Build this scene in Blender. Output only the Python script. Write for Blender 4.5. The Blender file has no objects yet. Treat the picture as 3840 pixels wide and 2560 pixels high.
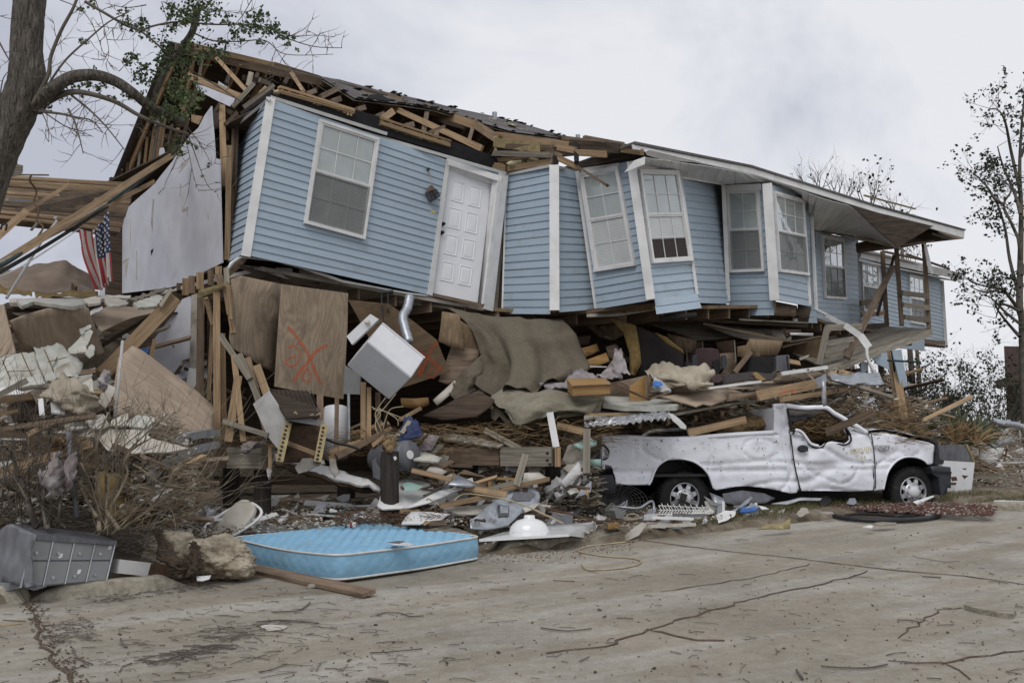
import bpy, bmesh, math, random
from mathutils import Vector, Matrix, noise
from mathutils.geometry import delaunay_2d_cdt
random.seed(7)
V = Vector
SC = bpy.context.scene
COL = SC.collection
EYE = 1.55; FPX = 3592.0; PITCH = math.atan((1584-1280)/FPX)
cam = bpy.data.cameras.new('camera'); cam.sensor_width = 36; cam.lens = 36*FPX/3840
cam.clip_start = .05; cam.clip_end = 2000
co = bpy.data.objects.new('camera', cam); COL.objects.link(co)
co.location = (0, 0, EYE); co.rotation_euler = (math.pi/2+PITCH, 0, 0)
SC.camera = co
SUN_EL, SUN_AZ = math.radians(50), math.radians(200)
W = bpy.data.worlds.new('World'); SC.world = W; W.use_nodes = True
nt = W.node_tree; nt.nodes.clear()
def N(t, **k):
 n = nt.nodes.new(t)
 for a, b in k.items():setattr(n, a, b)
 return n
out = N('ShaderNodeOutputWorld')
skyt = N('ShaderNodeTexSky', sky_type='NISHITA'); skyt.sun_disc = False
skyt.sun_elevation = SUN_EL; skyt.sun_rotation = SUN_AZ; skyt.dust_density = 3
b1 = N('ShaderNodeBackground'); b1.inputs[1].default_value = .10; nt.links.new(skyt.outputs[0], b1.inputs[0])
tc = N('ShaderNodeTexCoord')
mp = N('ShaderNodeMapping'); mp.inputs[3].default_value = (1.7, 1.7, 2.3); nt.links.new(tc.outputs['Generated'], mp.inputs[0])
nz = N('ShaderNodeTexNoise'); nz.inputs['Scale'].default_value = 2.1; nz.inputs['Detail'].default_value = 5; nz.inputs['Roughness'].default_value = .56; nz.inputs['Distortion'].default_value = .5
nt.links.new(mp.outputs[0], nz.inputs[0])
sx = N('ShaderNodeSeparateXYZ'); nt.links.new(tc.outputs['Generated'], sx.inputs[0])
ml = N('ShaderNodeMath', operation='MULTIPLY_ADD'); nt.links.new(sx.outputs[0], ml.inputs[0]); ml.inputs[1].default_value = .30; ml.inputs[2].default_value = .02
ad = N('ShaderNodeMath', operation='ADD'); nt.links.new(nz.outputs[0], ad.inputs[0]); nt.links.new(ml.outputs[0], ad.inputs[1])
rp = N('ShaderNodeValToRGB'); e = rp.color_ramp.elements
e[0].position = .34; e[0].color = (.50, .52, .60, 1); e[1].position = .66; e[1].color = (.81, .82, .86, 1)
m_ = rp.color_ramp.elements.new(.50); m_.color = (.67, .69, .75, 1)
nt.links.new(ad.outputs[0], rp.inputs[0])
b2 = N('ShaderNodeBackground'); b2.inputs[1].default_value = 1.0; nt.links.new(rp.outputs[0], b2.inputs[0])
mx = N('ShaderNodeMixShader'); mx.inputs[0].default_value = .94
nt.links.new(b1.outputs[0], mx.inputs[1]); nt.links.new(b2.outputs[0], mx.inputs[2]); nt.links.new(mx.outputs[0], out.inputs[0])
sl = bpy.data.lights.new('sun', 'SUN'); sl.energy = 1.5; sl.angle = math.radians(35); sl.color = (1, .97, .93)
so = bpy.data.objects.new('sun', sl); COL.objects.link(so)
sd = V((math.sin(SUN_AZ)*math.cos(SUN_EL),math.cos(SUN_AZ)*math.cos(SUN_EL),math.sin(SUN_EL)))
so.rotation_euler = sd.to_track_quat('Z', 'Y').to_euler()
SC.view_settings.view_transform = 'Standard'; SC.view_settings.look = 'None'
SC.view_settings.exposure = .04; SC.view_settings.gamma = 1; SC.view_settings.use_curve_mapping = False
CR = dict(O=(0,0,1.63265), A=(0,0,.6378), B=(800,300,.6057), C=(1800,450,.5102), D=(2800,500,.7653), E=(0,1000,.4464),
F=(700,950,.4782), G=(1500,1100,.4782), H=(2200,1100,.4677), I=(0,1600,.4464), J=(700,1600,.5102), K=(2150,1450,.6803),
L=(1600,1700,.5102), M=(0,2000,.8078), N=(1900,1900,.8248), Q=(850,350,.4464), R=(1400,520,.4464), S=(400,100,.3826),
T=(1100,230,.5952), U=(3300,1150,.5104), V=(0,500,.4145), Z=(0,0,1.0), W=(0,1450,.4145), X=(3000,400,.5742))
cur = ['O']
def crop(c):cur[0] = c
def full(x, y):
 a, b, s = CR[cur[0]]; return a+x*s, b+y*s
def ray(x, y):
 X, Y = full(x, y); a = (X-1920)/FPX; b = (1280-Y)/FPX
 return V((a,math.cos(PITCH)-b*math.sin(PITCH),math.sin(PITCH)+b*math.cos(PITCH)))
CAM = V((0,0,EYE))
def P(x, y, d):
 r = ray(x, y); return CAM+r*(d/r.y)
def G(x, y, z=0):
 r = ray(x, y); t = (z-EYE)/r.z
 for _ in range(12):t = .5*t+.5*(z+rz(r.y*t)-EYE)/r.z
 return CAM+r*t
def rz(y):return.035*max(0, min(12,y-10))
def sz(px, d):return px*CR[cur[0]][2]*d/FPX
class PL:
 def __init__(s, a, b, c):
  s.o = a; s.n = (b-a).cross(c-a).normalized()
  if s.n.dot(CAM-a)<0:s.n = -s.n
  s.ex = (b-a).normalized(); s.ey = s.n.cross(s.ex).normalized()
 def hit(s, x, y):
  r = ray(x, y); return CAM+r*((s.o-CAM).dot(s.n)/r.dot(s.n))
def lerp(a, b, t):return a+(b-a)*t
def fbm(p, o=3):
 v = 0; a = 1
 for i in range(o):v+=a*noise.noise(p); p = p*2.1+V((7.3,1.7,3.1)); a*=.5
 return v
def tag(o, label=None, cat=None, group=None, kind=None):
 if label:o['label'] = label
 if cat:o['category'] = cat
 if group:o['group'] = group
 if kind:o['kind'] = kind
 return o
def link(name, me, mats=None, parent=None, smooth=False):
 if mats is not None:
  for m in(mats if isinstance(mats,(list,tuple)) else[mats]):me.materials.append(MT[m] if isinstance(m,str) else m)
 o = bpy.data.objects.new(name, me); COL.objects.link(o)
 if parent is not None:o.parent = parent
 if smooth:me.polygons.foreach_set('use_smooth', [True]*len(me.polygons))
 return o
def mesh(vs, fs):
 me = bpy.data.meshes.new('m'); me.from_pydata([tuple(v) for v in vs], [], fs); me.update(); return me
def thing(name, label, cat, loc=(0,0,0), group=None):
 o = bpy.data.objects.new(name, None); COL.objects.link(o); o.location = loc; o.empty_display_size = .2
 return tag(o, label, cat, group)
def place(o, M):
 """world matrix for o, whatever its parent (parents are unrotated Empties)"""
 if o.parent is not None:
  p = o.parent; off = V((0,0,0))
  PMi = PM.get(p.name, Matrix.Translation(p.location)).inverted()
  o.matrix_basis = PMi@M
 else:o.matrix_basis = M
 PM[o.name] = M
 return o
PM = {}
def frame(o, ex, ey, n):
 ex = ex.normalized(); n = n-ex*n.dot(ex); n = n.normalized() if n.length>1e-7 else ex.orthogonal().normalized(); ey = n.cross(ex)
 return Matrix(((ex.x,ey.x,n.x,o.x),(ex.y,ey.y,n.y,o.y),(ex.z,ey.z,n.z,o.z),(0,0,0,1)))
class MB:
 def __init__(s):s.v = []; s.f = []; s.m = []
 def add(s, vs, fs, mi=0):
  b = len(s.v); s.v+=[V(v) for v in vs]; s.f+=[tuple(i+b for i in f) for f in fs]; s.m+=[mi]*len(fs)
 def box(s, c, ax, ay, az, mi=0):
  vs = [c+ax*i+ay*j+az*k for i in(-1,1) for j in(-1,1) for k in(-1,1)]
  s.add(vs, [(0,1,3,2),(4,6,7,5),(0,4,5,1),(2,3,7,6),(0,2,6,4),(1,5,7,3)], mi)
 def bar(s, a, b, w, t, nrm=None, mi=0):
  ex = (b-a); L = ex.length
  if L<1e-6:return
  ex/=L; n = nrm if nrm is not None else(CAM-a); n = (n-ex*n.dot(ex))
  if n.length<1e-6:n = ex.orthogonal()
  n.normalize(); ey = n.cross(ex); s.box((a+b)/2, ex*L/2, ey*w/2, n*t/2, mi)
 def tube(s, pts, r, k=6, mi=0, cap=True):
  rs = r if isinstance(r, (list,tuple)) else[r]*len(pts); base = len(s.v); prev = None
  for i, p in enumerate(pts):
   t = (pts[min(i+1,len(pts)-1)]-pts[max(i-1,0)])
   t = t.normalized() if t.length>1e-9 else V((0,0,1))
   if prev is None:u = t.orthogonal().normalized()
   else:
    u = prev-t*prev.dot(t); u = u.normalized() if u.length>1e-6 else t.orthogonal().normalized()
   prev = u; w = t.cross(u)
   for j in range(k):
    a = 2*math.pi*j/k; s.v.append(p+(u*math.cos(a)+w*math.sin(a))*rs[i])
  for i in range(len(pts)-1):
   for j in range(k):
    a = base+i*k+j; b = base+i*k+(j+1)%k; s.f.append((a,b,b+k,a+k)); s.m.append(mi)
  if cap:
   s.f.append(tuple(base+j for j in range(k))[::-1]); s.m.append(mi)
   e = base+(len(pts)-1)*k; s.f.append(tuple(e+j for j in range(k))); s.m.append(mi)
 def build(s, name, mats, parent=None, smooth=False, world=True):
  """verts are world coordinates; the object gets its origin at their centre"""
  c = sum(s.v, V((0,0,0)))/max(1, len(s.v)) if world else V((0,0,0))
  me = mesh([v-c for v in s.v], s.f);
  o = link(name, me, mats, parent, smooth)
  if isinstance(mats, (list,tuple)) and len(mats)>1:me.polygons.foreach_set('material_index', s.m)
  return place(o, Matrix.Translation(c))
def cat(pts, n=4):
 """smooth polyline through pts"""
 o = []
 for i in range(len(pts)-1):
  p0 = pts[max(i-1,0)]; p1 = pts[i]; p2 = pts[i+1]; p3 = pts[min(i+2,len(pts)-1)]
  for j in range(n):
   t = j/n; o.append(.5*((2*p1)+(p2-p0)*t+(2*p0-5*p1+4*p2-p3)*t*t+(3*p1-p0-3*p2+p3)*t**3))
 o.append(pts[-1]); return o
def board(a, b, w, t, mat, name='plank', parent=None, nrm=None, rough=.0, bow=0):
 """a timber as one mesh, local X along its length, wide face to nrm"""
 ex = (b-a); L = ex.length; ex/=L
 n = (nrm if nrm is not None else CAM-(a+b)/2); n = n-ex*n.dot(ex)
 n = n.normalized() if n.length>1e-5 else ex.orthogonal().normalized()
 ey = n.cross(ex); vs = []; k = 3 if bow else 1
 R = random.uniform
 for i in range(k+1):
  x = -L/2+L*i/k; z = bow*math.sin(math.pi*i/k)
  for(y, q) in((-w/2,-t/2), (w/2,-t/2), (w/2,t/2), (-w/2,t/2)):
   j = rough if i in(0, k) else 0
   vs.append((x+R(-j,j),y,q+z))
 fs = [(3,2,1,0), tuple(4*k+i for i in range(4))]
 for i in range(k):
  for j in range(4):fs.append((4*i+j,4*i+(j+1)%4,4*i+4+(j+1)%4,4*i+4+j))
 o = link(name, mesh(vs,fs), mat, parent)
 return place(o, frame((a+b)/2,ex,ey,n))
def sheet_world(pts, ex, n, th, mat, name, parent=None, sp=0, amp=0, fr=1.5, jag=0, fn=None, smooth=None, mats=None):
 """polygon (world points lying on one plane) given thickness th behind it"""
 c = sum(pts, V((0,0,0)))/len(pts); ex = (ex-n*ex.dot(n)).normalized(); ey = n.cross(ex)
 q = [((p-c).dot(ex),(p-c).dot(ey)) for p in pts]
 ar = sum(q[i][0]*q[(i+1)%len(q)][1]-q[(i+1)%len(q)][0]*q[i][1] for i in range(len(q)))
 if ar<0:q.reverse()
 if jag or sp:
  st = sp if sp else max(.06, jag*2.5); r = []
  for i in range(len(q)):
   a = V(q[i]); b = V(q[(i+1)%len(q)]); m = max(1, int((b-a).length/st))
   d = (b-a); nn = V((-d.y,d.x)); nn = nn.normalized() if nn.length>1e-9 else nn
   for j in range(m):
    p = lerp(a, b, j/m)
    if jag and j:p = p+nn*random.uniform(-jag, jag)
    r.append((p.x,p.y))
  q = r
 nb = len(q)
 if sp:
  ins = []; x0 = min(a[0] for a in q); x1 = max(a[0] for a in q); y0 = min(a[1] for a in q); y1 = max(a[1] for a in q)
  yy = y0
  while yy<y1:
   xx = x0
   while xx<x1:
    ins.append((xx+random.uniform(-.2,.2)*sp,yy+random.uniform(-.2,.2)*sp)); xx+=sp
   yy+=sp
  res = delaunay_2d_cdt([V(a) for a in q+ins], [], [list(range(nb))], 1, 1e-5)
  vv = res[0]; ff = [tuple(f) for f in res[2]]
 else:
  vv = [V(a) for a in q]; ff = [tuple(range(nb))]
 sd = V((random.random()*50,random.random()*50,0))
 def z(v):
  a = 0
  if amp:a+=amp*fbm(V((v.x*fr,v.y*fr,0))+sd)
  if fn:a+=fn(v.x, v.y)
  return a
 zs = [z(v) for v in vv]; nv = len(vv)
 vs = [(v.x,v.y,zs[i]) for i, v in enumerate(vv)]+[(v.x,v.y,zs[i]-th) for i, v in enumerate(vv)]
 fs = list(ff)+[tuple(i+nv for i in f[::-1]) for f in ff]
 cnt = {}
 for f in ff:
  for i in range(len(f)):
   e = (f[i], f[(i+1)%len(f)]); cnt[e] = 1
 for(a, b) in cnt:
  if(b, a) not in cnt:fs.append((b,a,a+nv,b+nv))
 o = link(name, mesh(vs,fs), mat, parent, bool(sp) and smooth is not False)
 if sp and smooth is not False:
  for p in o.data.polygons:
   if len(p.vertices)==4:p.use_smooth = False
 return place(o, frame(c,ex,ey,n))
def plane_of(xy, dl, dr, tilt):
 xs = [p[0] for p in xy]; ys = [p[1] for p in xy]; x0, x1, y0, y1 = min(xs), max(xs), min(ys), max(ys)
 return PL(P(x0,y1,dl-tilt/2), P(x1,y1,dr-tilt/2), P(x0,y0,dl+tilt/2))
def sheet(xy, dl, dr, tilt, th, mat, name, parent=None, gx=None, **k):
 pl = plane_of(xy, dl, dr, tilt)
 ex = pl.ex if gx is None else(pl.hit(gx[2],gx[3])-pl.hit(gx[0],gx[1]))
 return sheet_world([pl.hit(*p) for p in xy], ex, pl.n, th, mat, name, parent, **k)
def cloth(rows, mat, name, parent=None, sub=6, amp=.02, fr=3, th=.006, stretch=(1,1), fold=None, smooth=True):
 """rows of (x,y,d) control points -> smooth draped sheet with thickness"""
 R = [cat([P(*p) for p in r],sub) for r in rows]
 n = len(R[0]); cols = [cat([r[j] for r in R],sub) for j in range(n)]; m = len(cols[0])
 sd = V((random.random()*50,3,1)); g = [[cols[j][i] for j in range(n)] for i in range(m)]
 def nrm(i, j):
  a = g[i][min(j+1,n-1)]-g[i][max(j-1,0)]; b = g[min(i+1,m-1)][j]-g[max(i-1,0)][j]
  q = a.cross(b); q = q.normalized() if q.length>1e-9 else V((0,-1,0))
  return q if q.dot(CAM-g[i][j])>0 else-q
 vs = []; bk = []
 for i in range(m):
  for j in range(n):
   q = nrm(i, j); dd = amp*fbm(V((j/sub*fr*stretch[0]*.5,i/sub*fr*stretch[1]*.5,0))+sd)
   if fold:dd+=fold(j/(n-1), i/(m-1))
   p = g[i][j]+q*dd; vs.append(p); bk.append(p-q*th)
 fs = []; K = m*n
 for i in range(m-1):
  for j in range(n-1):
   a = i*n+j; fs.append((a,a+1,a+n+1,a+n)); fs.append((K+a+n,K+a+n+1,K+a+1,K+a))
 rim = [j for j in range(n)]+[i*n+n-1 for i in range(1,m)]+[(m-1)*n+j for j in range(n-2,-1,-1)]+[i*n for i in range(m-2,0,-1)]
 for i in range(len(rim)):a = rim[i]; b = rim[(i+1)%len(rim)]; fs.append((b,a,a+K,b+K))
 b = MB(); b.v = vs+bk; b.f = fs; b.m = [0]*len(fs)
 return b.build(name, mat, parent, smooth)
MT = {}
def mat(name, c1, c2=None, sc=3, rough=.8, bump=.3, st=(1,1,1), det=6, c3=None, var=.25, metal=0, dist=0, kind=None, bs=None, spec=.3, coord='Object', bd=.01, alpha=1, spots=None):
 m = bpy.data.materials.new(name); m.use_nodes = True; t = m.node_tree; ns = t.nodes; lk = t.links.new
 bs_ = ns['Principled BSDF']; bs_.inputs['Roughness'].default_value = rough; bs_.inputs['Metallic'].default_value = metal
 bs_.inputs['Specular IOR Level'].default_value = spec
 c2 = c2 or tuple(x*.6 for x in c1)
 tc = ns.new('ShaderNodeTexCoord'); oi = ns.new('ShaderNodeObjectInfo')
 of = ns.new('ShaderNodeVectorMath'); of.operation = 'SCALE'; of.inputs[3].default_value = 37
 cmb = ns.new('ShaderNodeCombineXYZ')
 for i in range(3):lk(oi.outputs['Random'], cmb.inputs[i])
 lk(cmb.outputs[0], of.inputs[0])
 mp = ns.new('ShaderNodeMapping'); mp.inputs['Scale'].default_value = st
 lk(tc.outputs[coord], mp.inputs[0]); lk(of.outputs[0], mp.inputs[1])
 nz = ns.new('ShaderNodeTexNoise'); nz.inputs['Scale'].default_value = sc; nz.inputs['Detail'].default_value = det; nz.inputs['Distortion'].default_value = dist; nz.inputs['Roughness'].default_value = .6
 lk(mp.outputs[0], nz.inputs[0]); fac = nz.outputs[0]
 if kind=='wave':
  def MM(op, x, y):
   q = ns.new('ShaderNodeMath'); q.operation = op; lk(x, q.inputs[0])
   if isinstance(y, (int,float)):q.inputs[1].default_value = y
   else:lk(y, q.inputs[1])
   return q.outputs[0]
  nr = ns.new('ShaderNodeTexNoise'); nr.inputs['Scale'].default_value = 1.9; nr.inputs['Detail'].default_value = 1.5; nr.inputs['Roughness'].default_value = .4; lk(mp.outputs[0], nr.inputs[0])
  sn = MM('SINE', MM('MULTIPLY',nr.outputs[0],95.0), 0)
  fac = MM('ADD', MM('MULTIPLY',MM('MULTIPLY',sn,.20),nz.outputs[0]), MM('MULTIPLY',nz.outputs[0],.96))
 rp = ns.new('ShaderNodeValToRGB'); el = rp.color_ramp.elements; el[0].position = .34; el[1].position = .66
 el[0].color = (*c2, 1); el[1].color = (*c1, 1)
 if c3:q = el.new(.5); q.color = (*c3, 1)
 lk(fac, rp.inputs[0]); col = rp.outputs[0]
 if spots:
  n2 = ns.new('ShaderNodeTexNoise'); n2.inputs['Scale'].default_value = spots[1]; n2.inputs['Detail'].default_value = 7; n2.inputs['Roughness'].default_value = .65
  mp2 = ns.new('ShaderNodeMapping'); lk(tc.outputs[coord], mp2.inputs[0]); lk(of.outputs[0], mp2.inputs[1]); lk(mp2.outputs[0], n2.inputs[0])
  r2 = ns.new('ShaderNodeValToRGB'); r2.color_ramp.elements[0].position = spots[2]; r2.color_ramp.elements[1].position = spots[2]+.14
  lk(n2.outputs[0], r2.inputs[0]); mi = ns.new('ShaderNodeMix'); mi.data_type = 'RGBA'
  sm = ns.new('ShaderNodeMath'); sm.operation = 'MULTIPLY'; sm.inputs[1].default_value = spots[3]; lk(r2.outputs[0], sm.inputs[0])
  lk(sm.outputs[0], mi.inputs[0]); lk(col, mi.inputs[6]); mi.inputs[7].default_value = (*spots[0], 1); col = mi.outputs[2]
 if var:
  mr = ns.new('ShaderNodeMapRange'); mr.inputs[3].default_value = 1-var; mr.inputs[4].default_value = 1+var*.6; lk(oi.outputs['Random'], mr.inputs[0])
  hv = ns.new('ShaderNodeHueSaturation'); lk(mr.outputs[0], hv.inputs['Value']); lk(col, hv.inputs['Color']); col = hv.outputs[0]
 lk(col, bs_.inputs['Base Color'])
 if bump:
  bp = ns.new('ShaderNodeBump'); bp.inputs['Strength'].default_value = bump; bp.inputs['Distance'].default_value = bd
  if bs:
   n3 = ns.new('ShaderNodeTexNoise'); n3.inputs['Scale'].default_value = bs; n3.inputs['Detail'].default_value = 5; lk(mp.outputs[0], n3.inputs[0]); lk(n3.outputs[0], bp.inputs['Height'])
  else:lk(fac, bp.inputs['Height'])
  lk(bp.outputs[0], bs_.inputs['Normal'])
 MT[name] = m; return m
dirt = (.16, .12, .08)
mat('pine', (.39,.275,.165), (.20,.13,.075), 2.2, .8, .4, (.7,14,14), c3=(.31,.215,.125), var=.35, dist=.6, spots=(dirt,2.2,.56,.5))
mat('old_pine', (.245,.18,.125), (.11,.078,.055), 2.2, .85, .5, (.7,12,12), c3=(.18,.13,.09), var=.4, dist=.6, spots=((.09,.065,.045),2,.52,.6))
mat('gray_wood', (.29,.262,.215), (.14,.12,.095), 2.4, .9, .5, (.6,14,14), c3=(.22,.20,.16), var=.25, dist=.4, spots=((.12,.11,.08),1.6,.55,.4))
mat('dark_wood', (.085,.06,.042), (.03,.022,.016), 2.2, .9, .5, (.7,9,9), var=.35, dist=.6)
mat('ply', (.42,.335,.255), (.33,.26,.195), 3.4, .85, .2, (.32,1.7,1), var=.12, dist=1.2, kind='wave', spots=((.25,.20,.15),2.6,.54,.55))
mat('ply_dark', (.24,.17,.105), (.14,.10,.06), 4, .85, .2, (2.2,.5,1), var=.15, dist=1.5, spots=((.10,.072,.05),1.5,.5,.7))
mat('osb', (.36,.27,.17), (.20,.14,.08), 34, .85, .4, (1,2.2,1), var=.2, det=3)
mat('siding', (.35,.432,.505), (.315,.392,.465), 5, .5, .05, (.5,4,1), var=.06, bd=.004, spots=((.27,.29,.29),2.6,.55,.5))
mat('white', (.72,.72,.72), (.56,.56,.55), 3, .45, .05, var=.08, spots=((.42,.40,.36),3,.60,.5))
mat('door_white', (.74,.75,.78), (.68,.69,.72), 3, .4, .03, var=.02, spots=((.5,.48,.44),7,.66,.5))
mat('drywall', (.55,.56,.61), (.46,.47,.51), 2, .9, .1, var=.1, spots=((.33,.29,.27),1.3,.60,.5))
mat('gyp', (.52,.49,.44), (.36,.33,.28), 3, .95, .4, var=.25, spots=((.22,.18,.13),2.4,.52,.7))
mat('tile_floor', (.50,.50,.46), (.34,.34,.29), 5, .6, .3, var=.12, spots=((.26,.20,.13),3,.54,.6))
mat('felt', (.018,.018,.020), (.012,.012,.013), 9, .9, .2, var=.2)
mat('shingle', (.17,.158,.155), (.085,.08,.08), 30, .95, .6, var=.35)
mat('carpet', (.18,.155,.115), (.105,.09,.066), 60, 1, .8, var=.08, bd=.02, spots=((.09,.075,.055),1.7,.5,.7))
mat('carpet_light', (.31,.29,.22), (.20,.185,.14), 60, 1, .8, var=.05, bd=.02, spots=((.17,.14,.10),2.6,.5,.6))
mat('carpet_dark', (.06,.05,.048), (.035,.03,.03), 50, 1, .8, var=.1)
mat('foam', (.30,.21,.08), (.18,.12,.05), 9, .95, .5, var=.2)
mat('tarp', (.23,.18,.135), (.16,.12,.09), 1.5, .9, .2, var=.05, spots=((.12,.09,.065),1.2,.52,.5))
mat('mustard', (.23,.16,.06), (.13,.09,.04), 6, .95, .4, var=.2)
mat('alu', (.52,.53,.55), (.36,.37,.39), 3, .38, .2, metal=.6, var=.2, spots=((.3,.28,.25),4,.55,.4))
mat('galv', (.42,.44,.47), (.28,.30,.33), 9, .42, .2, metal=.7, var=.15)
mat('box_gray', (.245,.25,.25), (.20,.205,.205), 4, .55, .05, metal=.3, var=.03, spots=((.18,.15,.12),5,.62,.4))
mat('hood_gray', (.17,.175,.19), (.11,.113,.125), 4, .6, .1, (4,1,1), metal=.3, var=.03, spots=((.10,.10,.11),3,.5,.6))
mat('appliance', (.66,.67,.69), (.58,.59,.61), 4, .35, .05, var=.05, spots=((.40,.36,.31),4,.60,.5))
mat('truck', (.80,.82,.88), (.73,.75,.81), 2, .38, .04, var=0, spec=.5, spots=((.46,.47,.50),9,.63,.5))
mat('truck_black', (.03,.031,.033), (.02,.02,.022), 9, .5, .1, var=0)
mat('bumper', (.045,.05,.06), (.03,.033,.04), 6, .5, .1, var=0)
mat('rubber', (.022,.022,.023), (.013,.013,.014), 20, .85, .3, var=0, spots=((.09,.075,.055),8,.56,.5))
mat('rim', (.55,.56,.58), (.42,.43,.45), 5, .35, .05, metal=.55, var=0, spots=((.15,.12,.09),7,.57,.6))
mat('mattress', (.24,.44,.60), (.20,.385,.54), 5, .8, .25, var=0, bs=40, bd=.005, spots=((.22,.33,.40),3,.52,.6))
mat('piping', (.66,.66,.64), (.52,.50,.46), 9, .7, .1, var=.02)
mat('concrete', (.29,.27,.23), (.20,.18,.15), 6, .9, .5, var=.1, spots=((.16,.13,.10),1.7,.50,.6))
mat('kerb', (.36,.33,.27), (.22,.20,.155), 14, .95, .7, var=.08, bd=.015, spots=((.16,.13,.09),3,.50,.7))
mat('rock', (.50,.44,.34), (.22,.185,.13), 6, .95, .9, var=.15, bd=.03, spots=((.20,.15,.10),4,.52,.7))
mat('pile', (.055,.046,.04), (.025,.021,.019), 3, .9, .7, (10,10,.6), var=.1, bd=.02)
mat('rust', (.12,.072,.045), (.055,.035,.023), 9, .85, .4, var=.2)
mat('black', (.02,.02,.02), (.012,.012,.012), 9, .6, .1, var=.2)
mat('bark', (.19,.17,.145), (.05,.043,.036), 11, .95, 1.0, (4.5,4.5,.8), var=.0, bd=.05, c3=(.12,.105,.09), dist=.8)
mat('twig', (.15,.13,.108), (.08,.068,.056), 8, .9, .4, var=.1)
mat('pale_twig', (.33,.28,.20), (.17,.14,.10), 8, .9, .4, var=.2)
mat('leaf', (.10,.135,.05), (.04,.06,.025), 2.2, .6, 0, var=.1, c3=(.045,.07,.026))
mat('leaf_dark', (.045,.06,.03), (.022,.03,.017), 1.4, .7, 0, var=.1)
mat('palm', (.09,.11,.06), (.045,.055,.03), 3, .6, 0, var=.2)
mat('straw', (.30,.21,.11), (.13,.085,.045), 12, .95, .6, var=.25)
mat('plastic', (.52,.52,.52), (.38,.37,.36), 4, .4, .1, var=.2, spots=((.25,.2,.15),4,.56,.5))
mat('cloth', (.36,.33,.34), (.23,.205,.20), 7, .95, .4, var=.2, spots=((.2,.16,.13),4,.5,.5))
mat('quilt', (.40,.36,.28), (.30,.26,.20), 4, .95, .3, var=.1, spots=((.22,.18,.13),5,.52,.5))
mat('blue_cloth', (.06,.16,.42), (.04,.09,.25), 5, .9, .2, var=.2)
mat('teal', (.34,.50,.45), (.26,.40,.36), 3, .4, .05, var=.05, spots=((.3,.26,.2),5,.56,.5))
mat('cab_wood', (.36,.22,.09), (.25,.145,.055), 3, .5, .1, (.6,9,9), var=.15)
mat('cushion', (.075,.048,.050), (.05,.03,.033), 30, .95, .4, var=0)
mat('orange', (.72,.12,.035), (.55,.09,.03), 40, .8, 0, var=0)
mat('yellow', (.55,.45,.10), (.45,.36,.08), 20, .8, 0, var=0)
mat('red', (.42,.07,.075), (.32,.055,.06), 6, .9, .1, var=0)
mat('flag_white', (.55,.53,.50), (.42,.40,.37), 6, .9, .1, var=0)
mat('navy', (.045,.06,.13), (.03,.04,.09), 6, .9, .1, var=0)
mat('blind', (.66,.665,.65), (.56,.565,.55), 3, .6, 0, var=.03)
mat('cable', (.42,.36,.24), (.30,.25,.16), 9, .7, 0, var=.1)
mat('insul', (.62,.55,.36), (.42,.36,.20), 9, 1, .8, var=.1, bd=.04)
mat('yellowwood', (.33,.27,.14), (.20,.16,.085), 12, .7, .2, var=.2)
mat('mulch', (.15,.115,.085), (.07,.05,.037), 40, 1, .8, var=0, coord='Object', bd=.03)
mat('redchip', (.15,.08,.065), (.08,.04,.033), 9, .9, .3, var=.3)
mat('grass', (.13,.13,.055), (.075,.075,.035), 3, .8, 0, var=.1)
mat('soil', (.20,.165,.12), (.10,.08,.056), 5, 1, .8, var=0, bs=50, bd=.03, spots=((.27,.245,.20),2.1,.52,.8))
mat('ext_brown', (.105,.075,.06), (.065,.047,.04), 9, .9, .2, var=.1)
mat('china', (.72,.73,.73), (.68,.69,.69), 3, .12, 0, var=0, spec=.5)
mat('green_dark', (.02,.05,.045), (.012,.03,.028), 6, .7, .1, var=0)
mat('ply_mid', (.31,.245,.175), (.22,.17,.12), 4, .85, .2, (.5,1.4,1), var=.1, dist=1.5, kind='wave', spots=((.13,.10,.075),2.2,.52,.6))
mat('bits', (.26,.21,.15), (.13,.10,.075), 8, .95, 0, var=0)
def glass():
 m = bpy.data.materials.new('glass'); m.use_nodes = True; t = m.node_tree; t.nodes.clear()
 o = t.nodes.new('ShaderNodeOutputMaterial'); a = t.nodes.new('ShaderNodeBsdfTransparent'); b = t.nodes.new('ShaderNodeBsdfGlossy')
 b.inputs[0].default_value = (.9, .92, .95, 1); b.inputs['Roughness'].default_value = .04; a.inputs[0].default_value = (.93, .95, .95, 1)
 f = t.nodes.new('ShaderNodeLayerWeight'); f.inputs[0].default_value = .5; pw = t.nodes.new('ShaderNodeMath'); pw.operation = 'POWER'; pw.inputs[1].default_value = 3.5; t.links.new(f.outputs['Facing'], pw.inputs[0])
 mm = t.nodes.new('ShaderNodeMath'); mm.operation = 'MULTIPLY_ADD'; mm.inputs[1].default_value = .8; mm.inputs[2].default_value = .045
 tc = t.nodes.new('ShaderNodeTexCoord'); nn = t.nodes.new('ShaderNodeTexNoise'); nn.inputs['Scale'].default_value = 2.5; bp = t.nodes.new('ShaderNodeBump'); bp.inputs['Strength'].default_value = .2; bp.inputs['Distance'].default_value = .02
 t.links.new(tc.outputs['Object'], nn.inputs[0]); t.links.new(nn.outputs[0], bp.inputs['Height']); t.links.new(bp.outputs[0], b.inputs['Normal'])
 t.links.new(pw.outputs[0], mm.inputs[0]); x = t.nodes.new('ShaderNodeMixShader'); t.links.new(mm.outputs[0], x.inputs[0]); t.links.new(a.outputs[0], x.inputs[1]); t.links.new(b.outputs[0], x.inputs[2]); t.links.new(x.outputs[0], o.inputs[0])
 MT['glass'] = m
glass()
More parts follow.
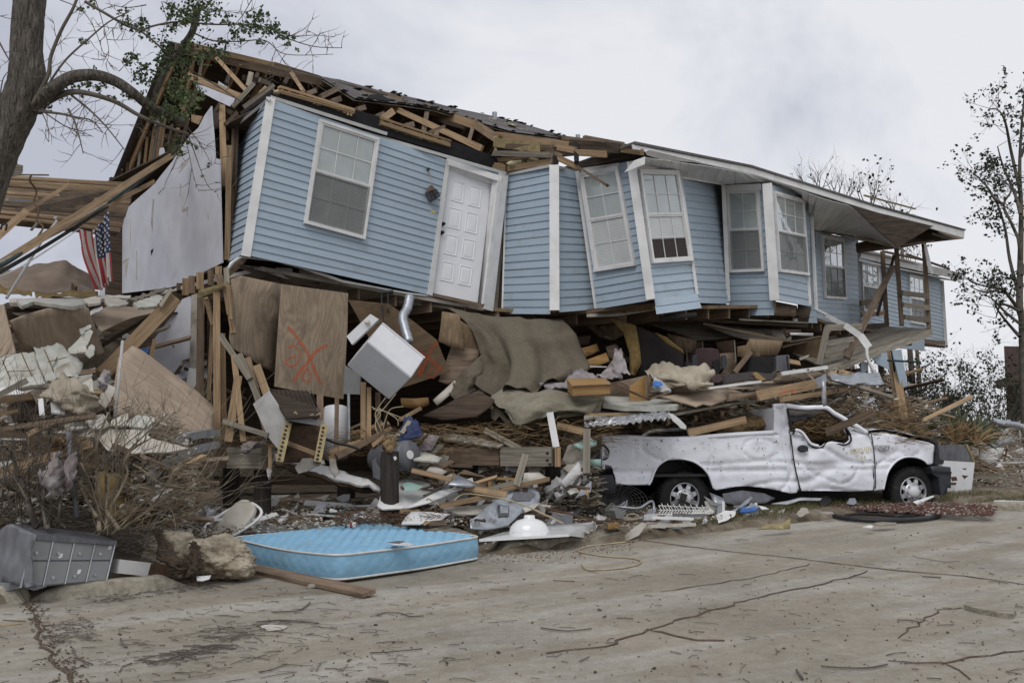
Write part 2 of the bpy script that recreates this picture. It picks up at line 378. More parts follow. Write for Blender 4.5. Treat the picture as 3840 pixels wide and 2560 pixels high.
def spray():
 m = bpy.data.materials.new('spray'); m.use_nodes = True; t = m.node_tree; bs = t.nodes['Principled BSDF']; bs.inputs['Base Color'].default_value = (.62, .13, .05, 1); bs.inputs['Roughness'].default_value = .9
 tc = t.nodes.new('ShaderNodeTexCoord'); n = t.nodes.new('ShaderNodeTexNoise'); n.inputs['Scale'].default_value = 26; n.inputs['Detail'].default_value = 6; n.inputs['Roughness'].default_value = .7
 r = t.nodes.new('ShaderNodeMapRange'); r.inputs[1].default_value = .36; r.inputs[2].default_value = .62; r.inputs[3].default_value = .08; r.inputs[4].default_value = .7; t.links.new(tc.outputs['Object'], n.inputs[0]); t.links.new(n.outputs[0], r.inputs[0]); t.links.new(r.outputs[0], bs.inputs['Alpha']); MT['spray'] = m
spray()
# ================================================================ SETTING
def smooth(t):t = max(0, min(1,t)); return t*t*(3-2*t)
def kerb_s(x, y):return((y-11.05)-.64*x)/1.187
def hgt(x, y):
 s = kerb_s(x, y)
 if s<0:return rz(y)
 h = rz(y)+.11*smooth(s/.25)+(.16*smooth((s-.3)/2.2))*(1-smooth((x-.5)/2.5))
 h+=(.5*smooth((-4.0-x)/1.2)*smooth((y-10.2)/1.5)+2.0*smooth((-4.9-x)/1.0)*smooth((y-12.2)/1.6))*(1-smooth((y-19)/6))
 if-3.9<x<.2:h = rz(y)+(h-rz(y))*max(smooth((s-.9)/1.3), smooth((-3.3-x)/.5), smooth((x+.4)/.5))
 return h+.02*fbm(V((x*1.3,y*1.3,0)))*smooth(s/.3)
def road_mat():
 m = bpy.data.materials.new('road'); m.use_nodes = True; t = m.node_tree; ns = t.nodes; lk = t.links.new; bs = ns['Principled BSDF']
 bs.inputs['Roughness'].default_value = .92; bs.inputs['Specular IOR Level'].default_value = .2
 tc = ns.new('ShaderNodeTexCoord'); mp = ns.new('ShaderNodeMapping'); mp.vector_type = 'TEXTURE'; mp.inputs['Rotation'].default_value = (0, 0, math.radians(36)); mp.inputs['Scale'].default_value = (4.2, .75, 1)
 lk(tc.outputs['Object'], mp.inputs[0])
 def nz(vec, sc, d=6, r=.6, dist=0):
  n = ns.new('ShaderNodeTexNoise'); n.inputs['Scale'].default_value = sc; n.inputs['Detail'].default_value = d; n.inputs['Roughness'].default_value = r; n.inputs['Distortion'].default_value = dist; lk(vec, n.inputs[0]); return n.outputs[0]
 def ramp(f, a, b, ca, cb):
  r = ns.new('ShaderNodeValToRGB'); r.color_ramp.elements[0].position = a; r.color_ramp.elements[1].position = b; r.color_ramp.elements[0].color = (*ca, 1); r.color_ramp.elements[1].color = (*cb, 1); lk(f, r.inputs[0]); return r.outputs[0]
 def mix(f, a, b, mode='MIX'):
  x = ns.new('ShaderNodeMix'); x.data_type = 'RGBA'; x.blend_type = mode
  if isinstance(f, float):x.inputs[0].default_value = f
  else:lk(f, x.inputs[0])
  lk(a, x.inputs[6]); lk(b, x.inputs[7]); return x.outputs[2]
 base = ramp(nz(tc.outputs['Object'],.8,7), .36, .64, (.295,.286,.258), (.39,.378,.345))
 streak = ramp(nz(mp.outputs[0],1.1,7,.62,.5), .44, .62, (.78,.73,.66), (1.04,1.03,1.02))
 c = mix(.95, base, streak, 'MULTIPLY')
 fine = ramp(nz(tc.outputs['Object'],75,4,.7), .35, .65, (.80,.79,.77), (1.12,1.12,1.12)); c = mix(.85, c, fine, 'MULTIPLY')
 med = ramp(nz(tc.outputs['Object'],9,6,.7), .40, .60, (.86,.83,.79), (1.05,1.05,1.05)); c = mix(.8, c, med, 'MULTIPLY')
 sp = ramp(nz(tc.outputs['Object'],21,3,.5), .70, .75, (1,1,1), (.65,.6,.54)); c = mix(.6, c, sp, 'MULTIPLY')
 lk(c, bs.inputs['Base Color']); bp = ns.new('ShaderNodeBump'); bp.inputs['Strength'].default_value = .5; bp.inputs['Distance'].default_value = .012
 lk(nz(tc.outputs['Object'],45,6,.75), bp.inputs['Height']); lk(bp.outputs[0], bs.inputs['Normal']); MT['road'] = m
road_mat()
o = link('terrain', mesh([(x,y,z) for y,z in((-60,-.05),(10,-.05),(22,.36),(1200,.36)) for x in(-700,700)],[(0,1,3,2),(2,3,5,4),(4,5,7,6)]), 'soil'); tag(o, kind='structure')
def grid_obj(name, x0, x1, y0, y1, st, zf, matn, keep=None):
 nx = int((x1-x0)/st)+1; ny = int((y1-y0)/st)+1; vs = []; fs = []
 for j in range(ny):
  for i in range(nx):x = x0+i*st; y = y0+j*st; vs.append((x,y,zf(x,y)))
 for j in range(ny-1):
  for i in range(nx-1):
   a = j*nx+i
   if keep is None or keep(*vs[a][:2]):fs.append((a,a+1,a+nx+1,a+nx))
 o = link(name, mesh(vs,fs), matn, smooth=True); return tag(o, kind='structure')
grid_obj('road', -30, 44, -6, 52, .5, lambda x, y:rz(y)+(.004 if kerb_s(x,y)<.6 else-.02), 'road', keep=lambda x, y:kerb_s(x,y)<1.2)
grid_obj('verge', -16, 34, 6, 46, .2, lambda x, y:hgt(x,y) if kerb_s(x,y)>.1 else rz(y)-.05, 'soil', keep=lambda x, y:kerb_s(x,y)>-.2)
def strip(name, pts, w, z=.009, matn='mulch', wob=.02, st=.12):
 q = []
 for i in range(len(pts)-1):
  m = max(1, int((pts[i+1]-pts[i]).length/st))
  for j in range(m):q.append(lerp(pts[i],pts[i+1],j/m)+V((random.uniform(-wob,wob),random.uniform(-wob,wob),0)))
 q.append(pts[-1]); vs = []; fs = []
 for i, p in enumerate(q):
  t = (q[min(i+1,len(q)-1)]-q[max(i-1,0)]).normalized(); s = V((-t.y,t.x,0)); ww = w*random.uniform(.12, .6)/2
  vs+=[(p.x+s.x*ww,p.y+s.y*ww,rz(p.y)+z), (p.x,p.y,rz(p.y)+z+w*.15), (p.x-s.x*ww,p.y-s.y*ww,rz(p.y)+z)]
 for i in range(len(q)-1):a = 3*i; fs+=[(a,a+1,a+4,a+3), (a+1,a+2,a+5,a+4)]
 o = link(name, mesh(vs,fs), matn); return tag(o, kind='structure')
crop('N')
strip('road_joint', [G(620,155),G(1000,205),G(1300,235),G(1700,285),G(2080,318),G(2352,358)], .045)
strip('road_crack', [G(1640,295),G(1560,325),G(1400,360),G(1200,400),G(950,470),G(700,545),G(640,565)], .05, wob=.03)
strip('road_crack', [G(640,565),G(560,595),G(480,630),G(370,655),G(180,670)], .05, wob=.04)
strip('road_crack', [G(640,565),G(760,590),G(860,608),G(990,612)], .05, wob=.03)
strip('road_crack', [G(1380,262),G(1200,310),G(1000,345),G(700,390)], .03, wob=.03)
strip('road_crack', [G(1980,712),G(2100,690),G(2250,668),G(2352,660)], .04, wob=.03)
strip('road_crack', [G(1740,708),G(1850,712),G(1980,712),G(2060,745),G(2110,790)], .035, wob=.02)
strip('road_crack', [G(2080,462),G(1980,475),G(1900,520),G(1780,600)], .035, wob=.03)
strip('road_crack', [G(1830,225),G(1990,252),G(2060,250)], .03, wob=.03)
crop('M')
strip('road_joint', [G(125,310),G(165,420),G(205,520),G(270,620),G(345,700),G(420,800)], .06, wob=.03)
strip('road_joint', [G(0,407),G(120,412)], .03)
strip('yellow_paint', [G(-60,440),G(10,432),G(105,421)], .07, z=.008, matn='yellowwood', wob=.004)
def kerb(pts, w=.16, hh=.135, ends=.25):
 pts = [V((p.x,p.y,0)) for p in pts]; q = []
 for i in range(len(pts)-1):
  m = max(1, int((pts[i+1]-pts[i]).length/.12))
  q+=[lerp(pts[i],pts[i+1],j/m) for j in range(m)]
 q.append(pts[-1]); L = [0]
 for i in range(1, len(q)):L.append(L[-1]+(q[i]-q[i-1]).length)
 mb = MB(); prof = [(0,-.03), (.012,.5), (.03,.86), (.06,.98), (w,1), (w+.02,.8), (w+.03,-.03)]
 for i, p in enumerate(q):
  t = (q[min(i+1,len(q)-1)]-q[max(i-1,0)]).normalized(); s = V((-t.y,t.x,0)); h = hh*min(1, smooth(min(L[i],L[-1]-L[i])/ends)*.93+.07)
  for(a, b) in prof:mb.v.append(p+s*(a+random.uniform(-.006,.006))+V((0,0,rz(p.y)+(b*h+random.uniform(-.004,.004)) if b>0 else-.03)))
 k = len(prof)
 for i in range(len(q)-1):
  for j in range(k-1):a = i*k+j; mb.f.append((a,a+1,a+k+1,a+k)); mb.m.append(0)
 mb.f+=[tuple(range(k)), tuple((len(q)-1)*k+j for j in range(k))[::-1]]; mb.m+=[0, 0]
 return tag(mb.build('kerb','kerb',smooth=False), kind='structure')
crop('M'); kerb([G(125,318),G(300,310),G(560,285),G(720,272),G(880,247)])
kerb([G(-200,300),G(-60,316),G(50,330),G(100,330)], ends=.1)
crop('N'); kerb([G(-30,215),G(180,197),G(380,172),G(560,150)], ends=.15)
kerb([G(590,150),G(700,130),G(800,116)], w=.22, ends=.12)
crop('K'); kerb([G(1020,752),G(1100,735),G(1260,700),G(1500,668)], hh=.09)
crop('U'); kerb([G(800,1502),G(930,1500),G(1200,1512),G(1600,1530)], w=.2, ends=.05)
# ================================================================ THE COLLAPSED HOUSE
crop('O')
HL = P(600, 700, 15); house = thing('collapsed_house', 'long blue sided two storey building slumped on its crushed ground floor', 'house', (HL.x,HL.y,0))
crop('Q')
def part(o, k=None):
 if k:o['kind'] = k
 return o
def hb(x1, y1, d1, x2, y2, d2, w, m='pine', name='rafter', t=.045, par=None, **k):
 a = P(x1, y1, d1); b = P(x2, y2, d2)
 return board(a, b, sz(w,(d1+d2)/2), t, m, name, par or house, **k)
def hs(xy, dl, dr, tilt, m, name='panel', th=.013, par=None, **k):return sheet(xy, dl, dr, tilt, th, m, name, par or house, **k)
class Quad:
 def __init__(s, c, fix=1):
  s.p = [q if isinstance(q,V) else P(*q) for q in c]; pl = PL(s.p[3], s.p[2], s.p[0]); s.n = pl.n
  if fix==0:pl = PL(s.p[3], s.p[2], s.p[1]); s.n = pl.n
  if isinstance(c[fix], V):r = (c[fix]-CAM)
  else:r = ray(c[fix][0], c[fix][1])
  s.p[fix] = CAM+r*((pl.o-CAM).dot(pl.n)/r.dot(pl.n))
 def at(s, u, v, h=0):return lerp(lerp(s.p[0],s.p[1],u), lerp(s.p[3],s.p[2],u), v)+s.n*h
def quadmesh(c, n, th, m, name, par, hh=(0,0)):
 """thin slab through four world points, front pushed out hh[0] at top, hh[1] at bottom"""
 f = [c[0]+n*hh[0], c[1]+n*hh[0], c[2]+n*hh[1], c[3]+n*hh[1]]; o0 = sum(c, V((0,0,0)))/4
 ex = (c[2]-c[3]).normalized(); ey = n.cross(ex); M = frame(o0, ex, ey, n); Mi = M.inverted()
 vs = [Mi@p for p in f]+[Mi@(p-n*th) for p in f]
 fs = [(3,2,1,0), (4,5,6,7), (0,1,5,4), (1,2,6,5), (2,3,7,6), (3,0,4,7)]
 return place(link(name,mesh(vs,fs),m,par), M)
def wall(c, n, par=None, th=.11, back='old_pine', fix=1):
 par = par or house; q = Quad(c, fix); cs = [q.at(0,0), q.at(1,0), q.at(1,1), q.at(0,1)]
 w = quadmesh([q.at(.0,0,-.001),q.at(1,0,-.001),q.at(1,.985,-.001),q.at(0,.985,-.001)], q.n, th, back, 'wall', par)
 for i in range(n):
  t0 = i/n; t1 = (i+1.10)/n
  if i==n-1:t1 = 1
  j = random.uniform(-.002, .002)
  quadmesh([q.at(0,t0),q.at(1,t0),q.at(1,t1),q.at(0,t1)], q.n, .0025, 'siding', 'siding_board', w, (.005,.021+j))
 return q, w
def trim(a, b, w, m='white', name='corner_trim', t=.05, par=None, n=None, h=.02):
 A = P(*a) if not isinstance(a, V) else a; B = P(*b) if not isinstance(b, V) else b
 if n is None:n = (CAM-(A+B)/2).normalized()
 return board(A+n*h, B+n*h, w, t, m, name, par or house, nrm=n)
def window(q, c, cols=3, rows=2, open_=0, par=None, screen=True):
 """q: wall Quad; c: TL TR BR BL of the outer frame in pixels, on the wall's plane"""
 par = par or house; pl = PL(q.p[3], q.p[2], q.p[0]); pts = [pl.hit(*p) for p in c]; w = Quad(pts); w.n = q.n
 W_ = (pts[1]-pts[0]).length; H_ = (pts[3]-pts[0]).length; n = q.n; fw = .045; su = fw/W_; sv = fw/H_
 def bars(name, mm, lst, pr):
  mb = MB()
  for(u0, v0, u1, v1, wd, h, t) in lst:mb.bar(w.at(u0,v0,h), w.at(u1,v1,h), wd, t, n)
  return mb.build(name, mm, pr)
 fr = bars('window', 'white', [(0,sv/2,1,sv/2,fw,.045,.06),(0,1-sv/2,1,1-sv/2,fw*1.1,.047,.066),(su/2,0,su/2,1,fw,.044,.056),(1-su/2,0,1-su/2,1,fw,.044,.056)], par)
 quadmesh([w.at(.01,.01),w.at(.99,.01),w.at(.99,.99),w.at(.01,.99)], n, .002, 'blind', 'reveal', fr, (.026,.026))
 if open_:quadmesh([w.at(.03,.985-open_),w.at(.97,.985-open_),w.at(.97,.97),w.at(.03,.97)], n, .002, 'carpet_dark', 'opening_shade_sheet', fr, (.030,.030))  # dark sheet stands in for the shaded room behind the open sash
 u0 = su*1.0; u1 = 1-su*1.0; v0 = sv; v1 = 1-sv; mid = .49
 vb = lerp(v0, v1, 1-open_); mb = MB(); k = int((vb-v0)*H_/.024)
 for i in range(k):
  v = v0+(vb-v0)*(i+.5)/k; dr = random.uniform(-.0008, .0008); hh = .030
  ang = n*.0025+(w.at(.5,1)-w.at(.5,0)).normalized()*.0128
  a = w.at(u0+.01, v+dr, hh+.004); b = w.at(u1-.01, v-dr, hh+.004)
  mb.add([a-ang,b-ang,b+ang,a+ang], [(0,1,2,3)])
 mb.build('blind', 'blind', fr)['kind'] = 'stuff'
 for si, (a, b, h) in enumerate([(v0,mid,.052),(mid,v1,.045)]):
  sw = .028; uu = sw/W_; vv = sw/H_; L = [(u0,a+vv/2,u1,a+vv/2,sw,h,.018), (u0,b-vv/2,u1,b-vv/2,sw*1.2,h,.02), (u0+uu/2,a,u0+uu/2,b,sw,h-.001,.017), (u1-uu/2,a,u1-uu/2,b,sw,h-.001,.017)]
  for i in range(1, cols):L.append((lerp(u0,u1,i/cols),a,lerp(u0,u1,i/cols),b,.013,h-.004,.008))
  for i in range(1, rows):L.append((u0,lerp(a,b,i/rows),u1,lerp(a,b,i/rows),.013,h-.005,.008))
  bars('sash', 'white', L, fr)
  for i in range(cols):
   for j in range(rows):
    if open_ and si==1 and j==rows-1:continue
    ua, ub = lerp(u0, u1, i/cols), lerp(u0, u1, (i+1)/cols); va, vc = lerp(a, b, j/rows), lerp(a, b, (j+1)/rows)
    e = .004/W_; quadmesh([w.at(ua+e,va+e),w.at(ub-e,va+e),w.at(ub-e,vc-e),w.at(ua+e,vc-e)], n, .0015, 'glass', 'pane', fr, (h-.010,h-.010))
 if screen and not open_:quadmesh([w.at(u0,mid+.01),w.at(u1,mid+.01),w.at(u1,v1),w.at(u0,v1)], n, .0005, 'screen', 'insect_screen', fr, (.066,.066))
 return fr, w
def screen_mat():
 m = bpy.data.materials.new('screen'); m.use_nodes = True; t = m.node_tree; t.nodes.clear(); o = t.nodes.new('ShaderNodeOutputMaterial')
 a = t.nodes.new('ShaderNodeBsdfTransparent'); b = t.nodes.new('ShaderNodeBsdfDiffuse'); b.inputs[0].default_value = (.05, .055, .055, 1)
 x = t.nodes.new('ShaderNodeMixShader'); x.inputs[0].default_value = .24; t.links.new(a.outputs[0], x.inputs[1]); t.links.new(b.outputs[0], x.inputs[2]); t.links.new(x.outputs[0], o.inputs[0]); MT['screen'] = m
screen_mat()
crop('R')
TRd = (600, 172, 15.55); BRd = (462, 1312, 15.35)
a1 = P(*TRd); a2 = P(*BRd)
crop('Q')
fr0, fw0 = wall([(398,60,13.5),a1,a2,(190,1365,13.35)], 20)
wall([(120,238,14.8),(345,58,13.5),(135,1360,13.35),(20,1420,14.6)], 20, fix=0)
trim((372,42,13.5), (160,1368,13.35), .13, t=.03, h=.03)
trim((372,33,13.5), P(*(1344,340,14.65)), .05, name='top_trim', t=.035)
window(fr0, [(768,222),(1268,385),(1145,1232),(638,1095)])
crop('R')
trim((-70,-50,14.65), (1110,292,16.0), .05, name='top_trim', t=.035)
qs = Quad([(640,160,15.55),(1062,297,15.95),(1055,328,15.95),(630,190,15.55)])
quadmesh([qs.at(0,0),qs.at(1,0),qs.at(1,1),qs.at(0,1)], qs.n, .02, 'siding', 'siding_board', fw0, (.01,.01))
dn = fr0.n
trim((612,185,15.55), (466,1315,15.35), .085, name='door_casing', n=dn, h=.02)
trim((605,195,15.55), (1065,345,15.95), .10, name='door_casing', n=dn, h=.023)
trim((1090,300,15.98), (960,1440,15.78), .20, name='door_casing', n=dn, h=.0)
trim((1045,350,15.95), (915,1395,15.75), .075, name='door_casing', n=dn, h=.04)
D_ = Quad([(628,262,15.62),(1002,375,15.98),(885,1378,15.78),(488,1298,15.40)]); D_.n = dn
door = quadmesh([D_.at(0,0,-.03),D_.at(1,0,-.03),D_.at(1,1,-.03),D_.at(0,1,-.03)], dn, .04, 'door_white', 'door', house)
hs([(998,340),(1050,355),(925,1398),(880,1380)], 15.98, 15.9, 0, 'white', 'jamb', .02)
hs([(628,225),(1040,350),(1005,385),(628,268)], 15.66, 16.0, 0, 'white', 'jamb', .02)
dw = (D_.at(1,.5)-D_.at(0,.5)).length; dh = (D_.at(.5,1)-D_.at(.5,0)).length
for r_, (v0, v1) in enumerate([(.065,.235),(.285,.455),(.505,.67),(.725,.885)]):
 for(u0, u1) in((.15,.43), (.53,.81)):
  mb = MB(); h = -.03; iu = .028/dw; iv = .028/dh
  O = [(u0,v0), (u1,v0), (u1,v1), (u0,v1)]; I = [(u0+iu,v0+iv), (u1-iu,v0+iv), (u1-iu,v1-iv), (u0+iu,v1-iv)]; I2 = [(u0+iu*2,v0+iv*2), (u1-iu*2,v0+iv*2), (u1-iu*2,v1-iv*2), (u0+iu*2,v1-iv*2)]
  ring = [(O,.001), ([(u0+iu*.4,v0+iv*.4),(u1-iu*.4,v0+iv*.4),(u1-iu*.4,v1-iv*.4),(u0+iu*.4,v1-iv*.4)],.012), (I,.002), (I2,.009)]
  for L, z in ring:mb.v+=[D_.at(u,v,h+z) for u, v in L]
  for k in range(3):
   for i in range(4):mb.f.append((4*k+i,4*k+(i+1)%4,4*k+4+(i+1)%4,4*k+4+i)); mb.m.append(0)
  mb.f.append((12,13,14,15)); mb.m.append(0); mb.build('door_panel', 'door_white', door)
for(u, v, r) in((.045,.44,.032), (.045,.51,.034)):
 mb = MB(); c = D_.at(u, v, -.03); mb.tube([c,c+dn*.02,c+dn*.025,c+dn*.06,c+dn*.085], [r,r,r*.35,r*.9,r*.5], 12); mb.build('handle' if v>.5 else 'lock', 'black', door, smooth=True)
hb(500, 1310, 15.4, 920, 1400, 15.75, 28, 'old_pine', 'sill', .09)
hs([(1105,300),(1112,420),(1090,700),(1080,1000),(1060,1200),(1045,1420),(975,1425),(1000,1200),(1040,900),(1080,600)], 16.2, 16.3, 0, 'gyp', 'torn_drywall', .015)
hb(1100, 320, 16.5, 1060, 1420, 16.4, 40, 'old_pine', 'stud'); hb(1085, 750, 16.35, 1080, 900, 16.35, 26, 'pine', 'block')
q_ = P(493, 618, 15.2); mb = MB(); mb.box(q_+dn*.03, (D_.at(1,0)-D_.at(0,0)).normalized()*.035, V((0,0,.014)), dn*.012); mb.build('doorbell', 'yellow', house)
crop('C')
p1, _ = wall([(192,408,16.2),(518,338,15.3),(522,1428,15.1),(163,1425,16.0)], 19)
trim((190,402,16.2), (520,335,15.3), .045, name='top_trim'); trim((194,408,16.2), (163,1425,16), .03)
trim((545,335,15.2), (548,1398,15.05), .155, t=.06, h=.03)
p2, _ = wall([(572,350,15.3),(708,380,15.8),(852,1392,15.6),(575,1414,15.1)], 19)
trim((575,345,15.25), (705,378,15.75), .045, name='top_trim')
trim((715,378,15.5), (857,1388,15.3), .07, t=.05)
p3, _ = wall([(730,385,15.4),(1090,305,14.6),(1245,1328,14.45),(864,1390,15.2)], 19)
window(p3, [(748,395),(1030,340),(1155,1072),(860,1118)], 2, 2, screen=False)
hs([(735,355),(1020,315),(1030,385),(760,420)], 15.3, 14.75, 0, 'white', 'header', .03)
trim((1112,310,14.45), (1255,1318,14.3), .135, t=.07, h=.04)
p4, _ = wall([(1128,330,14.55),(1450,330,15.45),(1596,1282,15.2),(1275,1320,14.35)], 17)
qf = Quad([(1275,1318,14.35),(1590,1280,15.2),(1620,1387,15.0),(1288,1434,14.2)])
for i in range(2):quadmesh([qf.at(0,i/2),qf.at(1,i/2),qf.at(1,(i+1)/2),qf.at(0,(i+1)/2)], qf.n, .003, 'siding', 'siding_board', _, (.02,.03))
window(p4, [(1150,372),(1436,380),(1540,1040),(1248,1060)], 3, 2, open_=.24)
hs([(1140,318),(1440,325),(1445,378),(1150,372)], 14.5, 15.4, 0, 'white', 'header', .03)
trim((1462,335,15.45), (1597,1285,15.15), .05, t=.05)
p5, _ = wall([(1478,425,15.9),(1778,475,17.7),(1825,1352,17.55),(1598,1345,15.7)], 17)
trim((1478,418,15.9), (1778,470,17.7), .045, name='top_trim')
trim((1790,478,17.7), (1825,1332,17.55), .075, t=.06)
p6, _ = wall([(1800,480,17.8),(2092,470,17.35),(2165,1435,17.2),(1838,1440,17.7)], 17)
window(p6, [(1812,520),(2058,512),(2098,1115),(1842,1125)], 2, 2)
hs([(1805,478),(2060,468),(2060,515),(1812,522)], 17.7, 17.3, 0, 'white', 'header', .03)
crop('D')
trim((100,248,17.2), (137,818,17.1), .17, t=.07, h=.04)
p7, _ = wall([(116,250,17.3),(265,290,18.8),(305,848,18.7),(150,818,17.2)], 15)
window(p7, [(122,286),(266,326),(290,698),(148,680)], 3, 2)
hs([(118,252),(262,285),(264,326),(122,288)], 17.3, 18.8, 0, 'white', 'header', .03)
trim((268,292,18.75), (308,842,18.7), .085, t=.05)
p8, _ = wall([(284,358,19.2),(318,366,19.9),(342,930,19.9),(300,928,19.2)], 17)
trim((314,360,19.8), (340,868,19.8), .085, t=.06)
p9, _ = wall([(333,478,20.4),(540,522,24.4),(560,938,24.3),(340,930,20.3)], 17)
window(p9, [(360,498),(462,516),(476,815),(374,808)], 3, 2)
trim((536,518,24.2), (556,938,24.2), .10, t=.06)
p10, _ = wall([(545,580,25.0),(955,720,32.5),(975,1030,32.5),(562,935,25.0)], 17)
window(p10, [(553,628),(636,648),(650,880),(562,870)], 3, 2)
window(p10, [(787,690),(862,708),(872,942),(798,928)], 3, 2)
trim((958,722,32.3), (978,1050,32.3), .10, t=.06)
quadmesh([P(745,1018,27),P(872,1005,30),P(872,1065,30),P(750,1052,27)], p10.n, .05, 'siding', 'siding_board', _, (0,0))
hb(872, 1018, 30, 970, 1028, 32, 22, 'old_pine', 'joist'); hb(872, 1036, 30, 968, 1046, 32, 14, 'dark_wood', 'joist')
crop('O')
ax = V((1,.93,0)).normalized(); nin = V((-ax.y,ax.x,0))
A_ = P(600, 600, 13.9); A_.z = 0
def slabw(pts, th, m, name):
 n = (pts[1]-pts[0]).cross(pts[3]-pts[0]).normalized()
 return quadmesh(pts, n, th, m, name, house)
fl = [P(600,612,13.9), P(1110,705,15.9), P(1275,715,15.6), P(1500,702,15.2), P(1790,700,17.9), P(1900,738,20.6), P(2105,775,26)]
for i in range(len(fl)-1):
 a, b = fl[i], fl[i+1]; k = 6.2
 quadmesh([a+nin*k,b+nin*k,b,a], V((0,0,1)), .06, 'ply_dark' if i else 'gyp', 'subfloor', house, (0,0))
 m = max(2, int((b-a).length/.6))
 for j in range(m):
  q = lerp(a, b, (j+.5)/m)+V((0,0,-.14)); board(q+nin*.05, q+nin*6.0, .18, .04, 'old_pine', 'joist', house, nrm=ax)
bk = [p+nin*6.1 for p in fl]
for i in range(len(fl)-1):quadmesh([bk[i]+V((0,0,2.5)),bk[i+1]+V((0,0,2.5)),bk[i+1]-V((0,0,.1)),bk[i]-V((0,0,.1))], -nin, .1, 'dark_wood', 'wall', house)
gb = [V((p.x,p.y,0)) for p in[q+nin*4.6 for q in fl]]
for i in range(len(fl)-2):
 zt = fl[i].z; quadmesh([gb[i]+V((0,0,fl[i].z)),gb[i+1]+V((0,0,fl[i+1].z)),gb[i+1],gb[i]], -nin, .1, 'dark_wood', 'wall', house)  # ground floor back wall, dark backing put in to keep sky light out
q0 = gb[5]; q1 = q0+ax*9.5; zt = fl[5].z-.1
quadmesh([q0+V((0,0,zt)),q1+V((0,0,zt)),q1,q0], -nin, .1, 'dark_wood', 'wall', house)  # dark backdrop added past the back wall to close the sky gap
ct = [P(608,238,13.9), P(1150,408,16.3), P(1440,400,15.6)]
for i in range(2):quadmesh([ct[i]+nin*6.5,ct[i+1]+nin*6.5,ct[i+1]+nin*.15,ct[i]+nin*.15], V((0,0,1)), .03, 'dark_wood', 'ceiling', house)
RA = P(400, 100, 17); RB = P(1330, 322, 24.7); RC = P(272, 412, 20.2); RD = RC+(RB-RA)
rn = (RB-RA).cross(RC-RA).normalized()
if rn.z<0:rn = -rn
quadmesh([RA,RB,RD,RC], rn, .02, 'dark_wood', 'roof', house); quadmesh([RA-ax*.1,RB,RD,RC-ax*.1], rn, .02, 'shingle', 'roof', house, (.03,.03))
for i in range(19):
 t = (i+.15)/18.5; board(lerp(RA,RB,t)-rn*.09, lerp(RC,RD,t)-rn*.09, .13, .04, 'old_pine' if i>3 else 'pine', 'rafter', house, nrm=(RB-RA))
board(RA-rn*.1, RB-rn*.1, .16, .05, 'old_pine', 'ridge_beam', house)
board(RC-rn*.14, RD-rn*.14, .16, .05, 'old_pine', 'rafter', house)
crop('S')
for(x1, y1, x2, y2, w, m, d) in[(150,1400,135,1568,18,'old_pine',19.8), (225,1150,185,1500,22,'old_pine',19.6), (275,1000,240,1180,20,'old_pine',19.5), (330,940,300,1150,22,'old_pine',19.4),
(370,940,290,1500,26,'gray_wood',19.2), (400,1080,360,1440,26,'pine',19.0), (470,980,400,1450,30,'pine',18.8), (500,960,430,1440,28,'gray_wood',18.7), (540,930,480,1350,32,'pine',18.5), (575,870,525,1290,26,'pine',18.3),
(640,970,600,1180,28,'gray_wood',18), (700,1000,650,1200,30,'pine',17.8), (860,300,800,640,26,'pine',17.2), (755,330,720,560,18,'pine',17.4), (945,290,850,760,30,'gray_wood',17.1), (830,370,740,900,30,'pine',17.3), (800,900,740,1120,34,'pine',17),
(910,470,840,760,34,'gray_wood',16.9), (240,1350,200,1510,22,'gray_wood',19.9), (310,1130,240,1500,20,'old_pine',19.7), (200,1250,185,1400,20,'old_pine',19.7)]:
 hb(x1, y1, d, x2, y2, d+.3, w, m, 'stud')
hs([(500,520),(590,540),(570,820),(560,900),(470,980),(455,900),(480,700)], 18.7, 18.2, 0, 'drywall', 'drywall_panel')
hs([(520,1190),(560,1185),(570,1230),(540,1300),(505,1300)], 18.1, 18.1, 0, 'drywall', 'drywall_panel')
hb(385, 1035, 19, 600, 1075, 18.6, 34, 'old_pine', 'beam'); hb(760, 490, 17, 700, 640, 17, 20, 'pine')
for(x1, y1, d1, x2, y2, d2, w, m) in[(790,175,16.7,1680,385,18.6,52,'pine'), (1640,375,18.5,2091,510,19.4,58,'pine'), (1080,310,16.9,1370,630,15.3,40,'pine'), (1810,455,18.2,1940,650,15.5,38,'pine'),
(800,480,17,1320,690,15.4,62,'pine'), (1440,560,15.3,1230,790,15.0,44,'gray_wood'), (1415,455,15.8,1385,590,15.6,50,'gray_wood'), (1640,570,15.0,1340,790,14.9,42,'gray_wood'), (1640,620,14.6,1320,850,14.9,30,'old_pine'),
(1340,500,15.8,1600,545,16.6,50,'dark_wood'), (1500,520,15.4,1600,560,15.6,46,'gray_wood'), (1560,600,15.9,1500,660,15.4,44,'pine'), (1240,370,18.5,1170,560,16.5,36,'dark_wood'), (1500,410,18.8,1440,560,17,38,'dark_wood'), (1790,470,19,1740,560,17.5,40,'dark_wood')]:
 hb(x1, y1, d1, x2, y2, d2, w, m)
hs([(840,535),(1260,705),(1220,790),(1090,730),(900,630)], 16.8, 15.2, .4, 'drywall', 'drywall_panel')
hs([(1095,535),(1200,600),(1150,610),(1090,580)], 16.8, 16.4, .1, 'drywall', 'drywall_panel')
hs([(830,860),(940,880),(900,960),(830,930)], 16.2, 15.9, .1, 'pine', 'block')
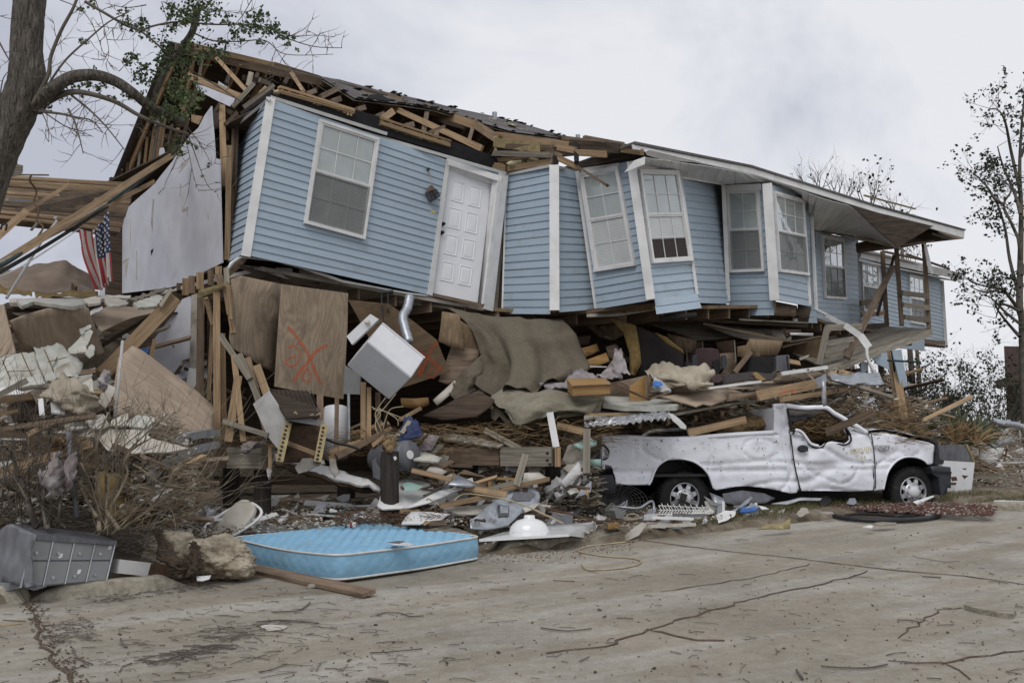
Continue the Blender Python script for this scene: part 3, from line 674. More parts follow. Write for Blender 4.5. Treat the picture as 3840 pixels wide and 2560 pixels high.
for(x1, y1, x2, y2, w, m, d) in[(1130,770,1150,1568,60,'pine',14.9), (1065,850,1110,1300,80,'dark_wood',15.3), (1210,930,1200,1568,50,'dark_wood',15.2), (1290,870,1240,1568,36,'dark_wood',14.95), (1180,960,1180,1110,30,'pine',15.1),
(1280,840,1160,960,34,'old_pine',14.8), (1040,850,1110,760,24,'gray_wood',14.9), (1120,800,1240,850,50,'dark_wood',15.0), (1260,960,1250,1400,30,'old_pine',15.3)]:
 hb(x1, y1, d, x2, y2, d-.1, w, m, 'stud')
crop('Q')
for(x1, y1, x2, y2, w, m, d) in[(20,440,5,1400,46,'pine',14.6), (60,250,40,1300,34,'old_pine',15.0), (95,200,60,1250,20,'dark_wood',14.9)]:hb(x1, y1, d, x2, y2, d-.1, w, m, 'stud')
crop('T')
fe = plane_of([(0,230),(1300,600)], 13.3, 15.95, 0)
crop('S'); hs([(1315,870),(1600,680),(1630,632),(1615,620),(1320,840)], 14.75, 13.45, 0, 'felt', 'felt_strip', .02)
trim((1312,935,14.75), (1590,705,13.42), .04, name='top_trim')
crop('T')
def onfe(x, y, h=0):return fr0_T.hit(x, y)+dn*h
fr0_T = PL(fr0.p[3], fr0.p[2], fr0.p[0])
def felt(xy, m, name, th=.02, h=0, jag=0):
 return sheet_world([onfe(x,y,h) for x,y in xy], fr0.p[1]-fr0.p[0], dn, th, m, name, house, jag=jag)
felt([(-90,196),(0,226),(360,338),(378,300),(545,350),(535,408),(975,545),(990,500),(1295,605),(1292,640),(1262,672),(900,560),(500,440),(0,268),(-92,244)], 'felt', 'felt_strip', .02)
for(xa, ya, xb, yb) in[(-90,163,380,310), (-88,190,378,322), (-90,198,376,328), (545,362,985,505), (545,385,980,525), (545,396,980,536)]:
 board(onfe(xa,ya,.0), onfe(xb,yb,0), .035, .09, 'pine', 'plate', house, nrm=dn)
for x, y in[(-75,185), (-30,200), (40,222), (55,228), (130,255), (150,262), (165,266), (340,325), (360,330), (555,372), (600,390), (612,396), (680,425), (815,470), (880,490), (895,497), (935,508), (950,515), (965,522)]:
 board(onfe(x,y-22,-.005), onfe(x-3,y+16,-.005), .035, .08, 'pine', 'stud', house, nrm=dn)
def lump(cs, m, name, par, k=None):
 mb = MB()
 for(c, r) in cs:
  bm = bmesh.new(); bmesh.ops.create_icosphere(bm, subdivisions=2, radius=1); s = V((random.random()*9,)*3)
  vs = [c+V((v.co.x*r[0],v.co.y*r[1],v.co.z*r[2]))*(1+.5*fbm(v.co*1.6+s)) for v in bm.verts]; mb.add(vs, [tuple(v.index for v in f.verts) for f in bm.faces]); bm.free()
 return mb.build(name, m, par, True)
lump([(onfe(x,y,-.10),(.12,.08,.05)) for x,y in[(-60,190),(-40,197),(0,212),(20,220),(185,272),(210,282),(240,292),(265,300),(290,308),(315,318),(640,415),(655,430),(700,450),(720,455),(745,465),(775,475),(795,482),(850,496),(870,503)]], 'insul', 'insulation', house)['kind'] = 'stuff'
for(x1, y1, d1, x2, y2, d2, w, m) in[(280,170,16.8,170,225,16.0,34,'old_pine'), (140,185,16.6,85,205,15.8,30,'old_pine'), (295,235,15.9,240,255,15.4,34,'old_pine'), (450,290,16.2,400,305,15.6,32,'old_pine'),
(628,315,16.0,560,365,15.5,44,'pine'), (570,330,16.3,520,350,15.6,30,'old_pine'), (755,395,16.3,700,410,15.8,34,'old_pine'), (385,180,20.4,1190,550,16.4,36,'pine'), (550,205,20.4,690,245,20.0,30,'pine'),
(865,315,20.0,1150,400,19.2,56,'pine'), (1150,400,19.2,1290,490,17.2,56,'pine'), (850,270,20,820,450,17.6,30,'old_pine'), (950,410,16.8,850,450,16.2,20,'old_pine'), (1130,420,18.5,1100,520,17.5,24,'old_pine'),
(860,350,19.8,1080,420,19.0,26,'dark_wood'), (0,70,19.4,150,100,19.9,30,'pine'), (0,80,18.2,60,190,15.6,18,'pine'), (905,440,16.5,890,490,16.2,34,'old_pine'), (380,170,20.2,470,210,19.8,22,'dark_wood')]:
 hb(x1, y1, d1, x2, y2, d2, w, m)
crop('T')
Rd = [P(300,120,19.9), P(560,190,21.0), P(800,240,21.8), P(1000,292,22.4), P(1300,355,23.2), P(1500,410,23.7), P(1760,487,24.4)]
Lw = [P(160,95,19.2), P(385,235,18.3), P(700,272,18.8), P(880,300,19.3), P(1160,383,19.9), P(1380,445,20.4), P(1740,492,21.5)]
nr = 8
for r_ in range(nr):
 for i in range(6):
  a, b = lerp(Lw[i], Rd[i], r_/nr), lerp(Lw[i+1], Rd[i+1], r_/nr); c, d = lerp(Lw[i+1], Rd[i+1], (r_+1.15)/nr), lerp(Lw[i], Rd[i], (r_+1.15)/nr)
  n = (b-a).cross(d-a).normalized(); n = n if n.z>0 else-n
  quadmesh([d,c,b,a], n, .012, 'shingle', 'shingle_course', house, (.004,.009+random.uniform(0,.005)))
for i in range(6):
 a, b, c, d = Lw[i], Lw[i+1], Rd[i+1], Rd[i]; n = (b-a).cross(d-a).normalized(); n = n if n.z>0 else-n
 quadmesh([d-n*.03,c-n*.03,b-n*.03,a-n*.03], n, .015, 'gray_wood', 'roof', house)
for k in range(70):
 t = random.random(); i = int(t*6) if t<1 else 5; f = t*6-i; p = lerp(lerp(Lw[i],Lw[i+1],f), lerp(Rd[i],Rd[i+1],f), random.choice([random.random(),0,.98]))
 a = random.random()*3; w = random.uniform(.04, .11); e = V((math.cos(a),math.sin(a),random.uniform(-.2,.3)))*w; g = V((-math.sin(a),math.cos(a),random.uniform(-.2,.2)))*w*.6
 n = e.cross(g).normalized(); q = quadmesh([p+e+g,p+e-g,p-e-g,p-e+g], n if n.z>0 else-n, .006, random.choice(['shingle','felt','gray_wood']), 'shingle', house, (.03,.03))
lump([(P(x,y,22),(.12,.1,.02)) for x,y in[(1250,372),(1340,395),(1370,405),(1385,412),(1420,430),(1450,440),(1230,365),(1500,455)]], 'insul', 'insulation', house)['kind'] = 'stuff'
crop('T')
for(x, y, yt, d, r) in[(1268,378,322,22.3,.06), (1793,492,464,22.5,.055)]:
 mb = MB(); mb.tube([P(x,y,d),P(x,yt,d)], r, 12); mb.build('vent_pipe', 'galv', house)
hs([(470,232),(480,212),(545,205),(600,235),(640,250),(560,246)], 18.2, 18.4, .2, 'felt', 'felt_flap', .02, jag=.02)
for(x1, y1, d1, x2, y2, d2, w, m) in[(1285,465,17.4,1760,530,15.6,44,'pine'), (1270,510,16.4,1560,545,15.6,60,'yellowwood'), (1340,535,16.2,1640,545,15.4,34,'old_pine'), (1260,578,16.1,1625,590,15.2,34,'gray_wood'),
(1290,620,16.2,1470,612,15.8,22,'pine'), (1340,640,16.1,1640,560,15.3,18,'old_pine'), (1335,680,16.1,1635,628,15.25,36,'pine'), (1300,640,16.2,1345,690,16.1,40,'pine'), (1265,655,16.1,1340,675,16.0,40,'pine'),
(1740,520,15.6,2060,550,14.3,60,'dark_wood'), (1780,575,15.2,1980,585,14.6,44,'pine'), (2040,550,14.4,2200,572,14.0,40,'pine'), (2130,590,14.6,1800,655,15.0,34,'dark_wood'), (1660,540,15.4,1780,560,15.2,40,'pine'),
(1660,605,15.2,1800,670,15.1,40,'pine'), (1790,665,14.9,1978,783,13.6,18,'old_pine'), (1780,510,15.4,1785,640,15.0,32,'felt'), (1655,600,15.2,1655,655,15.2,34,'felt'), (1830,480,17.4,2080,520,15.0,22,'old_pine'),
(1840,470,17.6,2000,500,16,10,'pine'), (1600,560,15.6,1700,600,15.3,26,'old_pine'), (1450,600,15.9,1620,585,15.4,16,'pine'), (1430,560,16.4,1520,630,16,20,'old_pine'), (1700,480,16.5,1950,515,15.5,26,'old_pine'), (1270,480,16.8,1275,590,16.2,18,'old_pine')]:
 hb(x1, y1, d1, x2, y2, d2, w, m, 'splintered_beam', rough=.03)
hs([(1290,470),(1760,500),(2100,520),(2100,560),(1700,600),(1350,640),(1270,560)], 17.6, 15.4, 0, 'dark_wood', 'roof', .03)
lump([(P(x,y,15.9),(.12,.08,.05)) for x,y in[(1390,645),(1420,640),(1510,628)]], 'insul', 'insulation', house)['kind'] = 'stuff'
FT = []; FBm = []
crop('C'); FT+=[P(1125,180,13.85), P(2000,352,16.9)]; FBm+=[P(1135,212,13.85), P(2005,395,16.9)]
crop('X'); FT+=[P(500,655,20.1), P(1075,812,23.0)]; FBm+=[P(510,692,20.1), P(1072,858,23.0)]
up = V((0,0,1))
for i in range(3):
 n = (FT[i+1]-FT[i]).cross(FT[i]-FBm[i]).normalized(); n = n if n.dot(CAM-FT[i])>0 else-n
 quadmesh([FT[i],FT[i+1],FBm[i+1],FBm[i]], n, .03, 'white', 'fascia', house)
 a, b = FT[i]+n*.03+up*.015, FT[i+1]+n*.03+up*.015; rzz = 5.2
 c, d = b+nin*rzz+up*.62, a+nin*rzz+up*.62; nn = (b-a).cross(d-a).normalized(); nn = nn if nn.z>0 else-nn
 if i==0:d = d+ax*2.2
 quadmesh([d,c,b,a], nn, .035, 'shingle', 'roof', house, (.02,.02))
 e, f = c+nin*4.2-up*1.6, d+nin*4.2-up*1.6; quadmesh([f,e,c,d], (nn-nin*.1).normalized(), .035, 'shingle', 'roof', house)
crop('C')
mb = MB(); q = [P(1205,225,13.7), P(1260,235,13.7), P(1610,300,15.0), P(1625,325,15.0), P(1330,285,14.2), P(1230,262,13.8)]
sheet_world(q, q[2]-q[0], PL(q[0],q[2],q[4]).n, .012, 'white', 'bent_fascia_cover', house)
hs([(1060,385),(1130,300),(1215,268),(1212,325)], 13.8, 13.9, 0, 'white', 'bent_fascia_cover', .004)
outer = [P(1200,275,14.0), P(1640,335,15.4)]; inner = [P(1150,330,14.8), P(1475,422,15.9), P(1780,472,17.7), P(2090,470,17.5)]
outer+=[P(2005,398,16.9)]
crop('X'); outer+=[P(200,615,18.5), P(330,648,19.0), P(500,790,19.9), P(655,925,21.2)]; inner+=[P(22,560,18.6), P(30,645,19.4), P(85,800,20.3), P(365,870,24.3)]
def along(pl, t):
 L = [(pl[i+1]-pl[i]).length for i in range(len(pl)-1)]; s = t*sum(L)
 for i, l in enumerate(L):
  if s<=l or i==len(L)-1:return lerp(pl[i], pl[i+1], min(1,s/l))
  s-=l
ns_ = 36
for i in range(ns_):
 a, b = along(outer, i/ns_), along(outer, (i+.97)/ns_); c, d = along(inner, (i+.97)/ns_), along(inner, i/ns_)
 n = (b-a).cross(d-a).normalized(); n = n if n.z<0 else-n
 quadmesh([d,c,b,a], n, .008, 'white', 'soffit_panel', house, (random.uniform(0,.006),)*2)
hs([(330,645),(500,690),(870,780),(640,920),(560,850),(480,780),(380,680)], 18.9, 21.2, 0, 'dark_wood', 'roof_deck', .02)
hs([(870,788),(1070,858),(830,885),(660,920),(370,950),(365,890),(560,850)], 22.5, 23.2, 1.2, 'old_pine', 'roof_deck', .02)
for(x1, y1, x2, y2, w, m) in[(520,800,650,930,22,'old_pine'), (350,850,660,925,16,'gray_wood'), (95,805,520,875,8,'old_pine'), (560,830,640,915,14,'old_pine'), (640,835,720,770,10,'dark_wood'), (380,945,560,905,12,'dark_wood'), (660,905,870,878,10,'dark_wood'), (870,830,960,860,10,'dark_wood'), (460,780,560,860,18,'dark_wood')]:
 hb(x1, y1, 20.8, x2, y2, 21.8, w, m, 'lath')
trim((395,955,25), (1053,1110,33), .24, name='fascia', t=.05)
crop('X'); a = P(385, 945, 24.6); b = P(1050, 1095, 33); quadmesh([a+nin*6+up*.3,b+nin*6+up*.3,b,a], V((0,0,1)), .06, 'shingle', 'roof', house, (.05,.05))
quadmesh([a+nin*1.2,b+nin*1.2,b-up*.25,a-up*.25], V((0,0,-1)), .02, 'white', 'soffit_panel', house)
for(x1, y1, x2, y2) in[(540,945,800,1000), (700,965,975,1060)]:hb(x1, y1, 25.5, x2, y2, 28.5, 16, 'old_pine', 'lath')
crop('X')
mb = MB(); mb.tube([P(70,655,19.6),P(88,1000,19.5),P(103,1325,19.4),P(180,1365,19.0)], [.045]*4, 6); mb.build('downspout', 'white', house)
for q_ in[(172,1362,18.8,300,1432,17.8,30), (296,1428,17.8,400,1500,17.2,40), (396,1496,17.2,452,1572,16.8,46)]:hb(q_[0], q_[1], q_[2], q_[3], q_[4], q_[5], q_[6], 'white', 'bent_gutter', .02)
dA = [(385,1148,17.2), (905,958,23.0)]; dB = [(162,1052,19.6), (590,940,25.4)]
crop('D')
fa = [P(*p) for p in dA]; ba = [P(*p) for p in dB]; npk = 12
for i in range(npk):
 f0, f1 = i/npk, (i+.93)/npk; q = [lerp(fa[0],ba[0],f1), lerp(fa[1],ba[1],f1), lerp(fa[1],ba[1],f0), lerp(fa[0],ba[0],f0)]
 n = (q[2]-q[3]).cross(q[0]-q[3]).normalized(); n = n if n.dot(CAM-q[0])>0 else-n
 quadmesh(q, n, .03, 'gray_wood', 'deck_plank', house, (random.uniform(0,.008),)*2)
hb(388, 1165, 17.15, 905, 975, 22.9, 36, 'gray_wood', 'deck_beam', .05); hb(170, 1050, 19.4, 600, 960, 24, 14, 'old_pine', 'deck_beam')
hs([(165,1055),(380,1000),(392,1030),(360,1140),(300,1130)], 19.3, 18, 0, 'ply_dark', 'panel')
for(x1, y1, d1, x2, y2, d2, w, m, nm) in[(665,578,25,688,958,24.6,22,'old_pine','post'), (728,490,22.8,760,942,22.4,22,'old_pine','post'), (868,540,23.4,893,955,23,22,'old_pine','post'),
(762,782,22.4,892,798,23,26,'gray_wood','rail'), (768,840,22.4,895,855,23,24,'gray_wood','rail'), (772,900,22.4,898,915,23,24,'gray_wood','rail'),
(558,832,22.8,645,822,24.6,24,'old_pine','rail'), (562,890,22.8,672,880,24.6,24,'old_pine','rail'), (580,945,23,684,938,24.6,22,'dark_wood','rail'),
(395,952,17.4,355,1135,17.2,30,'gray_wood','post'), (715,655,22,490,1100,17.6,32,'old_pine','post'), (390,952,17.4,560,945,18.4,30,'gray_wood','rail'), (388,1028,17.3,520,1008,18.2,26,'gray_wood','rail'), (378,1082,17.3,505,1062,18.1,26,'gray_wood','rail'),
(722,600,22.4,640,890,21.8,14,'dark_wood','lath'), (858,545,23.2,868,560,23.2,10,'dark_wood','lath')]:
 hb(x1, y1, d1, x2, y2, d2, w, m, nm, .05)
hs([(868,540),(880,540),(915,685),(905,690),(885,650)], 22.9, 23, 0, 'white', 'bent_trim', .01)
# ================================================================ helpers for loose things
def tl(x1, y1, d1, x2, y2, d2, w, m, label, cat='timber', name='timber', t=.045, group=None, **k):
 a = P(x1, y1, d1); b = P(x2, y2, d2); o = board(a, b, sz(w,(d1+d2)/2), t, m, name, None, rough=.015, **k); return tag(o, label, cat, group)
def ts(xy, dl, dr, tilt, m, label, cat, name, th=.015, group=None, **k):
 return tag(sheet(xy,dl,dr,tilt,th,m,name,None,**k), label, cat, group)
def stroke(pts, pl, w, m, name, par, h=.004, wob=.15):
 """sprayed or written line as a flat ribbon on a surface"""
 q = cat([pl.hit(*p) for p in pts], 5); mb = MB()
 for i, p in enumerate(q):
  t = (q[min(i+1,len(q)-1)]-q[max(i-1,0)]).normalized(); s = pl.n.cross(t).normalized(); ww = w*random.uniform(1-wob, 1+wob)/2
  mb.v+=[p+s*ww+pl.n*h, p-s*ww+pl.n*h]
 for i in range(len(q)-1):mb.f.append((2*i,2*i+1,2*i+3,2*i+2)); mb.m.append(0)
 return mb.build(name, m, par)
# ================================================================ left wing
crop('Z')
dwp = hs([(417,840),(493,765),(580,689),(597,666),(647,604),(680,554),(714,506),(744,479),(767,433),(792,398),(794,444),(800,506),(806,594),(823,597),(825,700),(833,985),(659,1072),(622,1080),(370,1110),(400,960)], 19.8, 14.5, 0, 'drywall', 'drywall_wall', .02)
dp = plane_of([(370,398),(833,1110)], 19.8, 14.5, 0)
crop('V')
for xy in[[(1385,590),(1395,600),(1385,760),(1378,890),(1366,800),(1374,700)], [(1630,450),(1640,460),(1633,580),(1624,570)], [(1645,640),(1655,690),(1700,660),(1700,760),(1695,690),(1650,715)], [(1365,1060),(1390,1040),(1385,1070),(1368,1105)], [(1080,1180),(1170,1120),(1165,1135),(1085,1195)],
[(1235,1060),(1240,1060),(1240,1320),(1233,1330)], [(1180,780),(1186,800),(1180,1020),(1173,1010)], [(1880,700),(1890,740),(1883,790),(1875,740)], [(1130,1180),(1165,1130),(1140,1300),(1130,1290)], [(1030,1210),(1045,1210),(1035,1340),(1028,1330)], [(1430,550),(1475,500),(1440,545)], [(1755,80),(1772,150),(1765,140)], [(1690,240),(1706,232),(1700,260),(1620,360),(1640,300)]]:
 o = sheet_world([dp.hit(*p)+dp.n*.004 for p in xy], dp.ex, dp.n, .002, 'felt' if random.random()<.35 else 'gyp', 'tear', house)
cr_ = thing('plank_ceiling', 'underside of a torn off roof section with rows of brown boards, beside the tree trunk', 'ceiling', P(500,600,12.5))
A0, A1, B0, B1 = P(-150, 372, 12), P(1230, 452, 16.5), P(-150, 752, 11.2), P(1080, 895, 15.2)
for i in range(11):
 a, b, c, d = lerp(A0, B0, i/11), lerp(A1, B1, i/11), lerp(A1, B1, (i+.94)/11), lerp(A0, B0, (i+.94)/11)
 n = PL(a, b, c).n; quadmesh([a,b,c,d], n, .03, 'old_pine' if i in(3,7,8) else 'pine', 'ceiling_board', cr_, (random.uniform(0,.02),)*2)
quadmesh([A0,A1,B1,B0], PL(A0,A1,B0).n, .06, 'old_pine', 'roof_deck', cr_, (-.035,-.035))
hs_ = lambda*a, **k:sheet(*a, name='block', parent=cr_, **k)
sheet([(90,320),(130,235),(155,235),(160,280),(210,290),(205,360),(150,385),(90,385)], 12.2, 12.4, 0, .1, 'gray_wood', 'block', cr_)
hb(120, 375, 12.3, 430, 378, 13.2, 16, 'gray_wood', 'lath', par=cr_)
sheet([(70,585),(270,600),(268,622),(72,608)], 11.6, 12.3, 0, .02, 'galv', 'metal_plate', cr_)
tl(-80, 985, 10.4, 235, 705, 11.4, 66, 'pine', 'pale two by four running up left under the plank ceiling', group=None)
tl(150, 760, 11.5, 622, 462, 12.8, 36, 'pine', 'thin pale timber crossing the boards of the torn plank ceiling')
tl(288, 870, 12.2, 345, 800, 12.4, 22, 'gray_wood', 'short stub of board hanging below the plank ceiling')
tl(-100, 1250, 9.8, 1600, 170, 15.4, 62, 'pine', 'very long brown beam sloping down from the roof over the flag', 'beam', 'beam', .09)
tl(420, 935, 11.6, 1390, 440, 14.9, 44, 'pine', 'pale edge board nailed along the long sloping beam', 'beam', 'beam', .05)
def cable(pts, r, m, label, cat='cable', name='cable', k=6, sub=6, group=None):
 mb = MB(); mb.tube(cat_([P(*p) for p in pts],sub), r, k); return tag(mb.build(name,m,None,True), label, cat, group)
cat_ = cat
cable([(-60,1290,9.6),(340,1060,11),(830,755,12.6),(1150,540,14),(1600,150,15.2)], .022, 'black', 'thick black cable lashed along the long sloping beam')
cable([(-60,1240,9.6),(560,860,11.7),(1020,600,13.3),(1420,290,14.8),(1620,130,15.3)], .02, 'green_dark', 'dark green cable running above the thick black one')
cable([(-60,1200,9.6),(330,1000,11),(820,720,12.5),(1110,545,13.8)], .018, 'gray_wood', 'grey cable along the top edge of the sloping beam')
cable([(-20,1300,9.8),(200,1200,10.3),(500,1010,11.6),(720,860,12.2)], .008, 'white', 'thin white wire sagging under the sloping beam')
cable([(285,375,11.8),(270,430,11.8),(330,520,11.9),(305,620,11.8),(350,690,11.7),(335,790,11.6),(390,850,11.5),(345,930,11.4),(345,970,11.3)], .012, 'rust', 'thin brown strap dangling from the plank ceiling')
cable([(1145,445,14.3),(1130,510,14.3)], .008, 'cable', 'short white string hanging from the plank ceiling right end')
mb = MB(); mb.tube([P(500,768,11.6),P(512,800,11.6),P(400,935,11.4),P(60,1490,10.6)], sz(13,11), 8); mb.tube([P(490,772,11.6),P(515,768,11.6)], sz(16,11.5), 8)
tag(mb.build('plastic_pipe','plastic',None,True), 'long white plastic pipe leaning below the plank ceiling', 'pipe')
cable([(5,870,10.6),(20,830,10.6),(60,825,10.6),(50,880,10.6)], .012, 'black', 'black loop of wire beside the tree trunk')
mb = MB(); mb.tube([P(465,890,11.9),P(525,860,12)], sz(24,12), 10); tag(mb.build('metal_can','galv',None), 'round grey metal can on top of the sloping beam', 'can')
def flag():
 R = [[(712,855),(790,884),(870,862),(930,780),(992,695)], [(738,985),(800,1000),(890,975),(945,930),(998,880)], [(765,1120),(830,1130),(905,1110),(955,1080),(1001,1050)], [(825,1280),(880,1280),(930,1250),(970,1220),(1002,1190)], [(885,1422),(922,1404),(950,1398),(984,1365),(1002,1325)]]
 n = 26; m = 24; rows = [cat([P(x,y,12.35) for x,y in r],8) for r in R]
 cols = [cat([r[j] for r in rows],8) for j in range(33)]
 def pt(s, t):
  a = s*32; b = t*32; i = min(31, int(a)); j = min(31, int(b)); fa, fb = a-i, b-j
  p = lerp(lerp(cols[i][j],cols[i+1][j],fa), lerp(cols[i][j+1],cols[i+1][j+1],fa), fb)
  return p+V((0,-.05*math.sin(s*15+t*2)*(.4+t)-.02*math.sin(s*31+1),0))
 mb = MB(); f = thing('flag', 'tattered red and white striped flag with stars hanging by the white wall', 'flag', P(992,695,12.35))
 for j in range(m+1):
  for i in range(n+1):mb.v.append(pt(i/n,j/m))
 for j in range(m):
  for i in range(n):
   if 10<=i<=12-(j>2) and 2<=j<=3:continue
   if i<1 and 4<j<8:continue
   if j>21 and i in(13, 14, 22):continue
   mi = 2 if(i>=12 and j<13) else(0 if(i//2)%2==0 else 1)
   a = j*(n+1)+i; mb.f.append((a,a+1,a+n+2,a+n+1)); mb.m.append(mi)
 mb.build('flag_cloth', ['red','flag_white','navy'], f, True)
 sb = MB()
 for i in range(11):
  for j in range(9):
   if(i+j)%2:continue
   s, t = lerp(.49, .98, (j+.5)/9), lerp(.01, .52, (i+.5)/11); c = pt(s, t)+V((0,-.012,0)); r = .022; k = len(sb.v)
   for q in range(10):a = math.pi*q/5; rr = r if q%2==0 else r*.42; sb.v.append(c+V((math.sin(a)*rr*.8,-.002,math.cos(a)*rr)))
   sb.f.append(tuple(range(k,k+10))); sb.m.append(0)
 o = sb.build('stars', 'flag_white', f)
flag()
o = cloth([[(-120,1320,14.5),(100,1230,14.5),(300,1185,14.5),(550,1145,14.6),(700,1225,14.8),(830,1320,15)],[(-120,1380,13.8),(100,1330,13.7),(300,1300,13.6),(550,1270,13.8),(720,1330,14.1),(860,1400,14.4)],[(-120,1460,13.2),(100,1450,13.0),(300,1440,13),(550,1440,13),(740,1450,13.4),(890,1460,13.8)]], 'tarp', 'tarpaulin', sub=8, amp=.06, fr=2)
tag(o, 'brown tarpaulin heaped over rubble on the far left', 'tarp')
o = cloth([[(-50,1330,12.9),(60,1390,12.9),(180,1415,12.9),(290,1420,12.9)],[(-50,1440,12.6),(60,1440,12.6),(180,1450,12.6),(290,1455,12.6)]], 'mustard', 'rug', sub=6, amp=.05); tag(o, 'crumpled mustard rug at the left foot of the brown tarpaulin', 'rug')
o = cloth([[(310,1440,12.7),(480,1440,12.6),(650,1430,12.6),(890,1435,12.9)],[(320,1475,12.3),(480,1478,12.3),(650,1475,12.3),(890,1470,12.5)]], 'mustard', 'rug', sub=6, amp=.05); tag(o, 'long mustard rug lying along the right foot of the brown tarpaulin', 'rug')
crop('E')
PA = 'ply'
for q, l in[([(-80,330),(300,300),(740,300),(1400,230),(1520,300),(1340,620),(1250,900),(900,900),(500,760),(-80,760)],'dark backing sheet added behind the weathered plywood sheets'), ([(-80,740),(900,850),(1300,800),(1600,1000),(1700,1450),(-80,1500)],'dark backing sheet added behind the left heap')]:ts(q, 13.6, 13.9, 0, 'dark_wood', l, 'wall', 'dark_backing', .05)  # dark sheets added to close bright sky gaps behind the left rubble
ts([(-60,300),(30,325),(130,728),(60,750),(-60,770)], 11.6, 11.5, .1, PA, 'narrow plywood sheet at the very left edge under the tarpaulin', 'plywood', 'plywood_sheet', gx=(0,300,60,700))
ts([(78,455),(200,402),(400,347),(600,325),(710,325),(745,350),(890,768),(850,735),(820,760),(780,735),(700,745),(570,725),(400,700),(185,722)], 11.7, 12.1, -.4, PA, 'large weathered plywood sheet with wavy grain below the tarpaulin', 'plywood', 'plywood_sheet', gx=(300,350,380,700), sp=.12, amp=.03, fr=1)
ts([(755,405),(905,330),(1340,345),(1315,378),(1100,430),(850,542)], 12.1, 13.0, .5, PA, 'triangular plywood piece with ringed grain under the white roof shards', 'plywood', 'plywood_sheet')
ts([(140,278),(330,262),(520,268),(690,268),(740,302),(620,336),(500,322),(280,292),(180,330)], 11.6, 12.0, .9, 'tile_floor', 'long pale grey shard lying on the large weathered plywood', 'roof shard', 'ceiling_shard', .04, jag=.02)
ts([(1118,292),(1335,236),(1372,250),(1320,332),(1160,342)], 12.2, 12.6, .4, 'tile_floor', 'pale four sided slab tipped beside the golden diagonal beam', 'roof shard', 'ceiling_shard', .04, jag=.015)
ts([(690,272),(800,246),(862,262),(840,300),(740,318)], 12.0, 12.1, .4, 'gyp', 'small cream shard between the long grey shard and tan disc', 'roof shard', 'ceiling_shard', .03, jag=.02)
ts([(890,265),(960,252),(1075,290),(1060,318),(930,334),(878,298)], 12.1, 12.3, .4, 'gyp', 'tan rounded board fragment on top of the ringed plywood', 'roof shard', 'ceiling_shard', .03, jag=.02)
ts([(760,370),(860,332),(866,352),(758,408)], 11.9, 12.0, .1, 'white', 'white splintered strip at the tip of the ringed plywood', 'trim piece', 'trim_piece', .02, jag=.01)
for i, q in enumerate([[(80,270),(700,235),(1100,240),(1090,262),(700,268),(90,300)],[(1080,270),(1390,168),(1395,190),(1150,285)],[(60,300),(340,330),(700,345),(690,365),(300,352),(60,350)]]):
 ts(q, 12.2, 13.0, .3, ['gyp','gray_wood','dark_wood'][i], ['layered cream roofing edge running below the tarpaulin','grey splintered board sloping up beside the white wall foot','dark crushed roof edge above the large weathered plywood'][i], 'board', 'crushed_board', .05, jag=.03)
tl(1475, 262, 12.6, 860, 905, 11.6, 118, 'pine', 'broad golden beam leaning diagonally against the rubble left of the studs', 'beam', 'beam', .06)
tl(1260, 420, 13.2, 860, 660, 12.4, 34, 'dark_wood', 'thin dark timber behind the golden diagonal beam')
tl(1435, 190, 12.5, 1340, 335, 12.3, 30, 'gray_wood', 'curved grey lath at the top end of the golden beam')
tl(1300, 610, 12.9, 1265, 770, 12.8, 34, 'pine', 'short pale stud standing behind the golden diagonal beam')
tl(1215, 690, 12.95, 1225, 740, 12.9, 60, 'blue_cloth', 'dark blue scrap behind the golden diagonal beam', 'cloth', 'scrap')
ts([(1105,668),(1185,706),(1400,860),(1620,1012),(1800,1162),(1805,1410),(1560,1450),(1300,1430),(1180,1260),(960,1262),(958,1000),(1000,760)], 11.0, 12.4, .8, PA, 'big tan plywood sheet leaning against the studs left of centre', 'plywood', 'plywood_sheet', gx=(1100,700,1700,1150), sp=.15, amp=.03, fr=.9)
hs([(1530,272),(1612,240),(1600,870),(1660,905),(1640,1020),(1575,1000),(1440,900),(1285,790),(1300,600),(1430,430)], 13.6, 13.4, 0, 'drywall', 'drywall_wall', .02)
hs([(1607,240),(1672,215),(1666,852),(1590,852)], 13.35, 13.3, 0, 'gyp', 'drywall_edge', .03)
hs([(1588,850),(1668,858),(1655,990),(1612,1030),(1568,985)], 13.3, 13.3, 0, 'white', 'torn_drywall', .03, jag=.02)
ft = cloth([[(-40,770,10.9),(80,738,10.9),(200,722,10.9),(290,715,10.9)],[(-40,900,10.6),(100,860,10.6),(240,860,10.6),(330,850,10.6)],[(-40,1020,10.3),(120,1015,10.3),(260,1000,10.3),(380,975,10.3)]], 'tile_floor', 'vinyl_floor_sheet', amp=.03); tag(ft, 'cracked square patterned vinyl floor sheet at the left edge of the rubble', 'floor sheet')
ft = cloth([[(290,690,10.8),(380,665,10.8),(490,645,10.8),(560,720,10.9)],[(330,830,10.6),(430,800,10.6),(540,790,10.6),(700,800,10.8)],[(385,970,10.3),(470,930,10.3),(600,920,10.3),(650,940,10.4)]], 'tile_floor', 'vinyl_floor_sheet', amp=.05); tag(ft, 'second square patterned vinyl floor sheet folded beside the first', 'floor sheet')
for q in[[(20,780),(60,880),(120,1010)], [(180,722),(250,880),(310,1000)], [(60,880),(290,870)], [(370,690),(430,830),(470,930)], [(400,800),(560,760)]]:
 cable([(x,y,10.45) for x,y in q], .006, 'mustard', 'narrow brown seam line across the vinyl floor sheets', 'seam', 'seam', 4, 3, 'seams on the vinyl floor sheets')
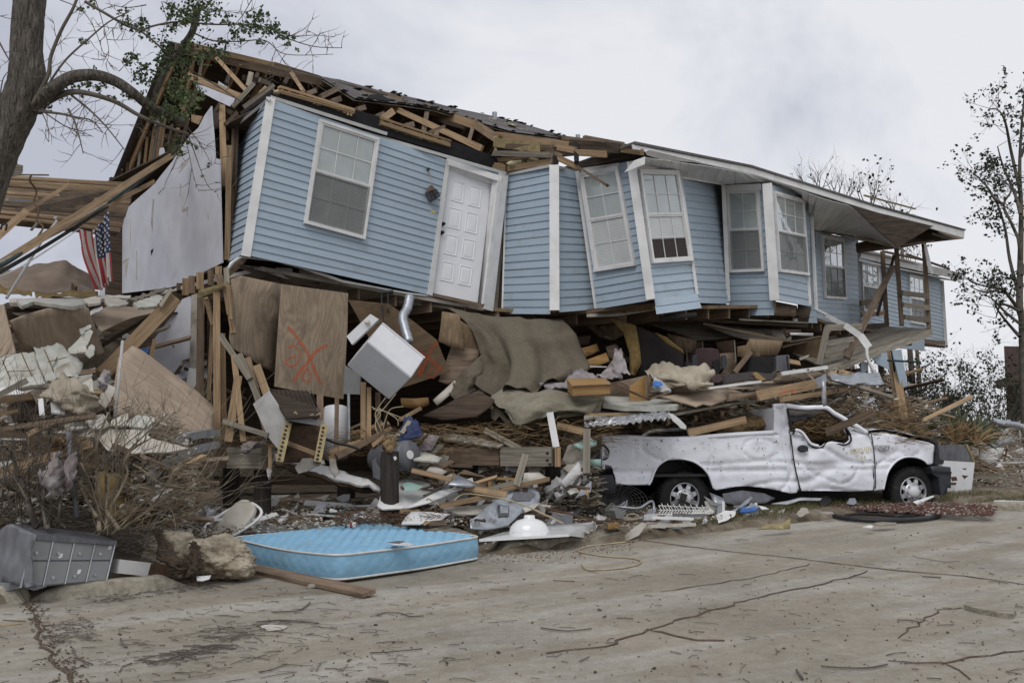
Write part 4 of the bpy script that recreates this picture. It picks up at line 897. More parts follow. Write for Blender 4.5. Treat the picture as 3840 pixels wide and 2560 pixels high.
E_ = [([(395,690),(480,680),(490,740),(440,830)],10.5,'tile_floor','pale triangular flap on the folded vinyl sheet'), ([(470,850),(600,785),(645,870),(630,930),(540,952),(480,930)],10.35,'gyp','flat grey board piece on the folded vinyl sheet'),
([(570,690),(700,560),(760,525),(782,545),(720,680),(640,730),(585,728)],10.9,'tile_floor','pointed pale slab leaning on the large weathered plywood'), ([(668,520),(760,485),(770,500),(690,565)],11.1,'tile_floor','small pale chip above the pointed slab'),
([(645,690),(720,658),(730,715),(670,715)],10.7,'gyp','cream chip below the pointed slab'), ([(720,720),(770,650),(795,665),(790,740),(760,760)],10.7,'tile_floor','grey lump of board right of the pointed slab'),
([(820,1130),(905,985),(975,1015),(965,1060),(885,1190)],10.3,'gyp','pinkish tan board slab beside the white upright pipe'), ([(428,1130),(510,1128),(550,1160),(545,1235),(440,1220)],9.9,'white','white broken corner piece below the folded vinyl sheet'),
([(640,1010),(770,935),(790,1060),(700,1050)],10.5,'gyp','stained sliver of board left of the tan slab'), ([(545,1320),(620,1300),(740,1360),(560,1368)],9.9,'gyp','small pink board in front of the tan broken panels'),
([(580,1330),(740,1290),(745,1345),(590,1370)],9.85,'gyp','tan broken panel left of the pointed tan panel'), ([(720,1290),(830,1240),(870,1235),(925,1330),(880,1350),(780,1360)],9.9,'gyp','pointed tan panel in front of the white upright pipe'),
([(930,1330),(935,1290),(1070,1228),(1085,1330)],10.0,'gyp','tan panel right of the white upright pipe'), ([(1085,1285),(1140,1245),(1290,1262),(1300,1290),(1210,1350),(1090,1340)],10.1,'tile_floor','curled pale vinyl piece at the foot of the big tan plywood'),
([(1100,1345),(1280,1320),(1240,1420),(1130,1380)],10.0,'tile_floor','lower curled vinyl piece at the foot of the big tan plywood'), ([(445,1385),(640,1358),(1110,1365),(1280,1440),(1590,1520),(1420,1555),(1010,1568),(900,1540),(830,1440),(600,1410)],9.8,'gyp','wide flat grey tan drywall sheet behind the bare bush'),
([(385,1080),(505,1070),(500,1120),(400,1160)],10.1,'dark_wood','dark hollow box side under the folded vinyl'), ([(180,1080),(260,1060),(320,1180),(300,1290),(120,1290),(60,1180)],10.4,'dark_wood','dark cabinet side in the left rubble'),
([(-30,1010),(120,1020),(205,1050),(180,1075),(-30,1060)],10.1,'white','white moulded trim lying over the left rubble')]
for q, d, m, lab in E_:ts(q, d, d+.15, .25, m, lab, 'board fragment', 'board_fragment', .02, jag=.01, gx=(q[0][0],q[0][1],q[1][0],q[1][1]))
o = cloth([[(380,1060,10.1),(430,960,10.2),(560,930,10.3),(640,970,10.3)],[(340,1110,10.0),(480,1060,9.95),(640,1010,9.9),(780,1060,10.1)],[(420,1120,10.0),(560,1130,9.9),(700,1120,9.95),(825,1110,10.2)],[(540,1200,9.95),(620,1230,9.9),(680,1240,9.9),(800,1230,10.2)]], 'quilt', 'plastic_sheet', amp=.08, fr=4); tag(o, 'crumpled cream plastic sheet below the vinyl floor sheets', 'sheet')
o = cloth([[(870,900,10.2),(895,870,10.2),(940,890,10.2)],[(835,950,10.1),(880,930,10.0),(915,930,10.1)],[(840,1010,10.1),(870,1000,10.0),(905,1000,10.1)],[(860,1050,10.1),(875,1055,10.1),(890,1040,10.1)]], 'cloth', 'rag', amp=.05, fr=4); tag(o, 'pale rag bunched left of the white upright pipe', 'rag')
mb = MB(); mb.tube([P(1030,622,10.2),P(968,1255,9.9)], sz(13,10), 10); tag(mb.build('upright_pipe','plastic',None,True), 'white plastic pipe standing upright in the left rubble', 'pipe')
for a in[(-40,1120,9.8,255,1090,10.2,60,'pine','pale timber with a cut end above the dark cabinet side'), (-40,1095,9.6,225,955,10.0,50,'gray_wood','grey timber tilted over the vinyl floor sheet'), (0,1365,9.4,800,1245,10.0,38,'old_pine','long brown timber lying level across the left rubble'),
(-40,1395,9.5,460,1480,9.9,90,'old_pine','wide old beam lying under the long brown timber'), (240,1400,9.5,430,1310,9.9,40,'pine','pale timber poking out under the long brown timber'), (340,1110,10,355,1260,9.9,40,'white','white narrow board standing below the cream plastic sheet'),
(-40,1445,9.3,205,1448,9.5,14,'white','thin white moulding lying at the far left'), (-40,1250,9.8,150,1205,9.9,28,'pine','short split batten left of the long brown timber')]:
 tl(*a[:8], a[8])
crop('W')
for a in[(-40,780,9.2,830,510,9.8,70,'pine','pale two by six rising right behind the grey cloth'), (-40,610,9.4,440,660,9.6,44,'old_pine','brown timber low behind the grey cloth'), (200,550,9.8,600,600,9.9,44,'pine','pale timber behind the grey pipe'),
(100,760,9.0,420,860,9.3,34,'pine','slim timber behind the left bare stems'), (600,920,9.1,850,990,9.4,34,'pine','slim timber right of the grey pipe'), (720,700,9.6,850,720,9.7,30,'pine','short light block behind the bare bush'), (690,760,9.7,870,840,9.8,60,'dark_wood','dark plank behind the bare bush'),
(740,640,9.8,860,560,9.9,34,'pine','small light splinter beside the bare bush'), (20,850,9.1,380,900,9.3,30,'old_pine','brown plank lying behind the left bare stems'), (1100,780,9.9,1650,620,11,34,'old_pine','long grey brown batten behind the bare bush branches')]:
 tl(*a[:8], a[8])
ts([(870,760),(1150,790),(1400,880),(1560,920),(1760,1050),(1750,1190),(1400,1250),(1100,1200),(900,1100)], 9.4, 10.6, .3, 'mustard', 'olive brown board lying flat behind the bare bush', 'board', 'board_fragment', sp=.15, amp=.04)
mb = MB(); mb.tube([P(620,410,9.2),P(640,640,9.1),P(695,1180,8.9)], sz(22,9.1), 10); tag(mb.build('gray_pipe','hood_gray',None,True), 'grey pipe standing crooked beside the hanging grey cloth', 'pipe')
mb = MB(); mb.tube([P(1570,530,10.3),P(1700,450,10.6),P(1850,420,11),P(1960,415,11.4)], [.05,.06,.06,.05], 4); tag(mb.build('gutter','galv',None), 'upper length of bent blue grey gutter at the foot of the plywood', 'gutter')
mb = MB(); mb.tube(cat([P(1340,830,9.8),P(1500,700,10),P(1700,590,10.5),P(1960,520,11.3)],4), .055, 4); tag(mb.build('gutter','galv',None), 'long curved grey gutter passing behind the bush branches', 'gutter')
o = cloth([[(380,960,8.7),(440,700,8.7),(520,580,8.75),(550,620,8.8)],[(340,760,8.6),(430,760,8.55),(500,720,8.6),(560,680,8.8)],[(350,860,8.6),(440,830,8.5),(520,830,8.6),(640,760,8.7)],[(440,950,8.6),(460,940,8.5),(540,920,8.6),(600,880,8.7)],[(450,1030,8.7),(470,1030,8.65),(520,960,8.65),(570,1000,8.7)]], 'cloth', 'hanging_cloth', amp=.05, fr=3); tag(o, 'torn grey cloth draped on bare stems behind the mailboxes', 'cloth')
o = cloth([[(690,590,8.7),(700,600,8.7),(697,680,8.7)],[(600,680,8.7),(640,700,8.65),(690,740,8.7)],[(590,800,8.6),(630,830,8.6),(670,820,8.65)],[(580,930,8.7),(600,940,8.7),(640,900,8.7)]], 'cloth', 'hanging_cloth', amp=.04, fr=3); tag(o, 'smaller strip of grey cloth hanging right of the grey pipe', 'cloth')
# ================================================================ ground storey, left half
crop('E')
for(x1, y1, x2, y2, w, m, d) in[(1695,262,1690,1075,44,'old_pine',13.2), (1732,262,1788,445,30,'pine',13.1), (1788,440,1748,1125,36,'pine',13.1), (1820,210,1822,1450,56,'pine',12.7), (1868,560,1880,1450,48,'pine',12.8), (1892,180,1962,560,44,'pine',12.8), (1760,300,1760,1100,40,'dark_wood',13.4), (1905,150,1930,380,50,'old_pine',12.9)]:
 hb(x1, y1, d, x2, y2, d-.1, w, m, 'stud')
for(x, y0, y1, w, d) in[(1500,150,210,34,13.9), (1560,110,250,56,13.6), (1610,90,235,50,13.5), (1680,60,200,60,13.4), (1770,40,170,50,13.3), (1835,10,140,56,13.2)]:hb(x, y0, d, x+2, y1, d, w, 'pine' if w>52 else 'old_pine', 'joist', .3)
hb(1430, 195, 14.0, 1800, 10, 13.5, 14, 'old_pine', 'plate'); hb(1675, 238, 12.9, 1905, 148, 12.7, 44, 'yellowwood', 'plate', .09); hb(1900, 20, 13.1, 1910, 150, 12.9, 44, 'gray_wood', 'stud')
crop('F')
for(x1, y1, d1, x2, y2, d2, w, m) in[(105,345,13,95,1130,12.8,44,'old_pine'), (300,280,12.7,330,480,12.7,30,'pine'), (330,248,12.6,345,520,12.6,34,'pine'), (262,640,12.5,495,985,12.3,44,'gray_wood'), (370,800,12.4,445,1475,12.2,44,'pine'), (405,960,12.35,325,1475,12.2,60,'pine'),
(415,790,12.45,690,1455,12.1,44,'gray_wood'), (475,820,12.5,640,1445,12.2,56,'old_pine'), (550,880,12.4,755,1465,12.0,62,'pine'), (290,1315,12.2,640,1425,12.0,40,'gray_wood'), (740,1465,11.9,1010,1568,11.8,34,'pine'), (240,160,13,290,270,13,60,'old_pine'), (150,360,12.9,205,560,12.9,34,'pine'),
(1045,1110,13.0,1050,1500,12.9,50,'old_pine'), (1178,1130,12.9,1172,1568,12.8,34,'old_pine'), (1385,1010,13.4,1385,1450,13.3,44,'pine'), (1430,1050,13.3,1428,1440,13.2,34,'pine'), (1500,1090,13.5,1500,1400,13.4,40,'old_pine'), (1560,1120,13.6,1560,1380,13.5,26,'dark_wood'), (990,1080,13.6,985,1200,13.5,30,'dark_wood'),
(100,300,12.7,300,240,12.6,26,'yellowwood'), (410,100,13.2,760,210,14.0,34,'dark_wood'), (730,200,13.9,1250,300,14.6,26,'dark_wood')]:
 hb(x1, y1, d1, x2, y2, d2, w, m, 'stud')
hs([(350,200),(430,175),(740,240),(725,640),(706,945),(580,880),(352,738),(338,670),(362,330)], 12.75, 13.4, 0, 'ply_mid', 'plywood_board', .015, gx=(400,240,380,700), sp=.2, amp=.012, fr=1)
pl2 = plane_of([(690,240),(1265,1140)], 12.85, 13.7, .1)
pw = sheet_world([pl2.hit(*p) for p in[(745,240),(1266,312),(1262,560),(1230,1142),(960,1095),(690,1042),(712,700)]], pl2.hit(760,900)-pl2.hit(790,300), pl2.n, .015, 'ply_mid', 'plywood_board', house)
for q, w in[([(790,575),(850,640),(910,720),(965,820),(1010,930),(1052,1022)],.05), ([(1106,715),(1010,770),(960,840),(890,920),(835,1005)],.05), ([(795,740),(830,722),(872,745),(887,800),(870,850),(820,885),(780,860),(800,822),(850,805)],.03), ([(945,900),(910,950),(915,990),(950,1002),(970,960),(945,900)],.03)]:
 stroke(q, pl2, w, 'spray', 'painted_mark', pw)
pl3 = plane_of([(1268,365),(2062,1055)], 14.0, 14.3, -.5)
pw = sheet_world([pl3.hit(*p) for p in[(1268,368),(1400,380),(1590,400),(1760,520),(1962,680),(2062,925),(1850,1000),(1672,1058),(1540,960),(1420,640)]], pl3.hit(1980,700)-pl3.hit(2050,900), pl3.n, .015, 'ply_dark', 'plywood_board', house)
for q, w in[([(1785,742),(1900,820),(2005,915)],.06), ([(1970,690),(1890,800),(1830,965)],.045), ([(1785,908),(1830,872),(1820,950)],.035), ([(1925,895),(1895,930),(1905,970),(1950,965),(1955,910),(1925,895)],.03)]:
 stroke(q, pl3, w, 'spray', 'painted_mark', pw)
hs([(885,130),(1110,180),(1112,292),(885,232)], 15.4, 15.6, 0, 'gyp', 'drywall_panel'); hs([(1112,182),(1400,240),(1620,300),(1920,345),(2091,392),(2091,430),(1760,392),(1400,332),(1112,282)], 15.3, 16.0, .6, 'gyp', 'ceiling', .02)
hs([(685,130),(705,112),(822,118),(832,135),(800,190),(770,200)], 14.2, 14.3, 0, 'white', 'exhaust_hood', .15); hs([(430,90),(690,118),(690,128),(430,100)], 13.7, 14.2, 0, 'gyp', 'shelf', .03); hs([(600,155),(685,125),(800,200),(720,205)], 14.0, 14.1, 0, 'gyp', 'shelf', .05)
sk = [(480,22), (720,52), (920,105), (1110,165), (1230,210), (1500,262), (1700,300), (1940,335), (1940,343), (1700,315), (1500,276), (1220,228), (1080,180), (900,122), (700,66), (500,42), (430,40), (380,70), (330,130), (318,148), (296,160), (340,70), (400,28)]
hs(sk, 13.25, 15.4, 0, 'white', 'starter_strip', .008, sp=.2, amp=.015)
hs([(318,100),(430,45),(480,45),(410,120),(340,180),(315,250),(290,240)], 13.3, 13.5, 0, 'old_pine', 'splintered_joist', .1)
wm = thing('washing_machine', 'white washing machine hanging upside down among wires below the door', 'washing machine', P(1420,900,12.7))
s_ = .4782*12.6/FPX
O_ = P(1420, 695, 12.5); VA, VB, VC = V((332*s_,.152,-273*s_)), V((-202*s_,.387,-170*s_)), V((90*s_,.354,180*s_))
def boxv(o, a, b, c, m, name, par, bev=.012):
 bm = bmesh.new(); cc = o+(a+b+c)/2; vs = [bm.verts.new((a*i+b*j+c*k)-(a+b+c)/2) for i in(0,1) for j in(0,1) for k in(0,1)]
 for f in[(0,1,3,2), (4,6,7,5), (0,4,5,1), (2,3,7,6), (0,2,6,4), (1,5,7,3)]:bm.faces.new([vs[i] for i in f])
 bmesh.ops.recalc_face_normals(bm, faces=bm.faces)
 if bev:bmesh.ops.bevel(bm, geom=list(bm.edges)+list(bm.verts), offset=bev, segments=2, affect='EDGES')
 me = bpy.data.meshes.new('m'); bm.to_mesh(me); bm.free(); ob = link(name, me, m, par); return place(ob, Matrix.Translation(cc))
boxv(O_, VA, VB, VC*.93, 'appliance', 'cabinet', wm); boxv(O_+VC*.94+VB*.01, VA*1.01, VB*1.0, VC*.07, 'appliance', 'lid', wm, .005)
kp = O_+VB+VC; kc = boxv(O_+VC*.97+VB*1.0-VA*.02, VA*.22+VB*.06, VB*.35, VC*-.0-VB*0+V((-0.02,.03,.26)), 'appliance', 'panel_box', wm, .01) if 0 else None
ck = sheet([(1253,650),(1440,474),(1506,515),(1296,714)], 12.95, 12.95, 0, .13, 'appliance', 'control_panel', wm)
mb = MB(); c = P(1420, 540, 12.93); mb.tube([c,c+V((-.01,-.04,0))], .034, 14); mb.build('knob', 'gyp', wm, True)
mb = MB(); mb.tube(cat([P(1750,335,13.6),P(1730,430,13.5),P(1695,500,13.4),P(1712,590,13.3),P(1745,700,13.2)],5), [.065+.006*(i%2) for i in range(21)], 12); tag(mb.build('exhaust_duct','galv',None,True), 'crumpled silver exhaust duct dangling above the washing machine', 'duct')
mb = MB(); mb.tube(cat([P(1530,290,14),P(1530,400,13.9),P(1545,540,13.5)],4), .012, 6); mb.tube([P(1580,290,14),P(1578,460,13.9)], .014, 6); mb.tube([P(1620,300,14),P(1510,310,14)], .03, 8); tag(mb.build('pipework','black',None), 'thin dark plumbing pipes hanging beside the silver duct', 'pipes')
ts([(1238,875),(1362,955),(1357,1105),(1228,1100)], 13.6, 13.6, 0, 'box_gray', 'grey green panel box between plywood and washing machine', 'panel', 'panel_box', .1)
wh = thing('water_heater', 'white water heater standing behind the studs under the plywood boards', 'water heater', P(1170,1560,13.4))
mb = MB(); c0, c1 = P(1168, 1210, 13.5), P(1166, 1600, 13.3); r = sz(95, 13.4); mb.tube([c0,c0+(c1-c0)*.03,c1], [r*.93,r,r], 28); mb.build('tank', 'appliance', wh, True)
mb = MB(); mb.tube([P(1270,1100,13.2),P(1272,1568,13.1)], sz(12,13.2), 8); mb.build('pipe', 'galv', wh)
rf = thing('refrigerator', 'rusty open back of a refrigerator below the left plywood board', 'refrigerator', P(900,1560,11.9))
R0, R1, R2, R3 = P(795, 1335, 11.8), P(1080, 1350, 11.9), P(1025, 1640, 11.6), P(725, 1640, 11.5)
for a, b, w in[(R0,R3,.09), (R1,R2,.09)]:
 board(a, b, w, .06, 'yellowwood', 'frame', rf)
 for i in range(9):
  q = lerp(a, b, (i+.7)/9.5); board(q+V((0,-.04,.02)), q+V((0,-.04,-.05)), .03, .01, 'dark_wood', 'slot', rf)
mb = MB(); mb.bar(P(775,1285,11.9), P(1075,1335,12), .07, .05); mb.build('top_rail', 'plastic', rf); mb = MB(); mb.bar(P(640,1070,12.7), P(785,1300,11.9), .05, .05); mb.build('side_rail', 'plastic', rf)
sheet([(805,1340),(1065,1355),(1020,1640),(745,1640)], 12.15, 12.25, 0, .02, 'rust', 'back_panel', rf, sp=.1, amp=.02)
sheet([(640,1060),(960,1080),(1045,1275),(785,1290)], 12.0, 12.3, 1.0, .03, 'dark_wood', 'top_panel', rf)
sheet([(520,1180),(640,1080),(790,1310),(745,1568),(640,1440)], 12.1, 11.9, 0, .03, 'plastic', 'side_panel', rf)
mb = MB()
for i in range(10):x = 665+i*34; mb.tube([P(x,1070,12.45),P(x+85,1270,12.0)], .006, 5)
mb.build('condenser_coil', 'black', rf)
mb = MB(); mb.tube(cat([P(790,1270,11.85),P(840,1285,11.8),P(850,1240,11.8),P(900,1300,11.8),P(990,1260,11.85),P(985,1290,11.85),P(1050,1250,11.9),P(1040,1290,11.9)],4), .008, 6); mb.build('wire', 'cable', rf)
crop('J')
def pile(x, y0, y1, w, d, label, m='pile', par=None):
 a, b = P(x, y0, d), P(x, y1, d); r = sz(w, d)/2; mb = MB(); k = 18; n = 10
 for i in range(n+1):
  c = lerp(a, b, i/n)
  for j in range(k):t = 2*math.pi*j/k; rr = r*(1+.06*noise.noise(V((math.cos(t)*2,math.sin(t)*2,i*.25+x)))-.10*(abs(noise.noise(V((t*3,x*.1,i*.05))))<.05)); mb.v.append(c+V((math.cos(t)*rr,math.sin(t)*rr,0)))
 for i in range(n):
  for j in range(k):q = i*k+j; p = i*k+(j+1)%k; mb.f.append((q,p,p+k,q+k)); mb.m.append(0)
 mb.f.append(tuple(range(k))[::-1]); mb.m.append(0)
 o = mb.build('pile', m, par);
 if label:tag(o, label, 'pile', None)
 return o
pile(330, 300, 690, 120, 13.2, 'leftmost round dark timber pile under the left floor beam'); pile(558, 318, 690, 128, 12.6, 'round dark timber pile under the right end of the left floor beam'); pile(1172, 400, 640, 132, 14.3, 'dark pile deep under the house behind the white crusted sheet')
pm = pile(1492, 180, 700, 136, 12.2, 'free standing timber pile with a coconut shell on top')
tag(sheet([(1518,222),(1535,213),(1546,232),(1530,248)],12.03,12.03,0,.003,'white','paper_tag'), 'small white paper tag on the free standing pile', 'tag')
def beam(x0, x1, y, w, d0, d1, m, label, **k):return tl(x0, y, d0, x1, y, d1, w, m, label, 'beam', 'floor_beam', .25)
beam(105, 338, 222, 156, 12.9, 12.6, 'old_pine', 'left part of the thick floor beam on the left piles'); beam(342, 600, 226, 150, 12.55, 12.3, 'gray_wood', 'right part of the thick floor beam on the left piles')
tl(612, 145, 12.28, 612, 305, 12.28, 26, 'pine', 'pale splice block on the end of the left floor beam', 'block', 'block', .28)
hb(200, 395, 14.6, 1250, 395, 15.2, 60, 'dark_wood', 'floor_beam', .2)
crop('G')
beam(325, 810, 1275, 138, 13.6, 13.2, 'old_pine', 'left dark part of the thick floor beam behind the central pile'); beam(815, 1215, 1278, 146, 13.15, 12.8, 'gray_wood', 'right bolted part of the thick floor beam behind the central pile')
tl(1236, 1205, 12.8, 1238, 1355, 12.8, 46, 'pine', 'pale end block of the bolted floor beam', 'block', 'block', .2)
for x, y in[(1155,1252), (1155,1308), (1175,1340)]:mb = MB(); c = P(x, y, 12.55); mb.tube([c,c+V((0,-.03,0))], .022, 8); tag(mb.build('bolt','black',None), 'round bolt head near the end of the bolted floor beam', 'bolt', 'bolts on the bolted floor beam')
pile(1200, 1350, 1560, 118, 13.1, 'dark pile carrying the bolted floor beam'); pile(608, 1335, 1520, 104, 13.9, 'dark pile carrying the left dark floor beam')
tl(985, 1262, 12.4, 912, 1505, 12.3, 52, 'gray_wood', 'grey board leaning against the bolted floor beam')
tl(1466, 1072, 12.9, 1462, 1420, 12.7, 56, 'gray_wood', 'short upright post beside the truck tailgate', 'post', 'post', .1); tl(1232, 1035, 13.2, 1455, 1085, 12.9, 54, 'pine', 'pale horizontal timber meeting the short upright post')
crop('J')
lump([(P(1488,135,12.15),(.085,.085,.10)),(P(1490,165,12.1),(.06,.06,.05))], 'straw', 'coconut', None); co_ = [o for o in COL.objects if o.name=='coconut'][0]; tag(co_, 'husked coconut with stringy top on the free standing pile', 'coconut')
mb = MB()
for i in range(40):
 a = random.random()*6.28; c = P(1485, 90, 12.15); b = c+V((math.cos(a)*.09,math.sin(a)*.09,random.uniform(-.12,.02))); mb.tube([c+V((0,0,-.02)),lerp(c,b,.5)+V((0,0,.04)),b], .005, 4)
fz = mb.build('husk_fibre', 'straw', None); fz.parent = co_; place(fz, Matrix.Translation(PM[fz.name].translation))
# ================================================================ ground storey, right half: rooms spilled open
crop('G')
o = cloth([[(370,120,15.2),(560,150,15.2),(800,185,15.1),(1000,190,15.1),(1260,200,15.3)],[(540,250,15.0),(700,300,14.8),(900,330,14.6),(1150,340,14.6),(1370,330,15.0)],[(640,430,14.8),(780,480,14.5),(950,500,14.3),(1200,500,14.4),(1440,500,14.9)],[(690,640,14.6),(800,640,14.3),(980,640,14.0),(1200,630,14.1),(1475,605,14.6)],[(620,760,14.4),(740,790,14.0),(920,745,13.8),(1110,715,13.8),(1320,680,14.2)]], 'carpet', 'carpet', sub=8, amp=.05, fr=2, fold=lambda u, v:(.09*math.sin(u*15+v*1.2)+.05*math.sin(u*31+2))*min(1,v*1.6)); tag(o, 'huge olive brown carpet hanging like a curtain in the middle of the wreck', 'carpet')
o = cloth([[(740,795,14.1),(950,745,14.0),(1130,728,14.0),(1320,765,14.0),(1605,785,14.0)],[(722,845,13.9),(900,822,13.5),(1150,812,13.4),(1350,832,13.5),(1590,830,13.7)],[(765,885,13.6),(900,905,13.3),(1100,890,13.2),(1300,900,13.3),(1540,880,13.5)],[(815,935,13.5),(935,1035,13.2),(1075,975,13.15),(1215,925,13.2),(1500,945,13.4)]], 'carpet_light', 'carpet', sub=8, amp=.05, fr=3, fold=lambda u, v:.05*math.sin(u*11+v*5)); tag(o, 'pale olive carpet folded over the floor edge below the hanging one', 'carpet')
ts([(715,880),(760,895),(880,1000),(930,1035),(1120,985),(1112,1060),(1050,1040),(985,1060),(990,1190),(955,1150),(930,1200),(890,1120),(830,1020),(780,960),(745,1000),(715,975)], 13.7, 13.7, .1, 'carpet', 'torn carpet rags dangling under the pale folded carpet', 'carpet', 'carpet_rag', .01, jag=.03)
o = cloth([[(640,480,14.7),(680,560,14.7),(690,640,14.7)],[(500,610,14.5),(590,640,14.4),(660,700,14.5)],[(430,690,14.4),(520,740,14.3),(590,760,14.4)],[(395,800,14.3),(440,830,14.2),(520,810,14.3)]], 'carpet', 'carpet', sub=7, amp=.06); tag(o, 'rolled up end of dark rug left of the hanging carpet', 'rug')
gs = [([(1210,935),(1500,880),(1590,830),(1570,930),(1400,960),(1230,975)],13.5,13.6,.1,'carpet_light','carpet offcut lying at the right end of the pale folded carpet','carpet','carpet_piece'),
([(330,140),(470,165),(505,450),(400,420),(300,375)],14.5,14.6,0,'ply_dark','dark plywood strip between the sprayed board and hanging carpet','plywood','plywood_sheet'),
([(455,200),(560,270),(640,440),(560,600),(505,450)],14.9,15,0,'ply_dark','dark wedge of board edging the hanging carpet','plywood','plywood_sheet'),
([(400,420),(635,440),(560,600),(460,690),(370,715),(302,690)],14.6,14.7,.2,'old_pine','tilted brown board left of the rolled up rug','board','board_sheet'),
([(180,960),(450,820),(620,752),(742,832),(715,885),(600,965),(330,988)],13.9,13.6,.5,'dark_wood','dark triangular table top lying under the hanging carpet','table top','table_top'),
([(258,835),(430,680),(442,702),(385,800),(290,878)],14.3,14.3,.2,'gyp','grey slab of foam in the dark opening under the sprayed board','foam','foam_slab'),
([(5,820),(220,815),(230,870),(150,905),(10,890)],14.6,14.6,0,'cab_wood','brown cabinet bottom in the dark under the sprayed board','cabinet','loose_sheet'),
([(1408,432),(1545,390),(1568,448),(1430,505)],15.6,15.8,.1,'cab_wood','upper brown drawer front right of the hanging carpet','drawer front','loose_board'),
([(1436,530),(1618,463),(1646,530),(1462,600)],15.2,15.4,.1,'cab_wood','lower brown drawer front right of the hanging carpet','drawer front','loose_board'),
([(1615,420),(1690,395),(1762,470),(1752,550),(1640,500)],15.5,15.7,.1,'old_pine','brown cabinet side beside the two drawer fronts','cabinet','loose_sheet'),
([(1390,340),(1500,330),(1480,400),(1400,410)],16.2,16.2,0,'old_pine','dim brown box corner above the two drawer fronts','cabinet','loose_sheet'),
([(340,1090),(560,1118),(810,1180),(770,1204),(540,1170),(345,1150)],13.5,13.2,.5,'gyp','cream board layered over the left dark floor beam','board','board_sheet'),
([(150,1200),(230,1105),(310,1115),(250,1230),(160,1235)],13.1,13.1,.1,'cloth','pale rag hanging at the left end of the dark floor beam','rag','rag'),
([(95,1280),(190,1240),(330,1280),(300,1310),(110,1300)],12.7,12.8,.3,'tile_floor','pale crusted board piece left of the dark floor beam','board','board_fragment'),
([(110,1360),(300,1180),(350,1190),(180,1400),(150,1440),(60,1450)],12.9,13.1,.2,'gray_wood','grey plank sheet sloping down from the dark floor beam','board','board_sheet'),
([(205,1390),(250,1340),(370,1390),(330,1420)],12.6,12.7,.2,'gyp','tan triangular board under the dark floor beam','board','board_fragment'),
([(380,1490),(450,1425),(620,1500),(560,1510)],11.9,12.2,.3,'galv','grey ridged board corner left of the wood frame','board','board_fragment'),
([(975,1400),(1090,1400),(1150,1440),(960,1490)],12.6,12.7,.2,'gyp','tan rounded board under the bolted floor beam','board','board_fragment'),
([(1275,1310),(1320,1190),(1500,1130),(1545,1190),(1440,1230),(1420,1370),(1350,1400)],13.1,13.3,0,'gyp','broken bathtub surround shell behind the upright post','shell','shell_piece'),
([(1360,1188),(1440,1150),(1540,1140),(1545,1180),(1430,1220)],13.0,13.2,.3,'teal','mint green curved rim behind the upright post','rim','rim_piece'),
([(1490,1300),(1575,1298),(1578,1360),(1490,1350)],13.0,13.0,0,'teal','mint green chip beside the truck tail lamp','chip','rim_piece'),
([(1260,1480),(1400,1320),(1425,1340),(1420,1420),(1300,1520)],12.6,12.7,.1,'plastic','crumpled white plastic bag left of the upright post','bag','plastic_bag')]
for q, a, b, t, m, l, c, n in gs:ts(q, a, b, t, m, l, c, n, .02, jag=.012, sp=.16, amp=.02)
for a in[(425,875,13.8,722,862,13.7,22,'pine','pale stick jutting left from the pale folded carpet'), (630,898,13.7,722,893,13.6,20,'pine','second shorter stick under the pale stick'), (665,1070,13.3,945,1218,13.0,44,'gray_wood','grey plank slanting down onto the bolted floor beam'),
(95,1385,12.3,410,1460,12.1,36,'pine','light timber lying below the dark floor beam, left end'), (0,990,13,160,900,13.3,30,'pine','light timber end below the sprayed board'), (130,1140,12.9,200,1100,12.9,20,'pine','tiny pale stick beside the navy cloth'), (10,1100,12.7,75,1000,12.8,34,'gray_wood','short grey slat with holes beside the navy cloth'),
(1060,1200,13.4,1180,1080,13.5,20,'dark_wood','dark slat above the bolted floor beam'), (1440,505,15.2,1455,455,15.2,10,'pine','white peg on the lower drawer front'), (1480,572,14.9,1620,576,14.9,8,'white','thin white rod below the lower drawer front')]:tl(*a[:8], a[8])
tag(cloth([[(30,990,12.9),(70,960,12.9),(120,990,12.9)],[(0,1100,12.8),(80,1080,12.7),(170,1060,12.8)],[(0,1160,12.7),(60,1150,12.7),(190,1110,12.7)]],'navy','garment',amp=.06,fr=5), 'navy blue garment tangled in sticks behind the coconut pile', 'garment')
tag(cloth([[(1540,650,14.3),(1640,560,14.5),(1690,455,14.6),(1750,450,14.6)],[(1560,655,14.2),(1660,620,14.3),(1690,540,14.4),(1745,480,14.5)],[(1700,660,14.1),(1740,640,14.1),(1760,620,14.1),(1800,650,14.1)]],'cloth','curtain',amp=.08,fr=5), 'lilac grey curtain knotted beside the brown cabinet side', 'curtain')
tag(cloth([[(1090,705,14.0),(1280,680,14.1),(1400,590,14.3),(1530,650,14.2)],[(1100,720,13.9),(1300,710,13.8),(1420,650,13.9),(1550,665,14.0)],[(1150,740,13.8),(1300,740,13.7),(1420,690,13.7),(1600,680,13.8)]],'cloth','bed_sheet',amp=.07,fr=5), 'lilac grey bed sheet crumpled behind the yellow drawer', 'sheet')
dr = thing('drawer', 'yellow brown wooden drawer standing on the floor edge beside the pale carpet', 'drawer', P(1480,790,13.3))
sheet([(1348,722),(1648,708),(1650,786),(1355,803)], 13.2, 13.3, 0, .02, 'cab_wood', 'front', dr)
sheet([(1308,682),(1350,722),(1356,803),(1316,770)], 13.6, 13.2, 0, .015, 'cab_wood', 'side', dr)
sheet([(1308,672),(1598,668),(1645,708),(1350,720)], 13.45, 13.45, .45, .012, 'cab_wood', 'bottom', dr)
